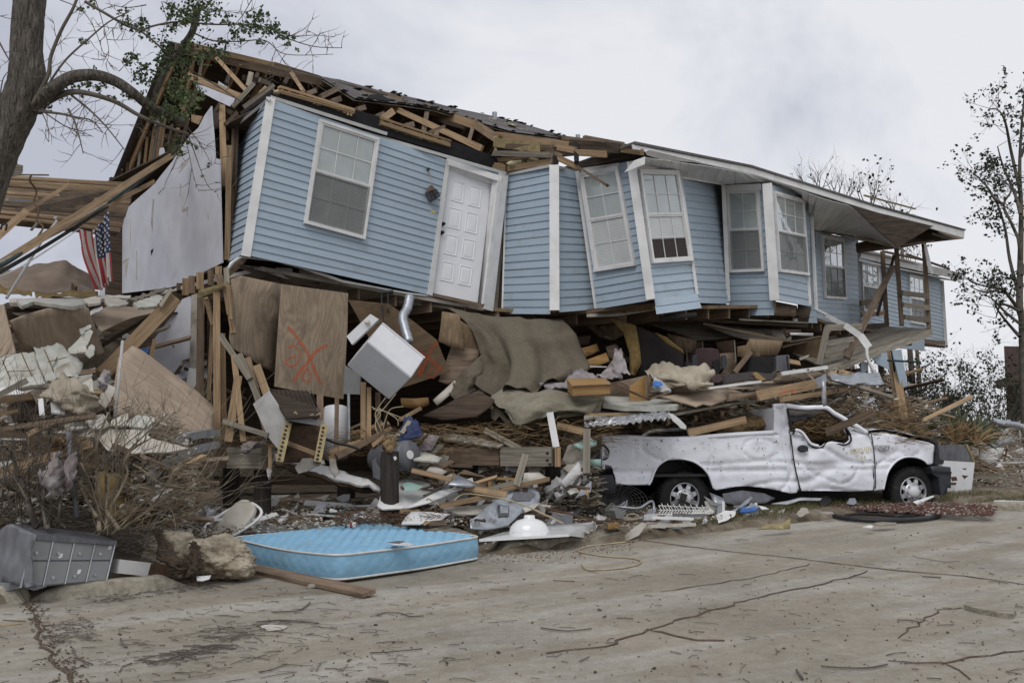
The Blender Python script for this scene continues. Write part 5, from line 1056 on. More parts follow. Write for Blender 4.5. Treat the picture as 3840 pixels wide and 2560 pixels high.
board(P(1308,676,13.68), P(1598,670,13.75), .03, .015, 'pine', 'rim', dr); board(P(1345,722,13.18), P(1650,708,13.28), .015, .03, 'pine', 'rim', dr); board(P(1598,670,13.75), P(1650,708,13.28), .03, .015, 'pine', 'rim', dr)
crop('H')
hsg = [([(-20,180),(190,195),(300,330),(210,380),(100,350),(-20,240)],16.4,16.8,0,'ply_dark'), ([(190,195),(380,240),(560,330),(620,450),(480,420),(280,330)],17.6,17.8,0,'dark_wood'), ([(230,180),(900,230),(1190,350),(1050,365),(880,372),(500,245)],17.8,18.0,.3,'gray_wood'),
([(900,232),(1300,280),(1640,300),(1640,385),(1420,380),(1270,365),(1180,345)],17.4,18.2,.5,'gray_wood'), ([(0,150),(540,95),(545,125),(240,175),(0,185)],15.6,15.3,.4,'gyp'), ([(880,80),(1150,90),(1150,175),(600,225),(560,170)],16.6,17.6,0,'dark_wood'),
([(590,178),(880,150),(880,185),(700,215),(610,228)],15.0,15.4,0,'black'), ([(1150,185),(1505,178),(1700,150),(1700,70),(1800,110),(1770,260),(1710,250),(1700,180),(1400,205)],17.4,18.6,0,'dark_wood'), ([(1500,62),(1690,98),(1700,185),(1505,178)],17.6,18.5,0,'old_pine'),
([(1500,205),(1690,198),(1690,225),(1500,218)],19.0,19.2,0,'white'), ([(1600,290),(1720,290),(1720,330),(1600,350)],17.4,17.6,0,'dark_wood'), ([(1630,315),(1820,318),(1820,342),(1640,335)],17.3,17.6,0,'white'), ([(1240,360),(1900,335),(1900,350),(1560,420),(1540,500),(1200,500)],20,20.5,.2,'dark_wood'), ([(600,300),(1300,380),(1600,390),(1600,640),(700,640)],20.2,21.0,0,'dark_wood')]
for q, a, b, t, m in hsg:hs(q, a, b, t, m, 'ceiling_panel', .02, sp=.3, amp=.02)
for a in[(880,215,17.0,1770,262,18.3,20,'dark_wood'), (930,240,16.9,1600,375,17.3,16,'old_pine'), (0,140,15.2,540,85,14.9,26,'old_pine'), (1560,400,18.4,1900,340,19.5,14,'old_pine'), (0,185,16.8,190,355,16.3,14,'gray_wood'), (140,345,16.2,200,360,16.2,14,'gray_wood'), (1580,290,17.6,1610,350,17.4,30,'dark_wood'), (1230,210,17,1780,235,18.4,14,'gray_wood')]:hb(*a, name='joist')
ht = [([(180,195),(250,215),(390,255),(420,400),(440,560),(390,655),(345,645),(345,480),(290,310)],15.4,15.2,'foam','mustard backed carpet strip hanging vertically behind the curtain','carpet','carpet_strip'),
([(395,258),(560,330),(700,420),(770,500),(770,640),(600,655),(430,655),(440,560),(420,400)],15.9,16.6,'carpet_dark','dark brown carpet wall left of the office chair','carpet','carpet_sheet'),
([(545,310),(640,350),(760,450),(775,490),(760,480),(640,400)],15.8,16.3,'foam','thin mustard edge curling over the dark carpet wall','carpet','carpet_strip'),
([(640,320),(880,375),(870,480),(770,470),(700,400)],17.0,17.2,'ply_dark','dim plywood sheet above the office chair','plywood','plywood_sheet'),
([(785,402),(928,385),(935,560),(930,640),(800,640)],17.3,17.5,'rust','dark red cabinet door behind the office chair, left one','cabinet door','loose_board'), ([(1035,392),(1185,370),(1200,470),(1070,480)],17.3,17.5,'rust','dark red cabinet door behind the office chair, right one','cabinet door','loose_board'),
([(1068,480),(1198,472),(1205,640),(1070,640)],17.0,17.2,'old_pine','tan panel right of the office chair','panel','loose_sheet'), ([(1210,425),(1280,415),(1285,505),(1212,505)],17.4,17.5,'pine','small pale panel above the black television','panel','loose_sheet'),
([(1310,362),(1580,382),(1550,450),(1530,492),(1240,510)],16.6,17.1,'ply_dark','large tilted panel leaning over the black television','panel','panel_sheet')]
for q, a, b, m, l, c, n in ht:ts(q, a, b, 0, m, l, c, n, .02, sp=.2, amp=.03)
tl(1315, 470, 16.2, 1185, 635, 15.9, 40, 'old_pine', 'brown board leaning between office chair and black television')
tl(930, 385, 17.1, 935, 500, 17.0, 8, 'gray_wood', 'thin upright rod behind the office chair'); tl(1185, 375, 17.2, 1198, 560, 17.1, 8, 'gray_wood', 'thin upright rod right of the office chair'); tl(800, 450, 17.0, 812, 570, 16.9, 8, 'gray_wood', 'thin slanted rod left of the office chair')
ch = thing('office_chair', 'dark maroon office chair with grey armrests on the exposed upper floor', 'chair', P(970,660,15.4))
sheet([(868,480),(880,445),(930,437),(1010,437),(1055,448),(1068,480),(1068,560),(1050,620),(1000,655),(920,650),(880,620),(868,560)], 15.4, 15.5, 0, .12, 'cushion', 'backrest', ch, sp=.05, amp=.006, fn=lambda x, y:-.05*(abs(x)/.35)**3-.02*math.exp(-((abs(x)-.13)/.02)**2))
for i in range(4):board(P(930,540+i*14,15.27), P(1010,540+i*14,15.27), .012, .03, 'cushion', 'seam', ch)
for(x, t) in((866,0), (1102,1)):
 sheet([(x-18,500),(x,490),(x+18,505),(x+24,560),(x+14,600),(x-8,606),(x-20,570)], 15.1, 15.1, 0, .07, 'bumper', 'armrest', ch)
 mb = MB(); mb.tube([P(x,590,15.2),P(x+(30 if not t else-35),640,15.4)], .02, 8); mb.build('arm_support', 'black', ch)
sheet([(1010,540),(1065,525),(1075,600),(1060,645),(1010,655)], 15.3, 15.3, 0, .06, 'black', 'back_support', ch); sheet([(1005,645),(1085,650),(1100,690),(1060,712),(1005,715)], 15.0, 15.0, .2, .12, 'cushion', 'seat', ch)
board(P(785,560,15.5), P(860,570,15.5), .06, .1, 'bumper', 'armrest', ch)
tv = thing('television', 'black television lying face right in the open upper room', 'television', P(1450,640,16.0))
boxv(P(1285,640,16.2), P(1500,640,16.0)-P(1285,640,16.2), V((.05,.5,0)), V((0,0,sz(138,16.1))), 'black', 'case', tv); boxv(P(1518,628,15.8), P(1630,618,15.9)-P(1518,628,15.8), V((.02,.4,0)), V((0,0,sz(130,15.8))), 'hood_gray', 'back', tv)
board(P(1605,500,15.78), P(1618,615,15.78), .03, .02, 'black', 'bezel', tv)
tag(cloth([[(480,640,14.9),(560,575,14.9),(640,570,14.9),(760,610,14.9),(900,590,14.8),(990,600,14.8)],[(490,655,14.6),(580,640,14.4),(700,650,14.3),(800,650,14.3),(900,640,14.3),(1003,640,14.4)],[(520,690,14.3),(600,690,14.2),(720,690,14.0),(850,665,14.1),(940,680,14.1),(1005,700,14.3)],[(600,720,14.2),(680,720,14.1),(780,725,14.0),(860,745,13.9),(930,740,14.0),(1000,745,14.2)],[(690,745,14.2),(740,745,14.1),(800,745,14.0),(870,768,13.95),(930,765,14.0),(985,755,14.2)]],'quilt','quilt',sub=8,amp=.06,fr=2.6,fold=lambda u,v:.05*math.sin(v*16+u*3)), 'cream quilt rolled and crumpled in front of the office chair', 'quilt')
tag(cloth([[(545,670,13.9),(548,672,13.9),(552,676,13.9)],[(530,720,13.8),(570,715,13.7),(610,715,13.8)],[(516,775,13.8),(600,775,13.6),(680,768,13.8)],[(520,795,13.8),(600,793,13.6),(650,785,13.8)]],'plastic','towel',amp=.04), 'white towel with blue pattern in a peak before the cream quilt', 'towel')
tag(ts([(528,722),(548,700),(600,712),(612,735),(575,752),(530,745)],13.55,13.6,.1,'blue_cloth','blue printed patch on the peaked white towel','patch','towel_patch',.004,sp=.05,amp=.02))
ts([(265,705),(475,655),(475,705),(350,745)], 13.9, 14.0, .3, 'old_pine', 'brown cabinet flap left of the peaked towel', 'board', 'board_sheet'); ts([(345,745),(478,655),(478,860),(345,860)], 13.5, 13.6, 0, 'cab_wood', 'tan cardboard like panel standing left of the peaked towel', 'panel', 'loose_sheet'); ts([(478,655),(515,672),(495,860),(478,860)], 13.5, 13.8, 0, 'ply_dark', 'narrow side of the tan standing panel', 'panel', 'loose_sheet')
ts([(1080,652),(1340,630),(1400,690),(1100,718)], 14.5, 14.5, .5, 'carpet_dark', 'dark textured mat draped right of the office chair, near half', 'mat', 'mat', sp=.1, amp=.03); ts([(1400,690),(1360,632),(1530,640),(1480,690),(1420,698)], 14.6, 14.9, .4, 'carpet_dark', 'dark textured mat draped below the black television', 'mat', 'mat', sp=.1, amp=.03); ts([(1330,635),(1360,628),(1440,688),(1400,698),(1360,680)], 14.4, 14.5, .2, 'foam', 'curled mustard foam strip between the two dark mats', 'foam', 'foam_strip')
pf = [([(145,820),(340,828),(640,850),(770,880),(720,905),(300,905),(130,880)],13.8,14.3,.9,'tile_floor','thick pale floor slab layer left of the plywood ledge',.07), ([(-20,925),(300,900),(760,905),(900,930),(660,965),(330,960),(-20,1000)],13.6,14.3,.8,'gyp','torn white floor covering along the broken floor edge',.03),
([(590,822),(760,800),(1150,765),(1258,788),(1150,830),(1000,892),(935,880),(880,905),(800,880)],13.9,14.6,.8,'ply','warped plywood ledge projecting over the dark joists',.02), ([(1120,762),(1400,705),(1560,695),(1815,678),(1700,722),(1560,735),(1390,752)],14.5,15.6,.8,'ply','long plywood ledge below the dark mats',.02),
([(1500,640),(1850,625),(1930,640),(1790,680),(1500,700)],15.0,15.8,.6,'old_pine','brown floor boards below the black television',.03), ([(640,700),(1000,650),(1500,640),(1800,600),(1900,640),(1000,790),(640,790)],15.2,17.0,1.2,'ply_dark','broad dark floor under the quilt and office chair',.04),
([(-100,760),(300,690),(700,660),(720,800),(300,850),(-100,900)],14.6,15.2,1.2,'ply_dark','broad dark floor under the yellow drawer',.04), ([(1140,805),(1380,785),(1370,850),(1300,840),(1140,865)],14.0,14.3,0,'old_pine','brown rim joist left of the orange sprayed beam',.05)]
for q, a, b, t, m, l, th in pf:ts(q, a, b, t, m, l, 'floor board', 'floor_panel', th, sp=.2, amp=.02, jag=.01)
for a in[(100,905,13.7,790,918,14.0,22,'old_pine','brown floor plank edge below the pale floor slab'), (-20,972,13.4,330,966,13.6,24,'pine','pale batten lying on the torn floor covering'), (975,760,13.9,1395,706,14.3,20,'white','white painted board below the cream quilt'),
(1375,818,14.0,1860,720,15.2,80,'pine','large pale beam with orange spray mark above the truck bed'), (1560,850,14.2,2230,748,16.4,38,'pine','long pale beam running right under the orange sprayed one'), (690,972,13.9,1150,890,14.6,22,'gray_wood','thin grey joist plate under the plywood ledge'),
(1150,890,14.6,1500,840,15.2,20,'gray_wood','thin grey joist plate continuing right above the truck bed'), (815,1118,13.3,1270,1012,13.7,58,'pine','broad pale board sloping up behind the truck bed'), (1560,642,14.9,1925,592,15.6,30,'white','white board edge below the black television'),
(190,720,13.3,500,850,12.9,18,'rust','dark angle iron lying in front of the tan standing panel'), (500,848,12.95,650,795,13.4,18,'old_pine','brown slat behind the angle iron tip'), (1785,655,14.8,1850,720,14.7,14,'gray_wood','small grey splinter below the torn balcony')]:tl(*a[:8], a[8])
pp = PL(P(1375,818,13.95), P(1860,720,15.15), P(1375,760,13.95)); mb = stroke([(1540,810),(1580,775),(1600,805)], pp, .05, 'spray', 'paint_mark', None, .05); tag(mb, 'orange spray mark on the large pale beam, left stroke', 'paint mark'); tag(stroke([(1620,755),(1645,790),(1655,795)],pp,.05,'spray','paint_mark',None,.05), 'orange spray mark on the large pale beam, right stroke', 'paint mark')
for i, (x, y, w, d, x2) in enumerate([(205,1085,52,13.9,110),(430,1055,50,14.0,330),(655,1035,46,14.1,580),(875,1005,44,14.3,800),(1085,965,36,14.5,1010),(1292,905,34,14.8,1230),(1480,880,30,15.2,1430)]):
 hb(x, y, d, x2, y-30, d+2.5, w, 'old_pine', 'joist', .05); hb(x-8, y-w*.7, d-.01, x+8, y+w*.0+10, d, 14, 'pine', 'joist_end', .05)
tag(cloth([[(-20,1000,13.5),(160,985,13.5),(350,970,13.6),(520,955,13.7),(660,950,13.8)],[(-20,1030,13.3),(160,1020,13.3),(350,1005,13.4),(520,985,13.5),(670,975,13.6)],[(-20,1072,13.25),(160,1058,13.25),(340,1040,13.3),(520,1015,13.4),(680,1000,13.5)]],'alu','flashing',sub=10,amp=.05,fr=9,fold=lambda u,v:.025*math.sin(u*90)*v), 'crinkled silver metal flashing hanging along the broken floor edge', 'flashing')
ts([(650,958),(690,965),(800,1062),(795,1088),(755,1080),(690,1020)], 13.2, 13.2, 0, 'white', 'torn white gutter end hanging at the flashing right end', 'gutter', 'gutter_end', .03, jag=.015)
crop('G'); tag(board(P(1175,935,12.9),P(1225,1205,12.8),.09,.05,'white','corner_bead',None,nrm=V((0,-1,0))), 'white slotted vinyl strip standing behind the bolted floor beam', 'strip')
crop('H')
ts([(1840,680),(1920,640),(1925,700),(1905,735),(1850,760)], 14.6, 14.6, 0, 'galv', 'grey metal flap at the left end of the sheet metal', 'metal sheet', 'metal_flap', .01); ts([(1885,700),(1915,690),(1928,900),(1895,905),(1882,820)], 14.4, 14.4, 0, 'alu', 'narrow crumpled metal strip hanging above the cab roof', 'metal strip', 'metal_strip', .01, jag=.01, sp=.08, amp=.03)
tag(cloth([[(1940,645,15),(2060,650,15.2),(2200,640,15.4),(2350,630,15.6)],[(1960,690,14.8),(2060,700,14.8),(2200,700,15.0),(2360,680,15.3)],[(1970,705,14.8),(2080,725,14.8),(2200,735,15),(2380,735,15.2)]],'galv','sheet_metal',amp=.05,fr=3), 'long grey sheet metal panel hanging under the torn balcony', 'metal sheet')
ts([(1930,640),(2035,605),(2140,635),(2020,670)], 15.4, 15.8, .6, 'pine', 'clean pale board lying on the grey sheet metal', 'board', 'board_sheet')
crop('D')
for a in[(722,1075,19,778,1442,18.4,36,'pine','pale square post standing right of the wreck under the balcony, right face'), (700,1070,19.1,752,1440,18.5,24,'old_pine','darker post paired with the pale square post'), (560,1130,20,640,1290,19,24,'old_pine','brown brace behind the sheet metal'), (545,1260,18,430,1400,17,30,'old_pine','brown brace behind the crushed cab, leaning left'),
(600,1240,18.6,560,1400,18,16,'gray_wood','grey pale stick behind the crushed cab'), (480,1395,15.6,620,1300,17,14,'galv','metal bar lying behind the crushed cab'), (640,1290,18.2,720,1360,18,18,'dark_wood','dark stick left of the pale square post'), (860,1405,16.8,1100,1290,17.6,16,'pine','long pale board rising right of the pale square post')]:tl(*a[:8], a[8])
ts([(713,1063),(758,1058),(788,1235),(758,1262),(745,1200)], 18.6, 18.8, 0, 'siding', 'strip of blue siding hanging on the pale square post', 'siding', 'siding_piece', .02); ts([(708,1062),(718,1065),(760,1262),(740,1280)], 18.8, 18.9, 0, 'felt', 'black backing beside the hanging blue siding strip', 'felt', 'felt_piece', .02)
ts([(770,1260),(855,1410),(840,1425),(780,1400)], 19, 19.4, 0, 'ply_dark', 'dark plywood triangle right of the pale square post', 'plywood', 'plywood_sheet')
for q, l in[([(558,1115),(596,1120),(596,1176),(562,1176)],'small blue siding corner left under the balcony'), ([(600,1080),(690,1074),(716,1165),(640,1130)],'blue siding scrap with splintered end under the balcony')]:ts(q, 19.4, 19.8, 0, 'siding', l, 'siding', 'siding_piece', .02)
cable([(690,1112,18.2),(850,1120,18.2)], .02, 'green_dark', 'dark green rod sticking out right of the blue siding strip', 'rod', 'rod'); cable([(588,1050,16.8),(592,1100,16.8),(625,1168,16.8)], .03, 'white', 'bent white strip hanging from the loose gutter end', 'strip', 'strip')
# ================================================================ THE PICK-UP TRUCK
crop('K')
HR = P(613, 615, 14.35); HF = P(1872, 578, 15.25)
tx = (HF-HR); tx.z = 0; tx.normalize(); ty = V((-tx.y,tx.x,0)); tz = V((0,0,1))
truck = thing('pickup_truck', 'battered white pickup truck with crushed cab parked before the wreck', 'truck', ((HR.x+HF.x)/2,(HR.y+HF.y)/2+1,0))
WID = 1.95
tp = PL(HR-ty*.12, HR-ty*.12+tx, HR-ty*.12+tz)
def onT(x, y, back=0):return tp.hit(x, y)+ty*back
sd0 = V((3.1,8.2,0))
def dent(x, y):
 p = V((x*1.3,y*1.6,0))+sd0; r = 1-abs(noise.noise(p*1.0))*2; r2 = 1-abs(noise.noise(p*2.7+V((4,4,4))))*2; r3 = 1-abs(noise.noise(p*6.1+V((9,4,4))))*2
 q = noise.noise(p*.9+V((3,8,2))); k = abs(noise.noise(V((x*.55,y*1.9,4))+sd0)); k2 = abs(noise.noise(V((x*1.1+y*.8,y*1.3-x*.6,9))+sd0))
 return.022*r+.008*r2+.003*r3-.03+.05*q-.034*math.exp(-(k/.035)**2)-.028*math.exp(-(k2/.028)**2)+.012*max(0, noise.noise(p*3.3))
def tside(xy, name='body_panel', sp=.032, m='truck', fn=None, par=None, back=0, th=.02, k=1):
 pts = [onT(*p,back) for p in xy]
 c = sum(pts, V((0,0,0)))/len(pts); o0 = HR
 f = lambda x, y:k*dent(x+(c-o0).dot(tx), y+c.z)+(fn(x+(c-o0).dot(tx),y+c.z) if fn else 0)
 return sheet_world(pts, tx, -ty if tp.n.dot(-ty)>0 else ty, th, m, name, par or truck, sp=sp, fn=f)
zc = onT(600, 466).z
def crease(x, z):return-.028*math.exp(-((z-zc)/.03)**2)-(.04*max(0,zc-z))+(-.10*smooth((z-(zc+.50))/.12))
bed = tside([(155,286),(230,279),(350,281),(430,288),(520,289),(640,287),(760,276),(900,265),(1020,258),(1112,253),(1142,262),(1160,330),(1180,420),(1190,500),(1202,588),(1165,580),(1130,570),(1050,556),(960,548),(900,550),(840,560),(792,570),(775,560),(765,530),(750,490),(720,450),(672,415),(630,401),(590,395),(530,397),(500,408),(470,430),(450,460),(438,490),(428,518),(415,540),(330,541),(237,540),(232,500),(222,460),(208,436),(165,428),(162,400),(178,395),(190,380),(192,350),(180,330),(160,322)], 'bed_side', fn=crease)
tside([(1104,112),(1130,104),(1172,102),(1190,140),(1196,200),(1200,250),(1206,350),(1222,440),(1250,560),(1236,585),(1203,588),(1188,500),(1174,420),(1158,330),(1140,262),(1112,252),(1108,180)], 'cab_pillar', back=.01, fn=lambda x, z:.03*math.sin(z*9)*0-.02*math.exp(-((x-((1188-613)*.6803*14.5/FPX))/.02)**2))
door = tside([(1204,258),(1222,240),(1250,248),(1280,282),(1300,312),(1335,328),(1368,325),(1385,306),(1420,300),(1500,314),(1522,292),(1512,240),(1530,212),(1580,232),(1622,252),(1640,300),(1650,380),(1656,450),(1655,520),(1650,568),(1560,578),(1400,574),(1260,575),(1240,520),(1222,440),(1208,360)], 'door', back=-.012, fn=crease, k=1.2)
fender = tside([(1632,252),(1700,250),(1760,258),(1820,274),(1900,292),(1960,306),(1992,322),(1990,370),(1992,420),(1970,430),(1955,425),(1935,405),(1900,390),(1860,384),(1820,388),(1780,408),(1750,440),(1728,480),(1715,530),(1708,566),(1662,572),(1662,480),(1656,400),(1646,310)], 'fender', fn=lambda x, z:crease(x,z)*.7, k=1.0)
for pts in([(415,540),(428,518),(438,490),(450,460),(470,430),(500,408),(530,397),(590,395),(630,401),(672,415),(720,450),(750,490),(765,530),(775,560)], [(1708,566),(1715,530),(1728,480),(1750,440),(1780,408),(1820,388),(1860,384),(1900,390),(1935,405),(1955,425)]):
 mb = MB(); mb.tube(cat([onT(*p,-.0) for p in pts],3), .018, 6); mb.build('wheel_arch', 'truck', truck, True)
 q = [onT(*p,.03) for p in pts]; mb = MB()
 for i in range(len(q)-1):mb.add([q[i],q[i+1],q[i+1]+ty*.45,q[i]+ty*.45], [(0,1,2,3)])
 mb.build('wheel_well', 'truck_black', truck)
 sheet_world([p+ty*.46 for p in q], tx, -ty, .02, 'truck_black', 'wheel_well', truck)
def strip3(p, q, m, name, par=None, n=None):
 mb = MB()
 for i in range(len(p)-1):mb.add([p[i],p[i+1],q[i+1],q[i]], [(0,1,2,3)])
 return mb.build(name, m, par or truck)
top = [(155,284), (230,277), (350,279), (430,286), (520,287), (640,285), (760,274), (900,263), (1020,256), (1112,251)]
tq = cat([onT(*p) for p in top], 3); mb = MB(); mb.tube([p+ty*.04+tz*.0 for p in tq], .035, 8); mb.build('bed_rail', 'truck', truck, True)
ro = [(520,288), (640,262), (760,255), (890,250)]
mb = MB(); mb.tube(cat([onT(*p,.9)+tz*.05 for p in[(500,300),(560,268),(680,258),(800,250),(900,250)]],4), .03, 8); mb.build('tonneau_rail', 'plastic', truck, True); mb = MB(); mb.tube(cat([onT(*p,.75)+tz*.03 for p in[(510,300),(600,280),(740,268),(890,258)]],4), .018, 6); mb.build('seal', 'black', truck, True)
a, b = onT(170, 300, 0), onT(1110, 300, 0)
hbt = lambda p, q, w, t, m, n, nr = None:board(p, q, w, t, m, n, truck, nrm=nr)
for s in(0, 1):hbt(a+ty*(WID)+tz*(-.25), b+ty*(WID)+tz*(-.25), .5, .05, 'truck', 'bed_side', -ty) if s else hbt(a+ty*WID/2-tz*.5, b+ty*WID/2-tz*.5, WID-.1, .04, 'truck_black', 'bed_floor', tz)
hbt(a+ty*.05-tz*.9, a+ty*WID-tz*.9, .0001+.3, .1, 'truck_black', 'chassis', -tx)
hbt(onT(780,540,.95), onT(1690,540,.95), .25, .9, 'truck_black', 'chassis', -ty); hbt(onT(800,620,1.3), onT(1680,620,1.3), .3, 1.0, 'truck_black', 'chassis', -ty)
cabp = [(1172,104), (1230,112), (1290,118), (1345,112), (1400,116), (1450,150), (1515,188), (1560,212), (1622,252)]
def frametube(pts, back, r, m='truck', n='cab_frame'):
 mb = MB(); q = cat([onT(*p,back) for p in pts], 4); mb.tube([p+V((0,0,.012*noise.noise(p*5))) for p in q], r, 8); return mb.build(n, m, truck, True)
frametube(cabp, .02, .038); frametube([(1112,110),(1140,104),(1175,103)], .05, .04)
frametube([(1172,112),(1230,122),(1290,128),(1345,122),(1395,128),(1440,162),(1490,205),(1515,245),(1525,295)], .03, .02, 'black', 'window_seal')
frametube([(1180,120),(1192,180),(1202,240),(1225,238)], .0, .02, 'black', 'window_seal'); frametube([(1170,140),(1240,150),(1300,140),(1400,150),(1500,230)], WID*.8, .06)
frametube([(1500,225),(1522,262),(1525,300),(1490,318),(1420,306),(1390,306),(1370,330),(1335,334),(1300,318),(1280,288),(1250,252),(1222,243),(1205,262)], -.02, .014, 'black', 'door_edge')
frametube([(1215,238),(1240,243),(1262,262),(1282,290),(1302,312),(1340,322)], -.05, .022, 'truck', 'door_edge')
roofq = [onT(*p,0) for p in cabp[:5]]; q2 = [p+ty*WID*.85-tz*.06 for p in roofq]
mb = MB(); n_ = 10
for j in range(n_+1):
 for i, p in enumerate(roofq):v = lerp(p, q2[i], j/n_); mb.v.append(v-tz*(.16*math.sin(math.pi*j/n_))+tz*.03*noise.noise(v*4))
for j in range(n_):
 for i in range(len(roofq)-1):k = len(roofq); mb.f.append((j*k+i,j*k+i+1,j*k+k+i+1,j*k+k+i)); mb.m.append(0)
mb.build('roof', 'truck', truck, True)
strip3([onT(1110,115,.05),onT(1112,260,.05)], [onT(1110,140,WID*.9),onT(1112,265,WID*.9)], 'truck', 'cab_back')
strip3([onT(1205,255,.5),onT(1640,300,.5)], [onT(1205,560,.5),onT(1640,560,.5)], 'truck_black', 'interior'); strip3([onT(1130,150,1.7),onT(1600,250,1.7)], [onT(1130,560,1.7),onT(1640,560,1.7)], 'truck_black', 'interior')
hq = cat([onT(*p,.02) for p in[(1622,250),(1700,244),(1770,247),(1850,262),(1930,280),(2006,316)]], 4); mb = MB(); K = len(hq); m_n = 12
for j in range(m_n+1):
 for p in hq:v = p+ty*WID*j/m_n; mb.v.append(v+tz*(.05*math.sin(math.pi*j/m_n)+.03*noise.noise(v*3)+.015))
for j in range(m_n):
 for i in range(K-1):mb.f.append((j*K+i,j*K+i+1,j*K+K+i+1,j*K+K+i)); mb.m.append(0)
mb.build('hood', 'truck', truck, True)
mb = MB(); mb.tube([p+tz*-.012 for p in hq], .007, 6); mb.build('hood_gap', 'black', truck, True)
frametube([(1640,260),(1652,340),(1660,430),(1662,560)], -.015, .008, 'black', 'door_gap'); frametube([(1196,260),(1206,350),(1220,440),(1246,550),(1256,575)], -.01, .010, 'black', 'door_gap')
hbt(onT(2000,370,.05), onT(2000,370,.05)+ty*WID*.95, .5, .12, 'truck_black', 'grille', tx)
sheet_world([onT(*p,-.02) for p in[(1988,318),(2008,330),(2015,395),(2040,405),(2035,425),(1992,428),(1994,370)]], tx, -ty, .3, 'truck_black', 'headlight', truck)
bp = [(1958,440), (2000,434), (2066,440), (2070,478), (2066,548), (2052,556), (2045,590), (2015,594), (2008,560), (2000,500), (1970,478)]
sheet_world([onT(*p,-.05) for p in bp], tx, -ty, .35, 'bumper', 'bumper', truck, sp=.08, amp=.01); hbt(onT(2050,500,-.05), onT(2050,500,-.05)+ty*WID*1.02, .32, .12, 'bumper', 'bumper', tx)
hbt(onT(1975,466,-.08), onT(2066,470,-.08), .02, .02, 'black', 'bumper_groove', -ty)
sheet_world([onT(*p,.0) for p in[(92,500),(110,488),(215,484),(232,545),(234,585),(160,592),(112,570),(98,535)]], tx, -ty, .5, 'bumper', 'bumper', truck, sp=.08, amp=.01); hbt(onT(120,530,0), onT(120,530,0)+ty*WID, .2, .1, 'bumper', 'bumper', -tx)
hbt(onT(170,340,.03), onT(172,420,.03), .10, .02, 'plastic', 'tail_light_socket', -ty); hbt(onT(165,300,0)+tz*-.15, onT(165,300,0)+tz*-.15+ty*WID, .5, .04, 'truck', 'tailgate', -tx)
frametube([(160,322),(180,330),(193,352),(190,382),(178,396),(162,400)], -.015, .012, 'truck_black', 'lamp_edge'); frametube([(170,345),(195,380),(165,385)], -.02, .01, 'plastic', 'wire')
tc_ = onT(1257, 340, -.04); mb = MB()
bm = bmesh.new(); bmesh.ops.create_icosphere(bm, subdivisions=3, radius=1); mb.add([tc_+tx*v.co.x*sz(33,14.8)+tz*v.co.z*sz(20,14.8)+ty*v.co.y*.02 for v in bm.verts], [tuple(v.index for v in f.verts) for f in bm.faces]); bm.free(); mb.build('handle', 'truck_black', truck, True)
hbt(onT(1235,345,-.07), onT(1280,348,-.07), .035, .02, 'bumper', 'handle_grip', -ty)
FONT = {'F':[[(0,0),(0,1),(1,1)],[(0,.5),(.8,.5)]], '2':[[(0,.8),(.1,1),(.9,1),(1,.8),(1,.6),(.9,.5),(.1,.5),(0,.4),(0,0),(1,0)]], '5':[[(1,1),(0,1),(0,.55),(.9,.55),(1,.4),(1,.1),(.9,0),(0,0)]], '0':[[(.1,0),(0,.1),(0,.9),(.1,1),(.9,1),(1,.9),(1,.1),(.9,0),(.1,0)]],
'9':[[(1,.5),(.1,.5),(0,.6),(0,.9),(.1,1),(.9,1),(1,.9),(1,.1),(.8,0),(.2,0)]], '/':[[(0,0),(1,1)]], '6':[[(.9,1),(.2,.9),(0,.5),(0,.1),(.2,0),(.8,0),(1,.2),(.8,.5),(.1,.45)]],
'S':[[(1,1),(.1,1),(0,.8),(.1,.55),(.9,.45),(1,.2),(.9,0),(0,0)]], 'U':[[(0,1),(0,.1),(.2,0),(.8,0),(1,.1),(1,1)]], 'P':[[(0,0),(0,1),(.9,1),(1,.8),(.9,.5),(0,.5)]], 'E':[[(1,0),(0,0),(0,1),(1,1)],[(0,.5),(.8,.5)]], 'R':[[(0,0),(0,1),(.9,1),(1,.8),(.9,.5),(0,.5)],[(.5,.5),(1,0)]], 'D':[[(0,0),(0,1),(.7,1),(1,.7),(1,.3),(.7,0),(0,0)]], 'T':[[(0,1),(1,1)],[(.5,1),(.5,0)]], 'Y':[[(0,1),(.5,.5),(1,1)],[(.5,.5),(.5,0)]], 'p':[[(0,-.4),(0,.7),(.7,.7),(.9,.35),(.7,0),(0,0)]], 's':[[(.8,.6),(.1,.6),(.1,.35),(.8,.3),(.8,0),(0,0)]], 'O':[[(.1,0),(0,.1),(0,.9),(.1,1),(.9,1),(1,.9),(1,.1),(.9,0),(.1,0)]]}
def text(s, o, ex, ey, n, w, h, gap, r, m, name, par, t=.006):
 mb = MB(); x = 0
 for c in s:
  if c!=' ':
   for st in FONT[c]:
    for i in range(len(st)-1):mb.bar(o+ex*(x+st[i][0]*w)+ey*st[i][1]*h, o+ex*(x+st[i+1][0]*w)+ey*st[i+1][1]*h, r, t, n)
  x+=w+gap
 return mb.build(name, m, par)
nb = -ty; b0 = onT(1659, 345, -.03)
text('F250', b0, tx, tz, nb, .050, .055, .016, .020, 'black', 'badge_outline', truck, .004); text('F250', b0+nb*.008, tx, tz, nb, .050, .055, .016, .011, 'appliance', 'badge', truck, .008)  # wider black letters lie behind the badge letters
board(onT(1688,352,-.03), onT(1722,354,-.03), .018, .008, 'appliance', 'badge', truck, nrm=nb); text('SUPER', onT(1690,354,-.036), tx, tz, nb, .012, .010, .005, .003, 'black', 'badge_text', truck, .002);
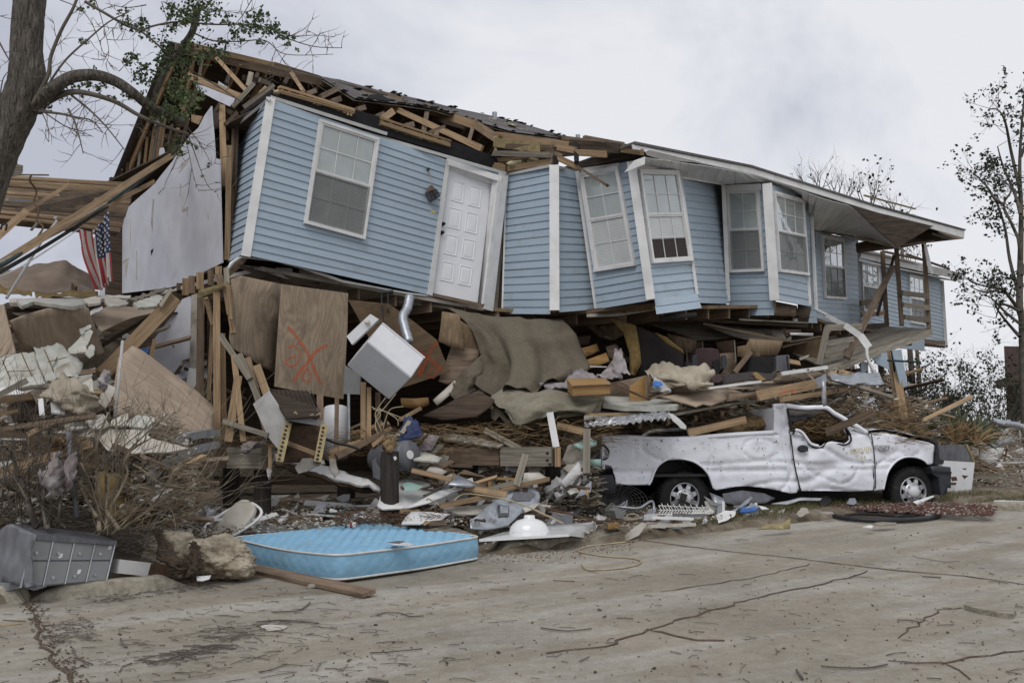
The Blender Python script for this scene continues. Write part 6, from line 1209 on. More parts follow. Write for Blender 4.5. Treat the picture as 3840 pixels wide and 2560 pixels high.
text('9/20/05', onT(1520,372,-.03), (tx+tz*.12).normalized(), tz, nb, .035, .075, .022, .006, 'yellow', 'chalk_writing', truck, .002); text('Fps', onT(1560,392,-.03), tx, tz, nb, .035, .05, .022, .005, 'yellow', 'chalk_writing', truck, .002)
mb = MB(); random.seed(11)
for i in range(110):
 x = random.uniform(200, 1980); y = random.choice([random.uniform(290,520),random.uniform(290,350)])
 if 430<x<775 and y>385:x = random.uniform(690, 780); y = random.uniform(400, 440)
 if 1200<x<1640 and y<330:continue
 if x>1700 and y>380:continue
 p = onT(x, y, -.022); a = random.uniform(-.9, 1.6); L = random.uniform(.01, .035); mb.bar(p, p+(tx*math.cos(a)+tz*math.sin(a))*L, random.uniform(.002,.004), .02, nb)
mb.build('scratches', 'truck_black', truck)['kind'] = 'stuff'
def wheel(c, R):
 def lathe(prof, m, name, par, k=48):
  mb = MB()
  for j in range(k):
   t = 2*math.pi*j/k; e = tx*math.cos(t)+tz*math.sin(t)
   for(r, y) in prof:mb.v.append(c+e*r+ty*y)
  n = len(prof)
  for j in range(k):
   for i in range(n-1):a = j*n+i; b = ((j+1)%k)*n+i; mb.f.append((a,a+1,b+1,b)); mb.m.append(0)
  return mb.build(name, m, par, True)
 wl = lathe([(R*.58,.02),(R*.60,-.01),(R*.66,-.02),(R*.80,-.022),(R*.9,-.012),(R*.965,.012),(R*.99,.03),(R*.992,.22),(R*.9,.27),(R*.55,.25)], 'rubber', 'wheel', truck, 64)
 mb = MB()
 for j in range(56):
  t = 2*math.pi*j/56; e = tx*math.cos(t)+tz*math.sin(t); g = -tx*math.sin(t)+tz*math.cos(t); mb.box(c+e*(R*.985)+ty*(.06+.05*(j%2)), e*.010, g*.012, ty*.07)
  mb.box(c+e*(R*.93)+ty*.0, e*.03, g*.008, ty*.012)
 mb.build('tread', 'rubber', wl)['kind'] = 'stuff'
 lathe([(R*.60,.02),(R*.59,-.016),(R*.565,-.018),(R*.55,.0),(R*.545,.03)], 'rim', 'rim', wl)
 lathe([(R*.55,.06),(R*.3,.07)], 'truck_black', 'rim_back', wl)
 mb = MB(); k = 8
 def rp_(r, t, y):return c+(tx*math.cos(t)+tz*math.sin(t))*r+ty*y
 for j in range(k):
  t0 = 2*math.pi*(j+.5)/k; a0, a1 = .13, .25
  for s in(0, ):
   P1 = [rp_(R*.56,t0-a0,.01), rp_(R*.56,t0+a0,.01), rp_(R*.36,t0+a1,-.005), rp_(R*.36,t0-a1,-.005)]
   mb.add(P1+[p+ty*.03 for p in P1], [(0,1,2,3),(4,7,6,5),(0,3,7,4),(1,5,6,2)])
  t1 = t0-a1; t2 = t0+a1-2*math.pi/k
 mb.build('spokes', 'rim', wl)
 lathe([(R*.37,.02),(R*.37,-.006),(R*.30,-.012),(R*.26,-.02),(R*.24,-.02)], 'rim', 'hub_ring', wl); lathe([(R*.25,-.01),(R*.24,-.035),(R*.20,-.06),(R*.10,-.075),(0,-.078)], 'appliance', 'hub_cap', wl)
 for j in range(8):mb = MB(); q = rp_(R*.275, 2*math.pi*j/8, 0); mb.tube([q+ty*.0,q-ty*.03,q-ty*.04], [.018,.016,.008], 8); mb.build('lug_nut', 'rim', wl, True)
 return wl
wheel(HR, .395); wheel(HF, .395)
mb = MB(); mb.bar(P(612,590,14.25), P(590,660,14.2), .10, .05); mb.bar(P(590,625,14.22), P(640,650,14.2), .05, .05); tag(mb.build('black_bracket','black',None), 'black plastic piece propped against the rear wheel hub', 'plastic piece')
far = [HR+ty*1.7, HF+ty*1.7]
for q in far:mb = MB(); mb.tube([q,q+ty*.22], .38, 24); mb.build('wheel', 'rubber', truck, False)
crop('K')
sheet_world([onT(*p,.35) for p in[(1240,175),(1300,150),(1360,160),(1350,210),(1290,230),(1240,240)]], tx, -ty, .15, 'hood_gray', 'seat', truck, sp=.06, amp=.03); sheet_world([onT(*p,.5) for p in[(1330,150),(1400,165),(1440,220),(1400,250),(1350,230)]], tx, -ty, .15, 'bumper', 'seat', truck, sp=.06, amp=.03)
frametube([(1440,165),(1420,190),(1440,240),(1480,230),(1490,200),(1440,165)], .4, .015, 'black', 'steering_wheel')
def straws(name, label, pts, n, L, r, m='straw', parent=None):
 mb = MB()
 for i in range(n):
  p = pts(); a = random.random()*6.28; b = random.uniform(-.45, .45); e = V((math.cos(a),math.sin(a),b*.7)); l = random.uniform(.4, 1)*L; mb.tube([p-e*l/2,p+V((0,0,random.uniform(-.02,.03))),p+e*l/2], r*random.uniform(.6,1.3), 3, cap=False)
 o = mb.build(name, m, parent); o['kind'] = 'stuff'
 if label:tag(o, label, name.replace('_',' '))
 return o
sheet_world([onT(*p,.45) for p in[(1205,200),(1280,190),(1350,205),(1430,215),(1500,240),(1500,300),(1200,300)]], tx, -ty, .3, 'straw', 'straw_bank', None, sp=.06, amp=.05)
_ = [o for o in COL.objects if o.name=='straw_bank'][0]; tag(_, 'bank of straw filling the crushed cab', 'straw', None, 'stuff')
straws('straw', 'loose straw stalks poking out of the crushed cab', lambda:onT(random.uniform(1205,1480),random.uniform(190,262),random.uniform(.1,.5)), 420, .30, .006)
lump([(onT(x,y,.55),(.28,.3,.16)) for x,y in[(960,240),(1010,215),(1060,210)]], 'straw', 'straw_heap', None); tag([o for o in COL.objects if o.name=='straw_heap'][0], 'straw heap against the back of the crushed cab', 'straw', None, 'stuff')
straws('straw', 'loose straw stalks behind the crushed cab', lambda:onT(random.uniform(920,1090),random.uniform(180,250),random.uniform(.3,.7)), 300, .30, .006)
tl(1395, 252, 14.45, 1662, 135, 13.8, 40, 'old_pine', 'brown board jammed through the crushed cab window')
tl(905, 240, 15.9, 990, 190, 15.9, 16, 'galv', 'grey hose end beside the straw behind the cab', 'hose')
# ================================================================ FOREGROUND THINGS
random.seed(21)
crop('J')
MF, MR, ML = V((-1.66,9.36,0)), V((-.33,10.78,0)), V((-3.10,10.68,0))
mu, mv = (MR-MF), (ML-MF); Lu, Lv = mu.length, mv.length; mu.normalize(); mv.normalize(); mc = MF+mu*Lu/2+mv*Lv/2
mt = thing('mattress', 'light blue quilted mattress lying flat on the road edge', 'mattress', (mc.x,mc.y,.03))
def rr(t, R=.13, hx=Lu/2, hy=Lv/2):
 c, s = math.cos(t), math.sin(t); n = 15; k = (abs(c)**n+abs(s)**n)**(-1/n); return c*k*hx, s*k*hy
def mz(x, y):return.012+.015*smooth((y+.3)/1.2)+.05*smooth(-(y)/1.0)*0+.05*smooth((x)/.9)*.3+.03*math.sin(x*2.1+1)*math.cos(y*1.7)
KS = 320; rings = 110; mb = MB(); tops = []; bots = []
for i in range(rings+1):
 f = i/rings
 for j in range(KS):
  x, y = rr(2*math.pi*j/KS); x*=f*.985; y*=f*.985
  a = (x*.9+y*.9)/.135; b = (x*.9-y*.9)/.135; da = abs(a-round(a)); db = abs(b-round(b))
  z = .275-.012*math.exp(-(da/.10)**2)-.012*math.exp(-(db/.10)**2)+.010*(1-(2*da-1)**2*0)*math.sin(math.pi*da)*math.sin(math.pi*db)
  z+=mz(x, y)-.02*smooth((f-.93)/.07)+.012*fbm(V((x*2,y*2,5)))-.022*smooth(1-abs((y+.0)+x*.5)/.3)*.0
  mb.v.append(mc+mu*x+mv*y+V((0,0,z)))
for i in range(rings):
 for j in range(KS):a = i*KS+j; b = i*KS+(j+1)%KS; mb.f.append((a,b,b+KS,a+KS)); mb.m.append(0)
mb.build('top', 'mattress', mt, True)
mb = MB(); H_ = 14; per = [0]
for j in range(1, KS+1):
 p0, p1 = rr(2*math.pi*(j-1)/KS), rr(2*math.pi*j/KS); per.append(per[-1]+math.hypot(p1[0]-p0[0],p1[1]-p0[1]))
for i in range(H_+1):
 v = i/H_
 for j in range(KS):
  x, y = rr(2*math.pi*j/KS); q = 1+.018*math.sin(math.pi*v); s = per[j]; w = math.sin(s*38+2.6*math.sin(v*math.pi*2)); w2 = abs(v-.5-.28*math.sin(s*20))
  q+=-.006*math.exp(-(w2/.07)**2)-.004*math.exp(-(abs(v-.5+.28*math.sin(s*20))/.07)**2)+.004*fbm(V((s*3,v*2,9)))
  mb.v.append(mc+mu*x*q+mv*y*q+V((0,0,lerp(.03,.26,v)+mz(x,y))))
for i in range(H_):
 for j in range(KS):a = i*KS+j; b = i*KS+(j+1)%KS; mb.f.append((a,b,b+KS,a+KS)); mb.m.append(0)
mb.build('side', 'mattress', mt, True)
for z in(.03, .261):
 mb = MB(); pts = [mc+mu*rr(2*math.pi*j/160)[0]*1.004+mv*rr(2*math.pi*j/160)[1]*1.004+V((0,0,z+mz(*rr(2*math.pi*j/160)))) for j in range(161)]; mb.tube(pts, .011, 8, cap=False); mb.build('piping', 'piping', mt, True)
mpl = PL(mc+V((0,0,.335)), mc+mu+V((0,0,.335)), mc+mv+V((0,0,.335)))
sheet_world([mpl.hit(*p) for p in[(1470,850),(1560,838),(1670,858),(1640,872),(1530,866)]], mu, V((0,0,1)), .002, 'piping', 'label_tag', mt); sheet_world([mpl.hit(*p)+V((0,0,.003)) for p in[(1470,850),(1560,838),(1610,842),(1560,858)]], mu, V((0,0,1)), .002, 'hood_gray', 'label_tag', mt)
a, b = G(440, 1030, .03), G(1345, 1222, .045); o = board(a, b, .15, .045, 'old_pine', 'plank', None, nrm=V((0,-.25,1)), rough=.012); tag(o, 'weathered brown plank lying on the road before the blue mattress', 'plank')
bv = o.modifiers.new('b', 'BEVEL'); bv.width = .006; bv.segments = 2
ts([(135,1098),(190,1084),(400,1078),(590,1082),(470,1112),(150,1118)], 9.9, 9.9, .5, 'yellowwood', 'thin cream board flat on the ground left of the brown plank', 'board', 'flat_board', .012)
lump([(G(920,1172,.02),(.05,.04,.03))], 'concrete', 'stone', None); tag([o for o in COL.objects if o.name=='stone'][0], 'small stone beside the brown plank', 'stone')
crop('I')
mbx = thing('mailbox_cluster', 'grey metal cluster of eight mailboxes tipped over beside the left kerb', 'mailbox', P(500,1330,8.6))
mq = Quad([(262,905,8.40),(965,958,8.95),(885,1290,8.83),(165,1352,8.25)]); n = mq.n; bk_ = -n
ex_ = (mq.p[1]-mq.p[0]).normalized()
def boxq(q, th, m, name, par, hh=0):return quadmesh([p for p in q], n, th, m, name, par, (hh,hh))
boxq([mq.at(0,0),mq.at(1,0),mq.at(1,1),mq.at(0,1)], .42, 'box_gray', 'body', mbx)
for i in range(4):
 for j in range(2):
  u0, u1, v0, v1 = i/4+.012, (i+1)/4-.012, j/2+.02, (j+1)/2-.02
  d_ = boxq([mq.at(u0,v0),mq.at(u1,v0),mq.at(u1,v1),mq.at(u0,v1)], .012, 'box_gray', 'mailbox_door', mbx, .012+random.uniform(0,.003))
  c = mq.at(lerp(u0,u1,.35), lerp(v0,v1,.72), .012); mb = MB(); mb.tube([c,c+n*.012], .014, 12); mb.tube([c+n*.012,c+n*.016], .008, 10); mb.build('lock', 'galv', d_)
for i in range(5):boxq([mq.at(i/4-.007,0),mq.at(i/4+.007,0),mq.at(i/4+.007,1),mq.at(i/4-.007,1)], .02, 'alu', 'divider', mbx, .022)
boxq([mq.at(0,.49),mq.at(1,.49),mq.at(1,.505),mq.at(0,.505)], .012, 'hood_gray', 'shelf_edge', mbx, .01)
for u, v in((.93,.18), (.62,.75), (.36,.40)):boxq([mq.at(u,v-.05),mq.at(u+.04,v-.05),mq.at(u+.035,v+.04),mq.at(u-.005,v+.05)], .001, 'white', 'sticker', mbx, .016)
sheet([(75,815),(350,838),(785,893),(975,962),(800,955),(560,945),(305,910),(160,870)], 8.7, 9.2, -.0, .012, 'hood_gray', 'hood', mbx) if 0 else None
h0, h1, h2, h3 = P(80, 815, 8.9), P(782, 893, 9.35), P(972, 962, 8.93), P(302, 910, 8.42)
quadmesh([h0,h1,h2,h3], (h1-h0).cross(h3-h0).normalized()*(1 if(h1-h0).cross(h3-h0).z>0 else-1), .01, 'hood_gray', 'hood', mbx, (.006,.006))
quadmesh([h3+n*.02,h2+n*.02,h2+n*.02-V((0,0,.035)),h3+n*.02-V((0,0,.045))], n, .012, 'hood_gray', 'hood_lip', mbx, (0,0))
sheet([(60,820),(110,815),(312,908),(296,960),(268,1010),(262,1100),(276,1200),(268,1290),(290,1330),(200,1350),(90,1310),(-40,1300),(-60,960),(-20,880)], 8.30, 8.30, .1, .01, 'hood_gray', 'torn_flap', mbx, sp=.05, amp=.03, fr=2.2)
sheet([(80,1320),(200,1352),(290,1372),(380,1345),(300,1340),(160,1335)], 8.25, 8.3, 0, .06, 'hood_gray', 'base_lip', mbx)
lb = tl(960, 1165, 9.0, 1235, 1195, 9.25, 110, 'white', 'white painted steel channel with rust lying right of the mailboxes', 'channel', 'steel_channel', .12); tl(1235, 1192, 9.24, 1420, 1205, 9.4, 92, 'rust', 'rusty brown end of the steel channel by the dark cloth', 'channel', 'steel_channel', .11)
tag(cloth([[(1300,870,9.3),(1330,865,9.3),(1345,900,9.35)],[(1320,1000,9.2),(1400,1050,9.1),(1500,1100,9.1),(1600,1070,9.2)][:3],[(1310,1090,9.1),(1400,1120,8.98),(1540,1150,9.05)],[(1400,1180,9.1),(1480,1200,9.0),(1600,1200,9.1)],[(1420,1250,9.1),(1500,1240,9.02),(1640,1240,9.1)]],'dark_wood','rotten_cloth',sub=8,amp=.05,fr=5), 'rotten dark brown cloth hanging over the pale rocks', 'cloth')
tag(cloth([[(1590,975,9.3),(1620,960,9.25),(1660,975,9.3)],[(1600,1080,9.15),(1640,1070,9.1),(1680,1080,9.2)],[(1560,1200,9.1),(1620,1200,9.0),(1690,1170,9.15)],[(1560,1270,9.1),(1600,1260,9.05),(1650,1240,9.1)]],'dark_wood','rotten_cloth',amp=.06,fr=6), 'rotten dark strip of cloth left of the larger pale rock', 'cloth')
def rock(cx, cy, d, r, m, label, name='rock', cat='rock', sc=1.2, amp=.30, sub=5):
 bm = bmesh.new(); bmesh.ops.create_icosphere(bm, subdivisions=sub, radius=1); s = V((random.random()*20,)*3); c = P(cx, cy, d)
 mb = MB(); mb.add([c+V((v.co.x*r[0],v.co.y*r[1],v.co.z*r[2]))*(1+amp*fbm(v.co*sc+s,3)+.22*(.35-abs(noise.noise(v.co*3.1+s)))+.10*(.3-abs(noise.noise(v.co*7.3+s)))+.05*noise.noise(v.co*17+s)) for v in bm.verts], [tuple(v.index for v in f.verts) for f in bm.faces]); bm.free()
 return tag(mb.build(name,m,None,True), label, cat)
rock(1460, 1010, 9.7, (.26,.2,.15), 'rock', 'left pale lump of broken concrete behind the dark cloth'); rock(1840, 1095, 9.6, (.33,.22,.19), 'rock', 'large pale rock lump left of the blue mattress', sub=6)
rock(1970, 1170, 9.5, (.20,.14,.11), 'rock', 'small rock end touching the mattress corner'); rock(1400, 1130, 9.6, (.25,.2,.16), 'rock', 'rock half hidden under the rotten dark cloth')
ts([(1645,1245),(1690,1250),(1775,1245),(1760,1275),(1700,1290),(1655,1285)], 9.05, 9.05, .1, 'white', 'crumpled scrap of white paper below the pale rock', 'paper', 'paper_scrap', .004, sp=.03, amp=.03)
ts([(1740,905),(1830,915),(1820,960),(1735,960)], 9.9, 9.9, 0, 'rust', 'short rusty block above the pale rocks', 'block', 'rusty_block', .1)
mb = MB(); mb.tube([P(1300,905,10.1),P(1590,905,10.2)], .05, 12); tag(mb.build('pipe','plastic',None,True), 'thick pale pipe lying behind the pale rocks', 'pipe')
mb = MB(); mb.tube([P(1562,905,10.1),P(1600,905,10.1)], .062, 12); tag(mb.build('pipe_collar','gyp',None,True), 'collar on the right end of the thick pale pipe', 'pipe collar')
tl(1330, 780, 10.9, 1895, 778, 11.3, 24, 'white', 'long white moulding lying in front of the leftmost pile', 'moulding', 'moulding'); tl(1720, 770, 11.3, 1835, 742, 11.4, 14, 'white', 'short white moulding crossing the long one', 'moulding', 'moulding')
ts([(1640,650),(1700,655),(1712,755),(1620,760)], 11.9, 11.9, 0, 'galv', 'grey metal bracket left of the leftmost pile', 'bracket', 'bracket', .03); ts([(1560,590),(1700,620),(1830,715),(1740,755),(1712,650)], 12.2, 12.3, .2, 'galv', 'bent grey metal sheet left of the leftmost pile', 'metal sheet', 'metal_sheet', .01, sp=.06, amp=.03)
crop('J')
ov = thing('ceiling_light', 'white rimmed oval light cover tipped up before the piles', 'light cover', P(340,760,11.2))
oc = P(340, 695, 11.2); oe = (P(430,640,11.3)-P(250,750,11.1)).normalized(); on = V((-.25,-.8,.55)).normalized(); of_ = on.cross(oe).normalized()
mb = MB(); mb.tube([oc+oe*.34*(abs(math.cos(t))**.7*(1 if math.cos(t)>0 else-1))+of_*.20*(abs(math.sin(t))**.7*(1 if math.sin(t)>0 else-1)) for t in[i*math.pi/24 for i in range(49)]], .018, 8, cap=False); mb.build('rim', 'white', ov, True)
sheet_world([oc+oe*.32*(abs(math.cos(t))**.7*(1 if math.cos(t)>0 else-1))+of_*.18*(abs(math.sin(t))**.7*(1 if math.sin(t)>0 else-1)) for t in[i*math.pi/16 for i in range(32)]], oe, on, .04, 'gyp', 'lens', ov, sp=.05, amp=.02)
ts([(622,190),(700,200),(800,232),(920,250),(1010,272),(1120,310),(1200,342),(1330,390),(1428,440),(1422,468),(1250,420),(1150,400),(1000,352),(900,330),(800,285),(700,262),(630,248)], 12.2, 13.0, .7, 'white', 'long crusted white ceiling sheet sagging left of the coconut pile', 'ceiling sheet', 'ceiling_sheet', .03, sp=.07, amp=.05, jag=.03, fr=4)
ts([(640,250),(830,300),(1000,355),(1250,425),(1425,470),(1350,480),(1100,420),(850,340),(660,290)], 12.1, 12.9, .2, 'rust', 'rusty brown underside edge of the crusted ceiling sheet', 'ceiling sheet', 'ceiling_edge', .04, sp=.08, amp=.04, jag=.02)
for q, m, l in[([(795,300),(850,235),(920,232),(980,280),(900,320),(820,345)],'gyp','curled tan paper on the crusted ceiling sheet'), ([(1040,240),(1090,235),(1100,290),(1125,340),(1090,375),(1060,330)],'gyp','tan hooked paper flap on the crusted ceiling sheet'), ([(920,230),(1010,235),(1020,270),(960,265)],'tile_floor','blue white shard behind the crusted ceiling sheet')]:ts(q, 12.1, 12.2, .1, m, l, 'paper', 'paper_flap', .005, sp=.05, amp=.05)
tag(cloth([[(400,140,12.2),(450,105,12.1),(540,110,12.1),(590,90,12.2)],[(410,180,12.1),(450,160,12.0),(500,130,12.0),(580,115,12.1)],[(405,210,12.1),(425,200,12.05),(440,180,12.05),(460,160,12.1)]],'cloth','rag',amp=.05,fr=5), 'white rag draped over the right part of the left floor beam', 'rag')
tag(cloth([[(590,305,12.1),(612,300,12.1),(628,312,12.1)],[(592,350,12.0),(610,345,12),(622,350,12.0)],[(600,385,12.0),(612,390,12.0),(618,380,12.0)]],'cloth','rag',amp=.03,fr=5), 'small grey rag hanging from the pale splice block', 'rag')
dk = thing('drum', 'grey plastic drum lying sideways behind the coconut pile', 'drum', P(1520,320,12.9))
mb = MB(); c0, c1 = P(1400, 240, 13.1), P(1640, 205, 12.6); rr_ = sz(108, 12.8); mb.tube([c0,lerp(c0,c1,.1),lerp(c0,c1,.5),lerp(c0,c1,.95),c1], [rr_*.9,rr_,rr_*.98,rr_,rr_*.9], 28); mb.build('shell', 'hood_gray', dk, True)
mb = MB(); mb.tube([c1+(c1-c0)*.01,c1+(c1-c0)*.02], [rr_*.3,rr_*.28], 16); mb.build('hub', 'white', dk)
ts([(1362,250),(1400,210),(1430,330),(1420,390),(1370,370)], 12.8, 12.8, 0, 'hood_gray', 'grey plastic flap under the grey drum', 'flap', 'plastic_flap', .01)
fg = [([(1560,388),(1625,374),(1740,400),(1855,440),(1780,500),(1700,560),(1580,600),(1440,600),(1400,575),(1425,500),(1560,440)],12.4,12.7,1.0,'white','large white panel with green patch leaning right of the coconut pile','panel','loose_sheet'),
([(1740,530),(1850,480),(2050,425),(2062,440),(1900,515),(1790,560),(1600,600)],12.1,12.5,.5,'white','curved white panel edge right of the green patched panel','panel','loose_sheet'),
([(1580,700),(1650,622),(1945,632),(1860,690),(1720,705)],11.4,11.7,.6,'white','flat white board on the ground right of the coconut pile','panel','loose_sheet'),
([(1820,550),(1900,590),(2100,590),(2250,570),(2150,640),(2000,640),(1880,600)],11.9,12.2,.3,'gyp','curled grey beige board in front of the grey door panel','board','board_fragment'),
([(1740,740),(1870,725),(2000,750),(2150,800),(1980,775),(1860,760)],11.0,11.3,.3,'gray_wood','curled grey strip behind the blue mattress','board','board_fragment'),
([(1920,400),(1990,350),(2130,420),(2050,430)],12.5,12.6,.2,'galv','ridged grey sheet corner above the curved white panel','board','board_fragment'),
([(1310,680),(1380,600),(1430,610),(1430,690)],12.0,12.0,.2,'gyp','brown board corner left of the coconut pile base','board','board_fragment'),
([(960,630),(1110,625),(1115,650),(980,655)],12.2,12.3,.2,'green_dark','dark green slab on the rubble under the crusted sheet','slab','green_slab')]
for q, a, b, t, m, l, c, nn in fg:ts(q, a, b, t, m, l, c, nn, .015, sp=.12, amp=.03, jag=.006)
ts([(1580,420),(1640,405),(1740,430),(1700,465),(1600,470)], 12.25, 12.35, .3, 'teal', 'green painted patch on the white panel', 'patch', 'green_patch', .004, jag=.02)
for a in[(1660,320,12.6,1950,390,12.3,34,'pine','light timber above the green patched panel'), (2055,440,12.2,2360,500,12.4,50,'pine','golden timber right of the curved white panel'), (1570,620,12.0,1710,622,12.0,30,'pine','short light timber end at the coconut pile base'), (780,705,11.6,900,760,11.5,26,'gray_wood','grey splinter on rubble below the crusted sheet'), (480,745,11.4,1260,735,12.0,40,'box_gray','long dark grey slat lying before the piles'),
(390,770,11.2,860,760,11.4,8,'galv','thin grey rod lying before the piles'), (880,640,12,1400,680,12.3,14,'plastic','thin white pipe on the rubble below the crusted sheet'), (1040,190,12.7,1280,110,13.1,44,'pine','light timber behind the crusted ceiling sheet'), (1100,220,12.6,1450,40,13.2,44,'old_pine','brown timber rising behind the grey drum'), (1040,235,12.6,1500,10,13.4,30,'pine','pale timber rising parallel behind the grey drum'), (1360,140,12.9,1450,70,13,30,'pine','small light timber above the grey drum')]:tl(*a[:8], a[8])
cable([(1010,85,12.6),(1100,120,12.6),(1200,140,12.6),(1280,170,12.6)], .018, 'black', 'black hose left of the grey drum', 'hose', 'hose')
cup = thing('paper_cup', 'white paper cup with red print lying behind the mattress', 'cup', G(1215,745,.2)); c = P(1185, 725, 11.3); c2 = P(1245, 722, 11.3); mb = MB(); mb.tube([c,c2], [.028,.042], 16); mb.build('cup_body', 'white', cup, True); mb = MB(); mb.tube([lerp(c,c2,.3),lerp(c,c2,.6)], [.034,.039], 16); mb.build('print', 'red', cup, True)
crop('L')
for a in[(290,250,12.1,590,300,11.9,46,'pine','thick golden timber above the grey door panel'), (100,385,11.8,470,312,12.1,40,'pine','light timber left of the grey door panel'), (540,268,12.2,895,188,12.6,34,'pine','pale split timber above the grey door panel'), (465,175,12.9,465,250,12.9,26,'cab_wood','left upright of small yellow wooden frame'), (455,180,12.9,660,188,12.9,18,'cab_wood','top bar of small yellow wooden frame'),
(870,395,12.0,1240,492,11.9,16,'rust','rusty angle bar behind the white sink'), (1240,495,12.0,1700,497,12.3,14,'rust','rusty flat bar right of the white sink'), (1660,470,12.5,1960,480,12.6,20,'white','white board strip right of the kerb end'), (1640,535,12.2,1970,520,12.4,24,'gyp','pale plaster bar lying on the kerb end'), (1815,450,12.7,2035,455,12.7,22,'hood_gray','grey bar below the white wire rack'), (1180,250,12.8,1190,340,12.8,16,'gray_wood','thin stick beside the plastic bags')]:tl(*a[:8], a[8])
dp_ = thing('car_panel', 'grey metal car panel with rust patch standing behind the white sink', 'car panel', P(580,540,12.0))
fp = [(322,548), (320,490), (385,450), (430,400), (480,360), (560,310), (600,270), (650,255), (720,228), (780,240), (815,262), (838,300), (830,350), (780,405), (690,440), (650,480), (600,525), (500,550), (420,556)]
fpl = plane_of(fp, 11.9, 12.3, .5)
o = sheet_world([fpl.hit(*p) for p in fp], fpl.ex, fpl.n, .02, 'galv', 'panel', dp_, sp=.04, amp=.03, fr=4)
for q, m, h in[([(650,255),(745,262),(735,288),(640,284)],'rust',.02), ([(520,385),(600,395),(600,465),(525,470)],'hood_gray',.03), ([(530,398),(590,405),(590,452),(535,455)],'galv',.045), ([(700,250),(800,300),(760,350),(610,350),(640,290)],'hood_gray',.012), ([(700,410),(830,370),(790,410),(720,440)],'gyp',.03)]:sheet_world([fpl.hit(*p)+fpl.n*h for p in q], fpl.ex, fpl.n, .02, m, 'pressing', dp_)
sk_ = thing('washbasin', 'white vanity top with upturned round basin lying on the kerb', 'washbasin', P(780,600,11.5))
s0, s1, s2, s3 = P(385, 628, 11.1), P(640, 555, 12.3), P(1245, 498, 12.3), P(1045, 590, 11.3)
pn = (s1-s0).cross(s3-s0).normalized(); pn = pn if pn.z>0 else-pn
quadmesh([s1,s2,s3,s0], pn, .03, 'china', 'vanity_top', sk_, (0,0))
e0, e1 = P(1245, 500, 12.3), P(1045, 590, 11.3); quadmesh([e0,e0-V((0,0,.22)),e1-V((0,0,.02)),e1], V((.8,-.6,0)), .03, 'china', 'apron', sk_, (0,0))
bc = P(755, 585, 11.7); mb = MB(); R0_ = sz(150, 11.7)
prof = [(1.35,0.0), (1.15,.02), (1.0,.05), (.99,.2), (.93,.42), (.8,.62), (.62,.78), (.42,.86), (.30,.885), (.27,.92), (.26,1.05), (.22,1.08), (0,1.08)]
for(r, h) in prof:
 for j in range(40):t = 2*math.pi*j/40; mb.v.append(bc+V((math.cos(t)*r*R0_,math.sin(t)*r*R0_*.8,h*R0_*.92-.03)))
for i in range(len(prof)-1):
 for j in range(40):a = i*40+j; b = i*40+(j+1)%40; mb.f.append((a,b,b+40,a+40)); mb.m.append(0)
mb.build('basin', 'china', sk_, True)
cable([(200,345,11.9),(270,298,12),(400,305,12.0),(550,330,11.9),(700,372,11.8),(820,425,11.6),(1010,515,11.6)], .010, 'cable', 'pale cable arching over the grey car panel', sub=8)
cable([(x,y,G(x,y,.015).y) for x,y in[(1690,545),(1640,590),(1550,635),(1350,662),(1200,680),(1130,700),(1130,722),(1300,752),(1480,765),(1570,785),(1550,815),(1440,840),(1300,852),(1180,850),(1140,812)]], .011, 'cable', 'pale hose snaking from the kerb onto the road', 'hose', 'hose', 6, 8)
cable([(50,350,11.6),(10,330,11.6),(0,345,11.6)], .01, 'cable', 'short end of pale cable by the curved white panel')
mb = MB()
ra, rb = [P(1705,382,12.9), P(2065,398,13.2)], [P(1705,448,12.7), P(2070,438,13.0)]
for k in range(3):mb.tube([lerp(ra[0],rb[0],k/2),lerp(ra[1],rb[1],k/2)], .006, 5)
for k in range(18):
 t = k/17; p, q = lerp(ra[0], ra[1], t), lerp(rb[0], rb[1], t); mb.tube([p+V((0,0,.03*(k%2))),lerp(p,q,.5)+V((.03,-.05,0)),q], .005, 5)
tag(mb.build('wire_rack','white',None), 'white wire rack lying before the rear wheel', 'rack')
mb = MB(); fc = P(1385, 350, 13.2)
for k in range(9):
 r = .05+.40*k/8; mb.tube([fc+V((math.cos(t)*r,math.sin(t)*r*.4+.04,math.sin(t)*r*.5)) for t in[j*math.pi/14 for j in range(29)]], .005, 4, cap=False)
for j in range(24):t = j*math.pi/12; mb.tube([fc,fc+V((math.cos(t)*.45,math.sin(t)*.18+.04,math.sin(t)*.225))], .004, 4)
tag(mb.build('fan_guard','black',None), 'black wire fan guard lying behind the rear bumper', 'fan guard')
cable([(1360,390,13.1),(1450,395,13),(1560,400,13),(1650,350,13.1),(1670,400,13.1),(1660,460,13)], .02, 'galv', 'grey hose loop left of the rear wheel', 'hose', 'hose')
cable([(1460,480,12.7),(1480,450,12.7),(1530,445,12.7),(1560,470,12.7)], .008, 'cable', 'small loop of pale wire by the kerb end', 'wire', 'wire')
ts([(1380,420),(1410,398),(1460,440),(1440,480),(1395,475)], 12.7, 12.8, 0, 'box_gray', 'grey block of concrete left of the rear wheel', 'block', 'concrete_block', .12); ts([(1330,520),(1420,515),(1418,582),(1335,580)], 12.2, 12.2, 0, 'cab_wood', 'yellow brown wooden box on the kerb', 'box', 'wooden_box', .15)
ts([(1510,560),(1600,490),(1622,515),(1560,600),(1470,642),(1465,600)], 12.0, 12.2, .1, 'gyp', 'bent tan metal piece leaning on the kerb end', 'metal piece', 'metal_piece', .03); ts([(2172,352),(2190,350),(2192,440),(2172,438)], 13.3, 13.3, 0, 'white', 'short white upright strip behind the wire rack', 'strip', 'white_strip', .01)
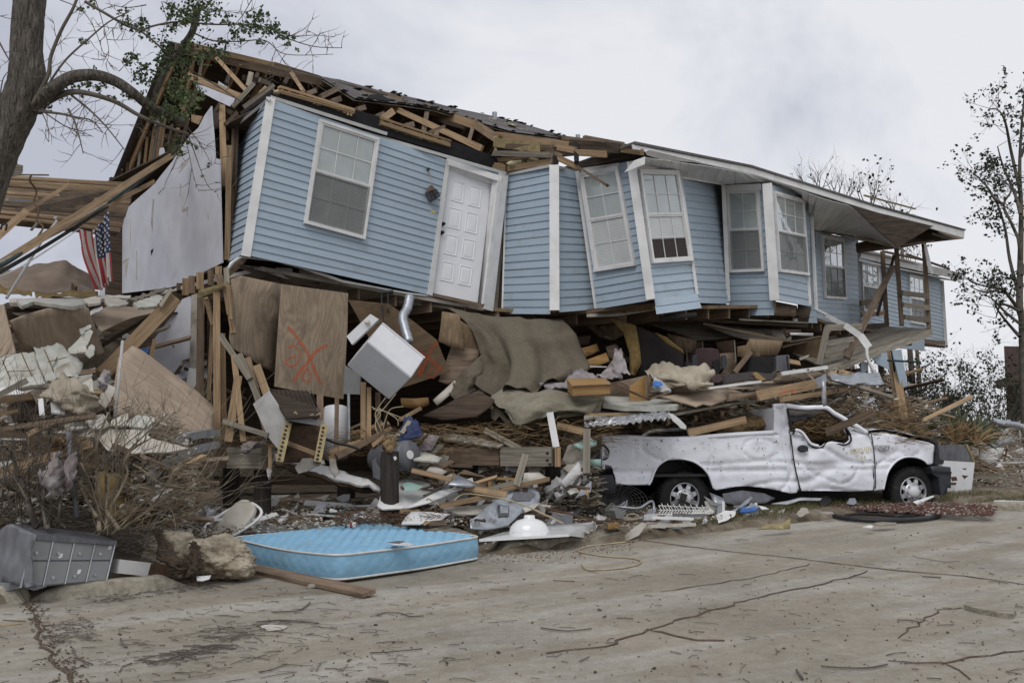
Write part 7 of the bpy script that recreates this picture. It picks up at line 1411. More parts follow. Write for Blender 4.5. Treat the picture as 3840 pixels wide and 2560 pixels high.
tag(cloth([[(1240,470,12.3),(1260,450,12.2),(1300,460,12.3)],[(940,260,12.8),(960,180,12.7),(1000,210,12.8)]][:1]+[[(1250,500,12.2),(1270,495,12.1),(1320,500,12.2)]],'plastic','rag',amp=.03), 'pale scrap left of the wooden box', 'rag')
for q, l in[([(1010,200,13.1),(1120,60,13.2),(1150,80,13.2),(1140,150,13.1)],'knotted clear plastic bag by the upright post, upper one'), ([(860,272,12.9),(960,180,12.8),(990,250,12.8),(930,290,12.8)],'white plastic bag end below the bolted floor beam')]:
 x0, y0 = q[0][0], q[0][1]; tag(cloth([q,[(x+20,y+40,d-.1) for x,y,d in q],[(x+10,y+80,d) for x,y,d in q]],'plastic','plastic_bag',amp=.08,fr=6), l, 'bag')
crop('K')
for q, a, b, m, l, c, nn in[([(820,590),(930,570),(1050,585),(1115,612),(1060,640),(900,650),(840,640)],14.2,14.6,'hood_gray','blue grey sheet crumpled under the truck bed','metal sheet','metal_sheet'), ([(750,580),(830,610),(840,650),(780,650)],14.0,14.0,'galv','grey metal scrap right of the rear wheel','metal sheet','metal_sheet'),
([(845,690),(900,668),(980,600),(995,612),(960,650),(890,698)],13.6,13.9,'galv','curved aluminium strip before the truck bed','strip','metal_strip'), ([(1095,640),(1180,625),(1250,610),(1370,614),(1360,626),(1250,625),(1180,645)],14.0,14.6,'alu','twisted aluminium strip under the truck door','strip','metal_strip'),
([(915,688),(930,660),(985,655),(1020,672),(1000,685),(950,692)],13.6,13.7,'blue_cloth','bright blue cloth on the grass before the truck','cloth','blue_cloth'), ([(1020,652),(1060,660),(1080,672),(1040,675)],13.7,13.8,'white','crumpled white paper right of the blue cloth','paper','paper_scrap'),
([(1018,782),(1060,760),(1150,752),(1188,728),(1196,730),(1194,780)],12.5,12.7,'yellowwood','folded tan cardboard lying on the road before the truck','cardboard','cardboard'), ([(1640,752),(1700,745),(1782,748),(1775,760),(1690,765)],12.9,13.1,'gray_wood','thin grey board scrap below the black hoop','board','flat_board'),
([(1595,770),(1640,762),(1655,768),(1645,778)],12.7,12.7,'white','small white scrap below the black hoop','paper','paper_scrap'), ([(1360,690),(1420,685),(1440,695),(1400,702)],13.8,13.9,'gyp','tan scrap left of the black hoop','board','flat_board'), ([(1215,680),(1310,668),(1320,682),(1240,690)],14,14.2,'old_pine','brown splinter on grass before the truck door','board','flat_board'),
([(1870,632),(1985,597),(1992,605),(1900,650)],14.2,14.6,'white','white board leaning by the front wheel','board','flat_board'), ([(720,600),(800,640),(850,650),(840,668),(760,650)],13.8,14,'box_gray','dark grey slab right of the rear wheel','slab','metal_sheet')]:ts(q, a, b, .15, m, l, c, nn, .012, sp=.08, amp=.02)
hp = thing('hoop', 'large black hoop with cables lying on the road edge before the truck', 'hoop', G(1725,700,0))
E = [(1725+290*math.cos(t),700+36*math.sin(t)) for t in[i*math.pi/40 for i in range(81)]]
mb = MB(); mb.tube([G(x,y,.05) for x,y in E], .035, 8, cap=False); mb.build('rim', 'truck_black', hp, True)
mb = MB(); mb.v = [G(x,y,.02) for x, y in E[:-1]]; mb.f = [tuple(range(80))]; mb.m = [0]; o = mb.build('soil_fill', 'mulch', hp)
for q in[[(1500,705),(1640,690),(1760,688),(1870,700)], [(1480,712),(1600,700),(1800,712),(1900,705)], [(1760,725),(1850,690),(1900,672)], [(1550,680),(1700,675),(1850,680)]]:mb = MB(); mb.tube(cat([G(x,y,.07) for x,y in q],4), .018, 6); mb.build('cable', 'black', hp, True)
mb = MB(); mb.bar(G(1940,708,.05), G(2010,706,.06), .05, .02); mb.build('white_bar', 'white', hp)
# ================================================================ RIGHT BACKGROUND
crop('U')
rb_ = thing('broken_refrigerator', 'white open refrigerator carcass lying right of the truck bumper', 'refrigerator', P(580,1360,17))
sheet([(455,1128),(697,1142),(672,1352),(478,1372)], 16.9, 17.1, 0, .08, 'appliance', 'door_side', rb_); sheet([(425,1015),(520,1012),(600,1020),(630,1008),(692,1135),(440,1128)], 17.3, 17.4, .0, .03, 'hood_gray', 'liner', rb_); sheet([(628,1008),(645,1012),(700,1140),(690,1142)], 17.05, 17.1, 0, .03, 'yellowwood', 'rim', rb_)
for q in[[(520,1250),(560,1245),(570,1275),(530,1280)], [(600,1235),(650,1240),(620,1265)], [(515,1290),(565,1290),(555,1310),(520,1308)], [(600,1185),(640,1185),(625,1200)]]:sheet(q, 16.85, 16.85, 0, .004, 'rust', 'stain', rb_, jag=.02)
tl(480, 1372, 16.8, 668, 1352, 16.9, 22, 'gray_wood', 'pale board under the white refrigerator carcass')
for q, a, b, m, l, c, nn in[([(730,1042),(920,1035),(880,1110),(830,1172),(745,1115)],21,21.5,'plastic','white slanted panel right of the refrigerator carcass','panel','loose_sheet'), ([(768,1036),(972,948),(962,1000),(860,1034)],22,22.5,'box_gray','blue grey metal sheet in the right debris','metal sheet','metal_sheet'),
([(830,813),(1070,862),(1075,905),(900,870),(838,848)],26,28,'galv','corrugated metal sheet before the brown shed','metal sheet','metal_sheet'), ([(300,850),(480,750),(420,830),(320,880)],22,23,'gray_wood','pale board end behind the palm','board','flat_board'), ([(690,920),(760,930),(780,1010),(740,1040),(690,990)],21,21,'quilt','tan cloth heap right of the palm','cloth','cloth_heap')]:ts(q, a, b, .2, m, l, c, nn, .03, sp=.2, amp=.05)
for a in[(350,820,19.5,675,660,19.8,34,'gray_wood','long pale board sticking up behind the palm'), (780,1000,21,830,850,21,44,'dark_wood','dark post leaning in the right debris'), (590,915,22,878,932,22,18,'pine','pale timber lying right of the palm'), (0,782,19.2,180,840,19,26,'pine','pale timber behind the truck hood'), (230,850,19,330,870,19,20,'pine','short pale timber behind the truck hood'),
(690,1240,18,1080,1275,18.5,34,'gray_wood','grey bench like plank in the right debris'), (1010,1290,18.2,1012,1345,18.2,26,'gray_wood','stub leg under the bench like plank'), (670,1350,17.5,1080,1370,18,30,'old_pine','brown plank low in the right debris'), (690,1330,17.7,990,1325,18,16,'box_gray','grey pipe low in the right debris'), (850,1145,19.5,1070,1140,20,12,'plastic','thin white pipe in the right debris')]:tl(*a[:8], a[8])
for q, l in[([(838,1420),(925,1418),(915,1442),(835,1440)],'white kerb block, back left one'), ([(925,1420),(1080,1425),(1080,1448),(918,1445)],'white kerb block, back right one'), ([(800,1452),(893,1450),(893,1500),(802,1492)],'white kerb block, front left one'), ([(893,1452),(1080,1455),(1080,1505),(893,1502)],'white kerb block, front right one')]:ts(q, 15.6, 15.8, .2, 'plastic', l, 'kerb block', 'stone_block', .15)
sh = thing('shed', 'dark brown boarded shed at the right edge', 'shed', P(1100,860,42)); s0 = P(935, 860, 42); s0.z = 0
boxv(s0, V((9,1.5,0)), V((4.2,8,0)), V((0,0,4.9)), 'ext_brown', 'wall', sh, 0); e = P(858, 575, 41); e2 = P(940, 508, 42)
for k, zz in((0,0), (1,0)):pass
quadmesh([P(925,515,50),P(1300,330,46),P(1300,440,40),P(858,560,40)], V((0,-.5,.8)), .25, 'felt', 'roof', sh, (0,0)); board(P(858,572,40), P(1300,452,40), .35, .1, 'dark_wood', 'fascia', sh)
def branch(mb, L, p, d, ln, r, lev, spread=.6, up=.1, kids=(3,5), leafr=.12, taper=.6, wig=.25, first=.3, bias=V((0,0,0))):
 n = 5; pts = [p]; rs = [r]; q = p; e = d.normalized()
 for i in range(n):
  e = (e+V((random.uniform(-wig,wig),random.uniform(-wig,wig),random.uniform(-wig,wig)+up))*.5+bias*.1).normalized(); q = q+e*ln/n; pts.append(q); rs.append(r*(1-(1-taper*.6)*(i+1)/n))
 mb.tube(pts, rs, 6 if r>.03 else(4 if r>.012 else 3), cap=False)
 if lev==0:
  for k in range(3):L.append(lerp(pts[2],pts[-1],random.random()))
  return
 for k in range(random.randint(*kids)):
  t = random.uniform(first, 1); i = min(n-1, int(t*n)); c = lerp(pts[i], pts[i+1], t*n-i); ax_ = (pts[i+1]-pts[i]).normalized()
  s = V((random.gauss(0,1),random.gauss(0,1),random.gauss(0,1))); s = (s-ax_*s.dot(ax_)).normalized()
  branch(mb, L, c, ax_*(1-spread*.5)+s*spread, ln*random.uniform(.45,.75), max(.003,rs[i]*random.uniform(.4,.65)), lev-1, spread, up, kids, leafr, taper, wig, .15, bias)
def leaves(pts, n, sp, s, name, m, parent, droop=0):
 vs = []; fs = []
 for i in range(n):
  p = random.choice(pts)+V((random.gauss(0,sp),random.gauss(0,sp),random.gauss(0,sp)-droop*random.random())); e = V((random.gauss(0,1),random.gauss(0,1),random.gauss(0,1))).normalized(); f = e.orthogonal().normalized()
  f = (Matrix.Rotation(random.random()*6.28,3,e)@f); l = s*random.uniform(.6, 1.3); g = f*l*.32; k = len(vs)
  vs+=[p-e*l*.5, p-g, p+e*l*.5, p+g]; fs.append((k,k+1,k+2,k+3))
 o = link(name, mesh(vs,fs), m, parent); o['kind'] = 'stuff'; return place(o, Matrix.Identity(4))
def tree(name, label, base, d0, ln, r, lev, nl, leafs, m='leaf_dark', bark='twig', group=None, pre=None, catg='tree', **k):
 t = thing(name, label, catg, base, group); mb = MB(); L = []; branch(mb, L, base, d0, ln, r, lev, **k)
 mb.build('trunk', bark, t, True)
 if nl and L:leaves(L, nl, leafs[0], leafs[1], 'crown', m, t)
 return t
random.seed(5)
crop('U'); tb = P(1075, 900, 30); tb.z = 0
T = thing('tall_tree', 'tall storm stripped tree with dark leaf clumps at the right edge', 'tree', tb); mb = MB(); L = []
tr = [tb, P(1060,450,30), P(1050,100,30)]
crop('X'); tr+=[P(1435,1300,30), P(1440,1000,30.2), P(1445,700,30.1), P(1435,400,30.4), P(1450,100,30.2), P(1480,-200,30)]
q = cat(tr, 5); mb.tube(q, [max(.02,.15*(1-i/len(q))**1.0+.015) for i in range(len(q))], 7)
B_ = [[(1435,1250),(1370,1000),(1340,800),(1290,640),(1240,560),(1200,480)], [(1430,1330),(1330,1200),(1240,1180),(1130,1150),(1100,1120)], [(1440,1420),(1340,1340),(1250,1250),(1190,1230)], [(1445,900),(1380,760),(1330,640),(1380,540),(1300,470)], [(1440,700),(1400,560),(1330,400),(1290,260)], [(1440,560),(1380,300),(1340,100),(1290,20),(1230,20)], [(1440,1000),(1420,850),(1360,720)], [(1435,1500),(1380,1440),(1300,1340),(1270,1280)], [(1440,330),(1480,200),(1440,60)], [(1450,1100),(1500,900),(1480,700)], [(1330,640),(1270,600),(1220,520),(1140,440)], [(1290,1200),(1200,1210),(1120,1180)], [(1445,1340),(1320,1290),(1280,1380)]]
for b_ in B_:
 d = 30; pts = cat([P(x,y,d+random.uniform(-.6,.6)) for x,y in b_], 4); mb.tube(pts, [lerp(.06,.012,i/len(pts)) for i in range(len(pts))], 4, cap=False)
 for p in pts[len(pts)//3:]:
  if random.random()<.8:branch(mb, L, p, V((random.uniform(-1,.6),random.uniform(-.5,.5),random.uniform(-.3,1))), random.uniform(.5,1.1), .012, 1, spread=.8, kids=(2,4), wig=.5)
mb.build('trunk', 'twig', T, True); ok = []
crop('X')
leaves(L, 2400, .07, .12, 'crown', 'leaf_dark', T)
crop('U')
for i, (x, y, d, ln, r, lev, nl, lab, m) in enumerate([(470,850,33,3.6,.11,4,1200,'dark green shrub tree rising behind the long pale board','leaf_dark'),(640,880,34,2.6,.10,4,1300,'dense dark bush right of the dark green shrub tree','leaf_dark'),(760,870,36,3.0,.07,4,700,'thin leafy sapling left of the brown shed','leaf_dark'),(880,880,37,2.7,.06,4,500,'bare twiggy sapling beside the brown shed','leaf_dark'),(300,870,36,3.2,.06,4,120,'leafless twiggy bush right of the pale square post','leaf_dark'),(220,860,34,3.4,.06,4,100,'tall leafless bush seen past the hanging blue siding','leaf_dark'),(380,860,37,3.2,.06,4,300,'thin bare bush left of the dark green shrub tree','leaf_dark'),(100,860,32,3.0,.05,4,60,'leafless bush behind the square post','leaf_dark')]):
 b_ = P(x, y, d); b_.z = 0; k = 2 if i<2 else 1
 T = thing('shrub' if ln<3 else 'bush_tree', lab, 'bush', b_); mb = MB(); L = []
 for s in range(6):branch(mb, L, b_, V((random.uniform(-.8,.8),random.uniform(-.3,.3),1)), ln*random.uniform(.7,1), r*.6, lev, spread=.75, up=.06, kids=(2,4), wig=.45)
 mb.build('trunk', 'twig', T, True); leaves(L, nl*2, .07, .11, 'crown', m, T)
crop('X')
for x, y, d, lab, nl in[(110,480,34,'bare treetop over the roof, left one',8), (260,520,36,'faint bare treetop over the roof, second one',6), (450,560,35,'leafier treetop over the loose roof batten',60), (650,640,37,'wide bare treetop right of the loose roof batten',14), (720,960,48,'leafy treetop between the two roofs',120)]:
 b_ = P(x, y+60, d); T = thing('treetop', lab, 'tree', (b_.x,b_.y,0)); mb = MB(); L = []; g0 = V((b_.x,b_.y,0)); mb.tube([g0,g0+V((.3,0,2.5)),b_-V((0,0,.4))], [.16,.12,.05], 6)
 for s in range(5):branch(mb, L, b_-V((0,0,.5)), V((random.uniform(-.8,.8),random.uniform(-.3,.3),1)), 1.2, .03, 2, spread=.6, up=.12, kids=(3,5), wig=.4)
 mb.build('trunk', 'twig', T, True); leaves(L, nl, .10, .16, 'crown', 'leaf_dark', T)
hb(420, 580, 24, 752, 668, 28, 12, 'yellowwood', 'loose_batten')
random.seed(9)
def treeline(name, y0, x0, x1, n, h):
 vs = []; fs = []
 for i in range(n):
  x = random.uniform(x0, x1); y = y0+random.uniform(-6, 6); hh = h*(.45+.55*abs(noise.noise(V((x*.05,3,0)))))*random.uniform(.3, 1); p = V((x,y,abs(random.gauss(0,1))*hh*.6)); s = random.uniform(.25, .8); e = V((random.gauss(0,1),random.gauss(0,1),random.gauss(0,1))).normalized()*s; f = e.orthogonal().normalized()*s*.6; k = len(vs)
  vs+=[p-e, p-f, p+e, p+f]; fs.append((k,k+1,k+2,k+3))
 o = link(name, mesh(vs,fs), 'leaf_dark'); return tag(o, 'far off mass of bare brown trees closing the horizon', 'trees', None, 'stuff')
treeline('far_trees', 95, -110, 130, 16000, 3.4)
crop('U')
pm_ = thing('palmetto', 'green fan palm growing behind the truck hood', 'palm', P(500,1000,19.5))
def fan(x, y, d, r, a0, a1, par, n=15, m='palm'):
 c = P(x, y, d); mb = MB(); r*=.78
 for i in range(n):
  a = lerp(a0, a1, i/(n-1))+random.uniform(-.05, .05); e = V((math.cos(a),random.uniform(-.35,.35),math.sin(a))); l = r*random.uniform(.8, 1.1); s = e.cross(V((0,-1,0))).normalized()*.035
  t = c+e*l-V((0,0,.12*l)); mid = c+e*l*.5; mb.add([c,mid+s,t,mid-s,mid+V((0,-.03,0))], [(0,3,4),(0,4,1),(1,4,2),(4,3,2)])
 mb.build('frond', m, par)
for a in[(370,985,19.5,1.0,.5,2.9), (470,990,19.8,1.05,.3,2.7), (540,1000,19.3,1.0,-.1,2.2), (640,980,19.9,.95,.1,2.6), (700,960,20.2,.8,-.4,1.8), (420,930,20,.9,.4,2.4), (590,940,20.3,.9,.3,2.6)]:fan(*a, pm_)
for a in[(560,1010,19.1,.8,.8,2.2), (700,1010,19.2,.7,.4,2.4), (300,960,19.8,.7,1.0,2.9)]:fan(*a, pm_, m='straw')
# ================================================================ BIG TREE, upper left
random.seed(3)
crop('A')
bt = thing('big_tree', 'big grey barked tree with arching limb and leafy twigs at the upper left', 'tree', P(-300,1500,7.0))
trk = [(200,-500,7), (178,-60,7), (165,120,7), (155,280,7.0), (160,420,7.0), (150,520,7.0), (95,660,7.0), (20,820,7.0), (-60,1000,7.0), (-190,1400,7.0), (-300,1900,7.0)]
q = cat([P(*p) for p in trk], 6); rs = cat([V((w,0,0)) for w in(170,180,182,180,205,215,225,225,240,270,300)], 6); mb = MB(); base = len(mb.v); k = 40
for i, p in enumerate(q):
 t = (q[min(i+1,len(q)-1)]-q[max(i-1,0)]).normalized(); u = t.cross(V((0,1,0))).normalized(); w = t.cross(u); r = sz(rs[i].x, 7)/2
 for j in range(k):
  a = 2*math.pi*j/k; rr2 = r*(1+.05*fbm(V((math.cos(a)*3,math.sin(a)*3,i*.35)))+.03*noise.noise(V((math.cos(a)*9,math.sin(a)*9,i*.5)))); mb.v.append(p+(u*math.cos(a)+w*math.sin(a))*rr2)
for i in range(len(q)-1):
 for j in range(k):a = i*k+j; b = i*k+(j+1)%k; mb.f.append((a,b,b+k,a+k)); mb.m.append(0)
mb.build('trunk', 'bark', bt, True)
def limb(pts, r0, r1, m='bark', sub=6, kk=10):
 mb = MB(); q = cat([P(*p) for p in pts], sub); mb.tube(q, [lerp(r0,r1,i/(len(q)-1)) for i in range(len(q))], kk); mb.build('limb', m, bt, True); return q
LP = []; limbs = []
limbs.append(limb([(215,640,7.0),(270,560,6.9),(340,500,6.85),(430,452,6.85),(560,443,6.9),(680,480,6.95),(780,545,7.0),(870,620,7.1),(980,670,7.2),(1090,730,7.3)],.055,.028))
limbs.append(limb([(1160,60,7.4),(1130,190,7.3),(1050,300,7.3),(960,430,7.2),(910,560,7.2),(890,680,7.2)],.030,.016))
limbs.append(limb([(280,600,7),(400,545,6.9),(520,550,6.9),(680,600,7),(820,680,7),(960,740,7.1),(1110,790,7.2)],.024,.010,'twig'))
limbs.append(limb([(190,620,6.9),(280,450,6.9),(300,330,6.9),(360,180,6.9),(430,50,6.9),(470,-60,6.9)],.016,.010,'twig'))
limbs.append(limb([(270,520,6.9),(380,360,6.9),(520,230,6.9),(640,130,6.9),(760,70,7)],.009,.004,'twig'))
for pts, r in[([(500,10,7),(620,80,7),(740,150,7),(820,180,7),(900,240,7),(1000,330,7.1),(1100,400,7.2),(1300,520,7.3),(1420,600,7.3)],.012), ([(820,190,7),(900,155,7),(1050,130,7.1),(1250,145,7.2),(1430,145,7.3),(1560,160,7.3),(1700,230,7.4),(1850,275,7.4),(2010,283,7.5)],.009),
([(1130,190,7.3),(1250,240,7.3),(1400,245,7.3),(1560,240,7.4),(1680,320,7.4),(1960,320,7.5)],.007), ([(1560,150,7.3),(1700,210,7.4),(1860,208,7.4),(1960,220,7.5)],.005), ([(1700,215,7.4),(1790,170,7.4),(1840,110,7.5)],.004), ([(1150,100,7.3),(1050,60,7.2),(960,10,7.1)],.010),
([(230,655,6.9),(360,670,6.9),(450,690,6.9),(540,710,6.9),(605,780,6.9)],.011), ([(420,560,6.9),(520,640,6.9),(620,740,6.9),(740,890,6.9)],.010), ([(400,640,6.9),(440,720,6.9),(465,800,6.9),(490,905,6.9)],.009), ([(260,660,6.9),(380,740,6.9),(470,770,6.9),(550,805,6.9)],.006), ([(250,670,6.9),(280,740,6.9),(288,835,6.9)],.005),
([(-20,220,6.8),(40,330,6.8),(90,410,6.8)],.008), ([(0,560,6.8),(20,460,6.8),(60,410,6.8)],.006), ([(-20,100,6.8),(50,88,6.8)],.004), ([(1090,740,7.3),(1050,900,7.2),(980,1060,7.2)],.005), ([(1090,760,7.3),(1130,860,7.2),(1180,1000,7.2),(1225,1100,7.2)],.006), ([(1080,760,7.3),(1110,900,7.2),(1140,1040,7.2),(1170,1130,7.2)],.004), ([(1100,750,7.3),(1180,850,7.2),(1240,960,7.2)],.005),
([(240,640,6.9),(600,730,6.9),(830,730,6.9)],.004), ([(350,0,6.9),(480,60,6.9),(560,180,6.9),(620,340,6.9),(700,420,6.9)],.004), ([(560,0,7),(600,120,7),(640,300,7),(620,380,7)],.004), ([(1480,0,7.4),(1420,100,7.3),(1340,200,7.3),(1360,300,7.3)],.004), ([(1200,0,7.3),(1300,60,7.3),(1420,80,7.3)],.004), ([(950,10,7.1),(985,130,7.2)],.004), ([(1600,250,7.4),(1680,370,7.4),(1860,500,7.4)],.003), ([(860,30,7),(740,45,7),(620,20,7)],.005)]:
 limbs.append(limb(pts,r,r*.35,'twig',5,5))
mb = MB(); L = []
for li, q in enumerate(limbs):
 if li<2:continue
 for p in q[2::2]:
  if random.random()<.55:branch(mb, L, p, V((random.uniform(-.6,1),random.uniform(-.4,.4),random.uniform(-1,.7))), random.uniform(.08,.28), .0035, 1, spread=.7, kids=(1,3), wig=.5, taper=.4)
mb.build('twigs', 'twig', bt)['kind'] = 'stuff'
C_ = [(300,500,40,60), (400,470,40,60), (500,520,45,80), (570,500,50,90), (380,560,60,90), (300,590,50,80), (140,650,25,25), (540,420,30,30), (500,240,35,40), (780,160,60,110), (830,130,50,90), (740,80,40,50), (500,30,50,60), (860,190,35,60), (1000,60,50,90), (1100,50,80,200), (1180,100,80,220), (1150,30,90,150), (1220,60,70,120), (1090,120,60,100),
(780,350,60,90), (820,430,60,110), (760,330,40,40), (860,480,60,90), (900,380,60,100), (960,290,70,130), (1040,270,70,130), (1000,400,70,130), (1100,330,80,160), (1180,310,70,120), (1250,300,60,90), (1310,320,50,70), (1060,500,70,160), (1020,560,70,150), (1100,560,60,120), (1060,640,60,150), (1120,620,60,100), (1000,660,50,80), (940,700,50,70), (1160,520,50,70),
(1400,210,50,80), (1450,170,50,90), (1500,140,45,90), (1540,90,40,70), (1570,180,50,100), (1620,150,45,80), (1660,200,40,60), (1640,230,30,40), (1700,250,25,30), (1330,120,40,60), (1480,100,35,50), (1540,240,30,40), (1740,300,15,10), (1300,240,40,50), (1000,150,40,50), (880,560,50,60), (920,640,50,60), (740,560,30,30), (640,520,40,40), (700,600,30,30), (1050,880,40,50), (980,880,30,30), (1140,840,30,35), (1220,960,20,14), (1190,1040,14,12), (1040,820,40,50)]
vs = []; fs = []
for(x, y, r, n_) in C_:
 cl = [(x+random.gauss(0,r*.6),y+random.gauss(0,r*.5)) for _ in range(max(2,n_//9))]
 for i in range(int(n_*.85)):
  a = random.choice(cl); p = P(a[0]+random.gauss(0,r*.22), a[1]+random.gauss(0,r*.22), 7.15+random.gauss(0,.12)); e = V((random.gauss(0,1),random.gauss(0,1),random.gauss(0,1))).normalized(); f = Matrix.Rotation(random.random()*6.28, 3, e)@e.orthogonal().normalized(); l = random.uniform(.018, .036); g = f*l*.38; k = len(vs)
  h = e.cross(f)*l*.08
  vs+=[p-e*l*.5, p-g+h, p+e*l*.5, p+g+h]; fs+=[(k,k+1,k+2), (k,k+2,k+3)]
o = link('leaves', mesh(vs,fs), 'leaf', bt); o['kind'] = 'stuff'
PM[o.name] = Matrix.Identity(4); o.matrix_basis = Matrix.Translation(bt.location).inverted()
for o in[x for x in bt.children]:pass
crop('R')
ln_ = thing('lantern', 'small brown metal lantern dangling by its wire left of the white door', 'lantern', P(465,470,15.0)); lp = lambda x, y, h:PL(fr0.p[3], fr0.p[2], fr0.p[0]).hit(x, y)+dn*h
mb = MB(); mb.tube([lp(450,265,.05),lp(455,300,.08),lp(458,340,.08),lp(456,400,.1)], .005, 5); mb.build('wire', 'cable', ln_); mb = MB(); mb.box(lp(450,262,.04), V((.022,0,0)), V((0,.02,0)), V((0,0,.022))); mb.build('junction', 'black', ln_)
sheet_world([lp(x,y,.14) for x,y in[(452,402),(485,440),(440,460),(425,455)]], V((1,0,0)), dn, .09, 'old_pine', 'cap', ln_); sheet_world([lp(x,y,.13) for x,y in[(425,458),(485,438),(515,492),(455,532)]], V((1,0,0)), dn, .11, 'hood_gray', 'glass_box', ln_)
for a, b in[((425,458),(455,532)), ((485,438),(516,492)), ((455,532),(516,492)), ((425,458),(485,438)), ((450,450),(485,515)), ((440,495),(500,465))]:mb = MB(); mb.bar(lp(*a,.15), lp(*b,.15), .014, .014); mb.build('frame_bar', 'black', ln_)
for p in[(455,532), (516,492)]:mb = MB(); mb.box(lp(*p,.1), V((.012,0,0)), V((0,.012,0)), V((0,0,.02))); mb.build('foot', 'black', ln_)
# ================================================================ RUBBLE, individually scattered
random.seed(33)
crop('Z')
PINS = ['pine', 'old_pine', 'old_pine', 'gray_wood', 'gray_wood', 'dark_wood', 'old_pine']
def rnd_board(p, L, w, m, label, group, flat=.35, t=.03, name='debris_board'):
 a = random.random()*math.pi; e = V((math.cos(a),math.sin(a)*.7,random.uniform(-flat,flat))).normalized()
 o = board(p-e*L/2, p+e*L/2, w, t, m, name, None, nrm=V((random.uniform(-.5,.5),-random.uniform(0,1),random.uniform(.3,1))), rough=.02); return tag(o, label, 'board', group)
def rnd_shard(p, r, m, label, group, name='debris_shard', th=.012):
 n = V((random.uniform(-.6,.6),-random.uniform(.2,1),random.uniform(.2,1.2))).normalized(); ex = n.orthogonal().normalized(); ey = n.cross(ex); k = random.randint(4, 6); pts = []
 for i in range(k):a = 2*math.pi*(i+random.uniform(-.3,.3))/k; q = r*random.uniform(.55, 1.2); pts.append(p+ex*math.cos(a)*q*1.5+ey*math.sin(a)*q*.8)
 o = sheet_world(pts, ex, n, th, m, name, None, jag=.01); return tag(o, label, 'scrap', group)
def polyrand(poly):
 xs = [p[0] for p in poly]; ys = [p[1] for p in poly]
 while 1:
  x, y = random.uniform(min(xs), max(xs)), random.uniform(min(ys), max(ys)); c = False; j = len(poly)-1
  for i in range(len(poly)):
   if(poly[i][1]>y)!=(poly[j][1]>y) and x<(poly[j][0]-poly[i][0])*(y-poly[i][1])/(poly[j][1]-poly[i][1])+poly[i][0]:c = not c
   j = i
  if c:return x, y
WH = ['gyp', 'tile_floor', 'drywall', 'white', 'gyp', 'plastic']
TN = dict(pine='pale', old_pine='brown', gray_wood='grey', dark_wood='dark', gyp='tan', tile_floor='greenish', drywall='lilac white', white='white', plastic='milky', galv='silver', alu='shiny', hood_gray='slate', black='black', box_gray='grey metal')
def sizew(v, a, b):return 'short' if v<a else('long' if v>b else 'middling')
def region(poly, df, nb, ns, where, L=(.3,1.1), R=(.06,.2)):
 for i in range(nb):
  x, y = polyrand(poly); m = random.choice(PINS); l = random.uniform(*L); w = random.uniform(.03, .12); q = ' '.join([sizew(l,.5,.9),'thin' if w<.07 else 'wide',TN[m],'splintered board',where]); rnd_board(P(x,y,df(x,y)), l, w, m, q, q.replace('board','boards'))
 for i in range(ns):
  x, y = polyrand(poly); m = random.choice(WH); r = random.uniform(*R); q = ' '.join(['small' if r<.1 else 'larger',TN[m],'broken scrap',where]); rnd_shard(P(x,y,df(x,y)), r, m, q, q.replace('scrap','scraps'))
lf = lambda x, y:lerp(12.4, 9.6, smooth((y-1150)/750))+random.uniform(0, .7)
region([(-60,1350),(380,1420),(430,1600),(760,1700),(740,1900),(600,1960),(-60,1960)], lf, 66, 60, 'in the heap behind the bare bush')
region([(-60,1120),(650,1120),(900,1350),(880,1640),(400,1600),(380,1400),(-60,1350)], lambda x, y:12.9+random.uniform(0,.5)+(.5 if x>600 else 0), 26, 14, 'deep in the flattened left wing')
region([(900,1640),(1500,1600),(2300,1640),(2300,1860),(1750,1870),(1450,1680),(1000,1680)], lambda x, y:14.2+random.uniform(-.4,.9), 36, 26, 'in the dark space behind the floor beams', R=(.05,.16))
region([(1450,1690),(2200,1740),(2250,1900),(1700,1960),(1480,1900)], lambda x, y:lerp(13.4,12.4,(y-1690)/250)+random.uniform(-.2,.3), 30, 30, 'between coconut pile and truck', L=(.3,.9), R=(.05,.16))
region([(2250,1500),(3000,1400),(3250,1440),(3250,1560),(2900,1620),(2300,1650)], lambda x, y:15.6+random.uniform(0,1.5), 38, 18, 'under the broken floor behind the truck')
region([(3150,1350),(3450,1450),(3560,1640),(3300,1660),(3100,1560)], lambda x, y:18.4+random.uniform(0,3), 50, 12, 'below the torn balcony', L=(.4,1.6))
region([(3560,1640),(3860,1560),(3860,1830),(3660,1840),(3640,1680)], lambda x, y:lerp(34,18.5,smooth((y-1580)/240))+random.uniform(0,1), 42, 60, 'in the field of wreckage at the right edge', L=(.4,2.2), R=(.08,.3))
region([(2100,1310),(2700,1240),(3100,1300),(3050,1380),(2400,1440)], lambda x, y:17.2+random.uniform(0,1.2), 14, 3, 'inside the opened rooms')
def gp(x, y):
 p = G(x, y, .1);
 for _ in range(3):p = G(x, y, min(.32,hgt(p.x,p.y)-rz(p.y)))
 return p+V((0,0,random.uniform(.01,.09)))
for i in range(46):
 x, y = polyrand([(560,1890),(1500,1880),(2250,1900),(2600,1960),(2500,2010),(1750,2020),(1500,1970),(900,1985),(700,1990)]); m = random.choice(PINS+['galv','white','plastic','box_gray']); l = random.uniform(.15, .8); q = ' '.join([sizew(l,.3,.6),TN[m],'flat splinter in the litter strip behind the kerb']); rnd_board(gp(x,y), l, random.uniform(.02,.09), m, q, q.replace('splinter','splinters'), flat=.12, t=.015, name='splinter')
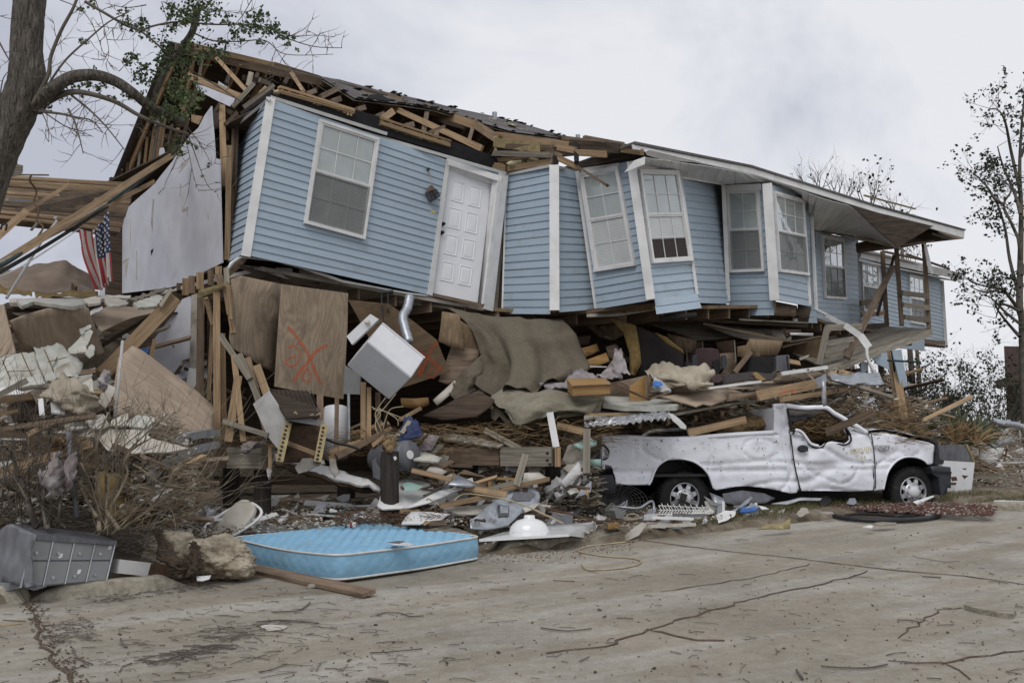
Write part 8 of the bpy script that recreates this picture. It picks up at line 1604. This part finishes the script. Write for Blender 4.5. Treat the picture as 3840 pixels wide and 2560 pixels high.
for i in range(90):
 x, y = polyrand([(560,1880),(1500,1870),(2250,1890),(2700,1970),(2500,2010),(1750,2020),(1500,1960),(900,1985),(700,1990)]); m = random.choice(WH+['galv','alu','gyp','hood_gray','tile_floor']); r = random.uniform(.03, .15); q = ' '.join([sizew(r,.06,.11).replace('short','tiny').replace('long','big'),TN[m],'scrap in the litter strip behind the kerb']); rnd_shard(gp(x,y), r, m, q, q.replace('scrap','scraps'))
for i in range(26):
 x, y = polyrand([(2230,1870),(3500,1880),(3300,1930),(2500,1990),(2250,1960)]); m = random.choice(WH+['galv','alu','hood_gray','black']); q = TN[m]+' scrap pushed against the underside of the truck'; rnd_shard(gp(x,y), random.uniform(.05,.16), m, q, q.replace('scrap','scraps'))
def chips(name, label, pts, n, s, m, zj=.03, el=1):
 vs = []; fs = []
 for i in range(n):
  p = pts(); r = s*random.uniform(.4, 1.5); a = random.random()*6.28; e = V((math.cos(a),math.sin(a),random.uniform(-.4,.4)))*r*el; f = V((-math.sin(a),math.cos(a),random.uniform(-.4,.4)))*r*random.uniform(.3, .9)/el; h = V((0,0,r*.25/el)); k = len(vs); p = p+V((0,0,random.uniform(0,zj)))
  vs+=[p-e-h, p-f-h, p+e-h, p+f-h, p-e*.8+h, p-f*.7+h, p+e*.8+h, p+f*.9+h]; fs+=[(k+4,k+5,k+6,k+7), (k,k+1,k+5,k+4), (k+1,k+2,k+6,k+5), (k+2,k+3,k+7,k+6), (k+3,k,k+4,k+7)]
 o = link(name, mesh(vs,fs), m); return tag(o, label, name.replace('_',' '), None, 'stuff')
strip_ = [(540,1890), (1500,1880), (2250,1900), (3000,1940), (2600,1990), (2200,2030), (1750,2050), (1500,1970), (900,2000), (680,2080), (560,2000)]
g2 = lambda poly:(lambda:gp(*polyrand(poly))-V((0,0,.03)))
chips('white_crumbs', 'loose white crumbs strewn along the kerb', g2(strip_), 1500, .022, 'gyp'); chips('gray_crumbs', 'loose grey crumbs strewn along the kerb', g2(strip_), 1200, .025, 'gray_wood'); chips('brown_litter', 'brown leaf litter along the kerb', g2(strip_), 2600, .016, 'mulch')
pileS = [(-60,1500), (640,1560), (740,1700), (720,1980), (-60,1960)]
chips('heap_crumbs', 'pale crumbs over the left heap', lambda:P(*(lambda q:(q[0],q[1],lf(*q)))(polyrand(pileS))), 1500, .03, 'gyp', zj=.1); chips('heap_splinters', 'brown splinters over the left heap', lambda:P(*(lambda q:(q[0],q[1],lf(*q)))(polyrand(pileS))), 2200, .04, 'bits', zj=.1, el=2)
straws('straw', 'straw tangled between the heap boards', lambda:P(*(lambda q:(q[0],q[1],lf(*q)))(polyrand(pileS))), 900, .35, .004, 'pale_twig')
straws('dry_reeds', 'dry reeds spilling through the dark space under the house', lambda:P(*(lambda q:(q[0],q[1],13.3+random.uniform(-.3,.9)))(polyrand([(900,1640),(2300,1560),(2300,1680),(1700,1700),(900,1720)]))), 1400, .45, .004)
straws('dry_reeds', 'dry reeds under the broken floor behind the truck', lambda:P(*(lambda q:(q[0],q[1],15.2+random.uniform(-.3,.9)))(polyrand([(2300,1560),(3400,1500),(3500,1660),(2300,1680)]))), 1200, .5, .005)
straws('dry_reeds', 'dry reeds and palm litter behind the truck hood', lambda:P(*(lambda q:(q[0],q[1],18.5+random.uniform(-.8,1.9)))(polyrand([(3150,1560),(3600,1560),(3800,1760),(3650,1800),(3300,1640)]))), 300, .5, .005)
straws('pine_straw', 'red brown pine straw behind the mattress', lambda:gp(*polyrand([(1250,1960),(1650,1930),(1660,1990),(1250,1990)]))+V((0,0,.04)), 700, .16, .003, 'rust')
chips('red_chips', 'red brown mulch chips before the front wheel', lambda:G(*polyrand([(3080,1890),(3300,1875),(3740,1900),(3720,1935),(3450,1925),(3300,1920),(3120,1905)]),.09), 3200, .022, 'redchip'); chips('pale_chips', 'pale chips among the red mulch', lambda:G(*polyrand([(3080,1890),(3300,1875),(3740,1900),(3720,1935),(3300,1920)]),.10), 500, .018, 'gyp')
chips('kerb_chips', 'reddish gravel at the foot of the kerb', lambda:G(*polyrand([(1780,2060),(2100,2020),(2400,1990),(2380,2060),(2150,2100),(1800,2115)]),.005), 420, .010, 'redchip', zj=.01)
chips('kerb_gravel', 'pale gravel at the foot of the kerb', lambda:G(*polyrand([(1780,2060),(2400,1990),(2380,2050),(1800,2115)]),.005), 160, .016, 'gyp', zj=.01)
crop('Z')
for nm, poly, df_, n_ in[('under the middle of the house',[(1480,1650),(1700,1620),(2250,1700),(2250,1900),(1500,1940)],lambda x,y:lerp(14.4,12.7,(y-1640)/300)+random.uniform(-.2,.3),2200),
('under the broken floor by the truck',[(2250,1440),(3200,1380),(3300,1600),(2300,1680)],lambda x,y:15.3+random.uniform(-.2,1.2),1500), ('below the balcony',[(3100,1400),(3480,1500),(3600,1700),(3200,1680)],lambda x,y:18.6+random.uniform(-.3,2),900), ('at the right edge',[(3560,1660),(3860,1600),(3860,1840),(3620,1850)],lambda x,y:lerp(30,17.8,smooth((y-1600)/230))+random.uniform(-.4,.8),1800)]:
 rr_f = lambda:(lambda q:P(q[0],q[1],df_(*q)))(polyrand(poly))
 chips('rubble_bits', 'fine brown rubble bits '+nm, rr_f, n_, .035 if '30' not in nm else.05, 'bits', zj=.05, el=1.9); chips('rubble_bits', 'fine pale rubble bits '+nm, rr_f, n_//3, .034, 'gyp', zj=.05, el=1.4); chips('rubble_bits', 'fine grey rubble bits '+nm, rr_f, n_//2, .05, 'gray_wood', zj=.05, el=2)
def blades(name, label, poly, n, h):
 vs = []; fs = []
 for i in range(n):
  x, y = polyrand(poly); p = gp(x, y)-V((0,0,.06)); a = random.random()*6.28; hh = h*random.uniform(.3, 1.2); s = V((math.cos(a),math.sin(a),0))*.004; t = p+V((random.uniform(-.5,.5)*hh,random.uniform(-.5,.5)*hh,hh)); k = len(vs); vs+=[p-s, p+s, t]; fs.append((k,k+1,k+2))
 o = link(name, mesh(vs,fs), 'grass'); return tag(o, label, 'grass', None, 'stuff')
blades('grass', 'thin dry grass verge before the truck', [(2600,1960),(3000,1880),(3800,1860),(3840,1890),(3100,1900),(2850,1950),(2650,2000)], 9000, .07); blades('grass', 'sparse grass on the kerb by the washbasin', [(1850,2010),(2300,1990),(2320,2015),(1900,2035)], 1200, .05)
blades('grass', 'dry grass at the far right verge', [(3500,1850),(3860,1845),(3860,1885),(3550,1885)], 3500, .08)
def road_straws(name, label, poly, n, L, r, m='twig'):
 mb = MB()
 for i in range(n):
  x, y = polyrand(poly); p = G(x, y, .012); a = random.gauss(-.1, .55)+random.choice([0,0,0,1.2]); l = L*random.uniform(.25, 1)*(.5 if random.random()<.6 else 1); e = V((math.cos(a),math.sin(a),0)); s = V((-e.y,e.x,0))*random.uniform(-.12, .12)*l
  mb.tube([p-e*l/2,p+s+V((0,0,r)),p+e*l/2], r*random.uniform(.5,1.2), 4, cap=False)
 o = mb.build(name, m, None); return tag(o, label, 'twigs', None, 'stuff')
road_straws('twigs', 'twigs scattered over the whole road', [(0,2300),(700,2170),(1400,2230),(1800,2120),(2500,2000),(3840,1960),(3840,2560),(0,2560)], 210, .24, .0035)
road_straws('twigs', 'thin twigs over the left road', [(100,2300),(900,2160),(1700,2250),(1500,2560),(200,2560)], 240, .24, .0026)
road_straws('twigs', 'drift of twigs across the left road', [(150,2350),(350,2300),(340,2400),(180,2420)], 110, .20, .0024); road_straws('twigs', 'small nest of twigs in the left middle of the road', [(680,2380),(900,2330),(1150,2310),(1000,2380),(800,2410)], 70, .26, .003)
road_straws('twigs', 'twig litter at the foot of the left kerb', [(240,2240),(700,2190),(900,2150),(900,2190),(400,2260)], 170, .16, .003); road_straws('twigs', 'twig trail at the lower left', [(500,2480),(900,2380),(950,2400),(600,2500)], 60, .35, .004)
allr = [(0,2330), (700,2180), (1400,2240), (1800,2120), (2500,2020), (3840,1960), (3840,2600), (0,2600)]
chips('road_grit', 'dark grit and clods on the road', lambda:G(*polyrand(allr),.008), 800, .0075, 'mulch', zj=.004); chips('road_clods', 'larger clods of mud on the road', lambda:G(*polyrand(allr),.01), 60, .016, 'mulch', zj=.004); chips('road_pebbles', 'pale pebbles on the road', lambda:G(*polyrand(allr),.008), 300, .006, 'gyp', zj=.004)
chips('joint_litter', 'brown litter filling the left road joint', lambda:(lambda t:lerp(G(105,2255),G(290,2570),t)+V((random.gauss(0,.05),random.gauss(0,.04),.01)))(random.random()), 280, .011, 'mulch', zj=.01)
chips('left_litter', 'brown litter round the dark cloth and rocks', lambda:G(*polyrand([(560,2130),(900,2110),(1010,2150),(760,2190),(560,2180)]),.012), 900, .016, 'mulch', zj=.015)
def stick(pts, r, label, m='twig'):
 r*=.6
 mb = MB(); mb.tube(cat([G(x,y,.012+r) for x,y in pts],4), r, 6); tag(mb.build('stick',m,None,True), label, 'stick')
crop('N')
stick([(155,548),(230,558),(290,562),(385,552)], .009, 'thin brown stick left of the central road crack'); stick([(500,503),(575,506)], .008, 'short brown stick above the central road crack'); stick([(1430,722),(1520,728),(1640,730),(1730,714)], .010, 'long brown stick near the bottom right of the road'); stick([(1318,740),(1345,780)], .014, 'stubby dark stick at the bottom right of the road')
stick([(1890,315),(1975,320)], .012, 'short dark stick on the right road joint'); stick([(210,333),(310,338)], .008, 'short stick on the road left of the pale hose'); stick([(330,700),(375,680)], .007, 'small stick at the lower middle of the road'); stick([(1775,512),(1840,514),(1885,525)], .008, 'bent stick left of the flat bark slab')
stick([(0,590),(90,540),(200,500)], .0, 'x') if 0 else None
ts_ = [G(2080,468), G(2100,452), G(2200,470), G(2318,495), G(2300,512), G(2240,505), G(2150,488)]
o = sheet_world([p+V((0,0,.045)) for p in ts_], V((1,0,0)), V((0,0,1)), .04, 'gray_wood', 'bark_slab', None, jag=.01); tag(o, 'flat weathered slab of wood on the right side of the road', 'wood slab')
crop('M')
stick([(1750,378),(1790,366),(1860,368),(1900,382),(1965,380)], .008, 'forked twig right of the plank end'); stick([(1190,408),(1330,400),(1480,415)], .010, 'long dark twig below the brown plank'); stick([(1260,362),(1350,360),(1400,350),(1440,318)], .010, 'dark curved twig below the mattress corner'); stick([(560,485),(570,515),(590,525)], .010, 'short hooked stick on the left road'); stick([(340,540),(360,575),(430,605)], .008, 'crooked twig right of the left road joint'); stick([(1715,552),(1800,548),(1960,533)], .008, 'long straight twig at the middle bottom of the road'); stick([(1710,672),(1800,686)], .016, 'thick short stick at the middle bottom of the road'); stick([(1015,430),(1012,455)], .008, 'tiny upright twig in the twig nest'); stick([(1200,640),(1260,630),(1330,603)], .007, 'thin twig at the bottom middle of the road')
ts2 = [G(1205,435), G(1250,428), G(1335,436), G(1310,452), G(1240,458)]; o = sheet_world([p+V((0,0,.014)) for p in ts2], V((1,0,0)), V((0,0,1)), .004, 'gyp', 'paper_scrap', None, jag=.01); tag(o, 'flat pale paper scrap in the twig nest', 'paper')
# ================================================================ bare bushes, left foreground
random.seed(14)
crop('W')
def bush(name, label, x, y, d, stems, n2, m='pale_twig', r=.012, L=(.7,1.3), dirs=((-.5,1.1),(-.4,.3),(.5,1.2)), lev=2):
 b_ = P(x, y, d); T = thing(name, label, 'bush', b_); mb = MB(); LL = []
 for pts, rr3 in stems:
  q = cat([P(a,b,d+random.uniform(-.2,.3)) for a,b in pts], 5); mb.tube(q, [lerp(rr3,rr3*.4,i/len(q)) for i in range(len(q))], 6)
  for p in q[4::2]:
   if random.random()<.8:branch(mb, LL, p, V((random.uniform(*dirs[0]),random.uniform(*dirs[1]),random.uniform(*dirs[2])*.6)), random.uniform(.1,.35), rr3*.3, 1, spread=.5, kids=(1,3), wig=.35)
 for i in range(n2):branch(mb, LL, b_+V((random.gauss(0,.1),random.gauss(0,.06),0)), V((random.uniform(*dirs[0]),random.uniform(*dirs[1]),random.uniform(*dirs[2]))), random.uniform(*L), r*random.uniform(.4,1), lev, spread=.4, up=.12, kids=(2,4), wig=.30, taper=.5)
 mb.build('branches', m, T, True); return T
bush('bare_bush', 'bare many stemmed bush with pale twigs right of the mailboxes', 930, 1330, 8.9, [([(900,1300),(880,1100),(800,950),(700,850)],.022),([(950,1250),(900,1000),(880,750),(880,500),(980,230)],.022),([(960,1280),(960,1000),(970,700),(1050,540),(1050,280)],.018),([(1080,1290),(980,1150),(960,1050),(1080,880),(1120,700),(1200,560),(1340,480)],.022),([(1000,1100),(1150,800),(1120,660),(1180,560),(1400,350),(1520,240)],.014),([(880,1180),(800,1050),(700,860),(590,700)],.018),([(860,1000),(760,750),(730,680)],.016),([(1200,700),(1300,760),(1450,870),(1640,910),(1900,900)],.012),([(960,1100),(1000,800),(1100,560),(1280,400),(1430,200)],.010),([(1140,880),(1300,910),(1450,945)],.008),([(870,500),(840,400),(800,430)],.010)], 9, r=.013, L=(.5,1.0))
bush('bare_bush', 'low spray of thin straw coloured twigs right of the bare bush', 1180, 1290, 9.1, [([(1100,1290),(1300,1150),(1450,1040),(1700,930),(1920,780)],.010),([(1100,1280),(1350,1100),(1500,900),(1620,700),(1790,630)],.010),([(1100,1290),(1250,1100),(1380,900),(1420,600),(1640,160)],.007),([(1100,1290),(1500,1000),(1750,860),(1900,640)],.007),([(1150,1250),(1480,1120),(1560,1130),(1590,1280)],.007)], 10, r=.007, L=(.6,1.25), dirs=((.2,1.3),(-.4,.3),(.15,.9)), lev=2)
bush('bare_shrub', 'cluster of thick bare grey stems behind the mailboxes', 330, 1270, 8.8, [([(330,1270),(260,1080),(190,850),(130,680),(90,560)],.030),([(430,1280),(440,1150),(400,1000),(400,850)],.022),([(420,1280),(390,1120),(340,950),(350,880)],.018),([(530,1230),(540,1080),(560,930)],.016),([(450,1250),(540,1040),(540,1000)],.012),([(260,1050),(150,850),(70,750)],.012),([(350,1250),(270,1000),(262,700),(255,440)],.010),([(0,1000),(60,720),(105,520)],.012),([(150,1160),(290,1100),(400,1065),(560,1080),(650,1090)],.010),([(380,1080),(500,1180),(600,1280)],.008),([(440,700),(445,560),(460,440)],.014),([(600,640),(700,590),(705,560)],.012)], 9, m='twig', r=.010, L=(.5,1.0), dirs=((-.7,.7),(-.3,.3),(.5,1.2)))
bush('brush_heap', 'dense brown brush at the far left edge', 30, 1150, 8.8, [], 16, m='twig', r=.010, L=(.4,.9), dirs=((-.9,.9),(-.4,.3),(.3,1.2)), lev=3)
road_straws('brush_litter', 'dry brown brush litter under the bare bushes', [(0,0),(1,0),(0,1)], 1, .1, .003) if 0 else None
straws('brush_litter', 'dry brown brush litter under the bare bushes', lambda:P(random.uniform(1000,1500),random.uniform(1280,1500),9.2+random.uniform(-.2,.5)), 160, .26, .004, 'twig'); straws('brush_litter', 'brown stalks packed behind the mailboxes', lambda:P(random.uniform(-40,900),random.uniform(1080,1300),9.3+random.uniform(-.1,.6)), 240, .3, .004, 'twig')
straws('dry_nest', 'clump of dry weeds before the grey drywall sheet', lambda:P(random.gauss(560,90),random.gauss(500,30),9.6+random.uniform(-.1,.2)), 350, .22, .004, 'straw')
crop('F')
for q in[[(1560,1130),(1480,1250),(1500,1330),(1530,1390)], [(1640,1100),(1560,1200),(1490,1280),(1480,1390)], [(1450,1200),(1520,1260),(1480,1330),(1500,1420)], [(1700,1200),(1600,1220),(1560,1300),(1540,1380)], [(1460,1220),(1560,1240),(1700,1290),(1740,1260)], [(1500,1210),(1640,1290),(1660,1350)]]:
 cable([(x,y,12.9) for x,y in q], .007, 'cable', 'loop of pale wire hanging above the coconut pile', 'wire', 'wire', 5, 6, 'wire loops above the coconut pile')
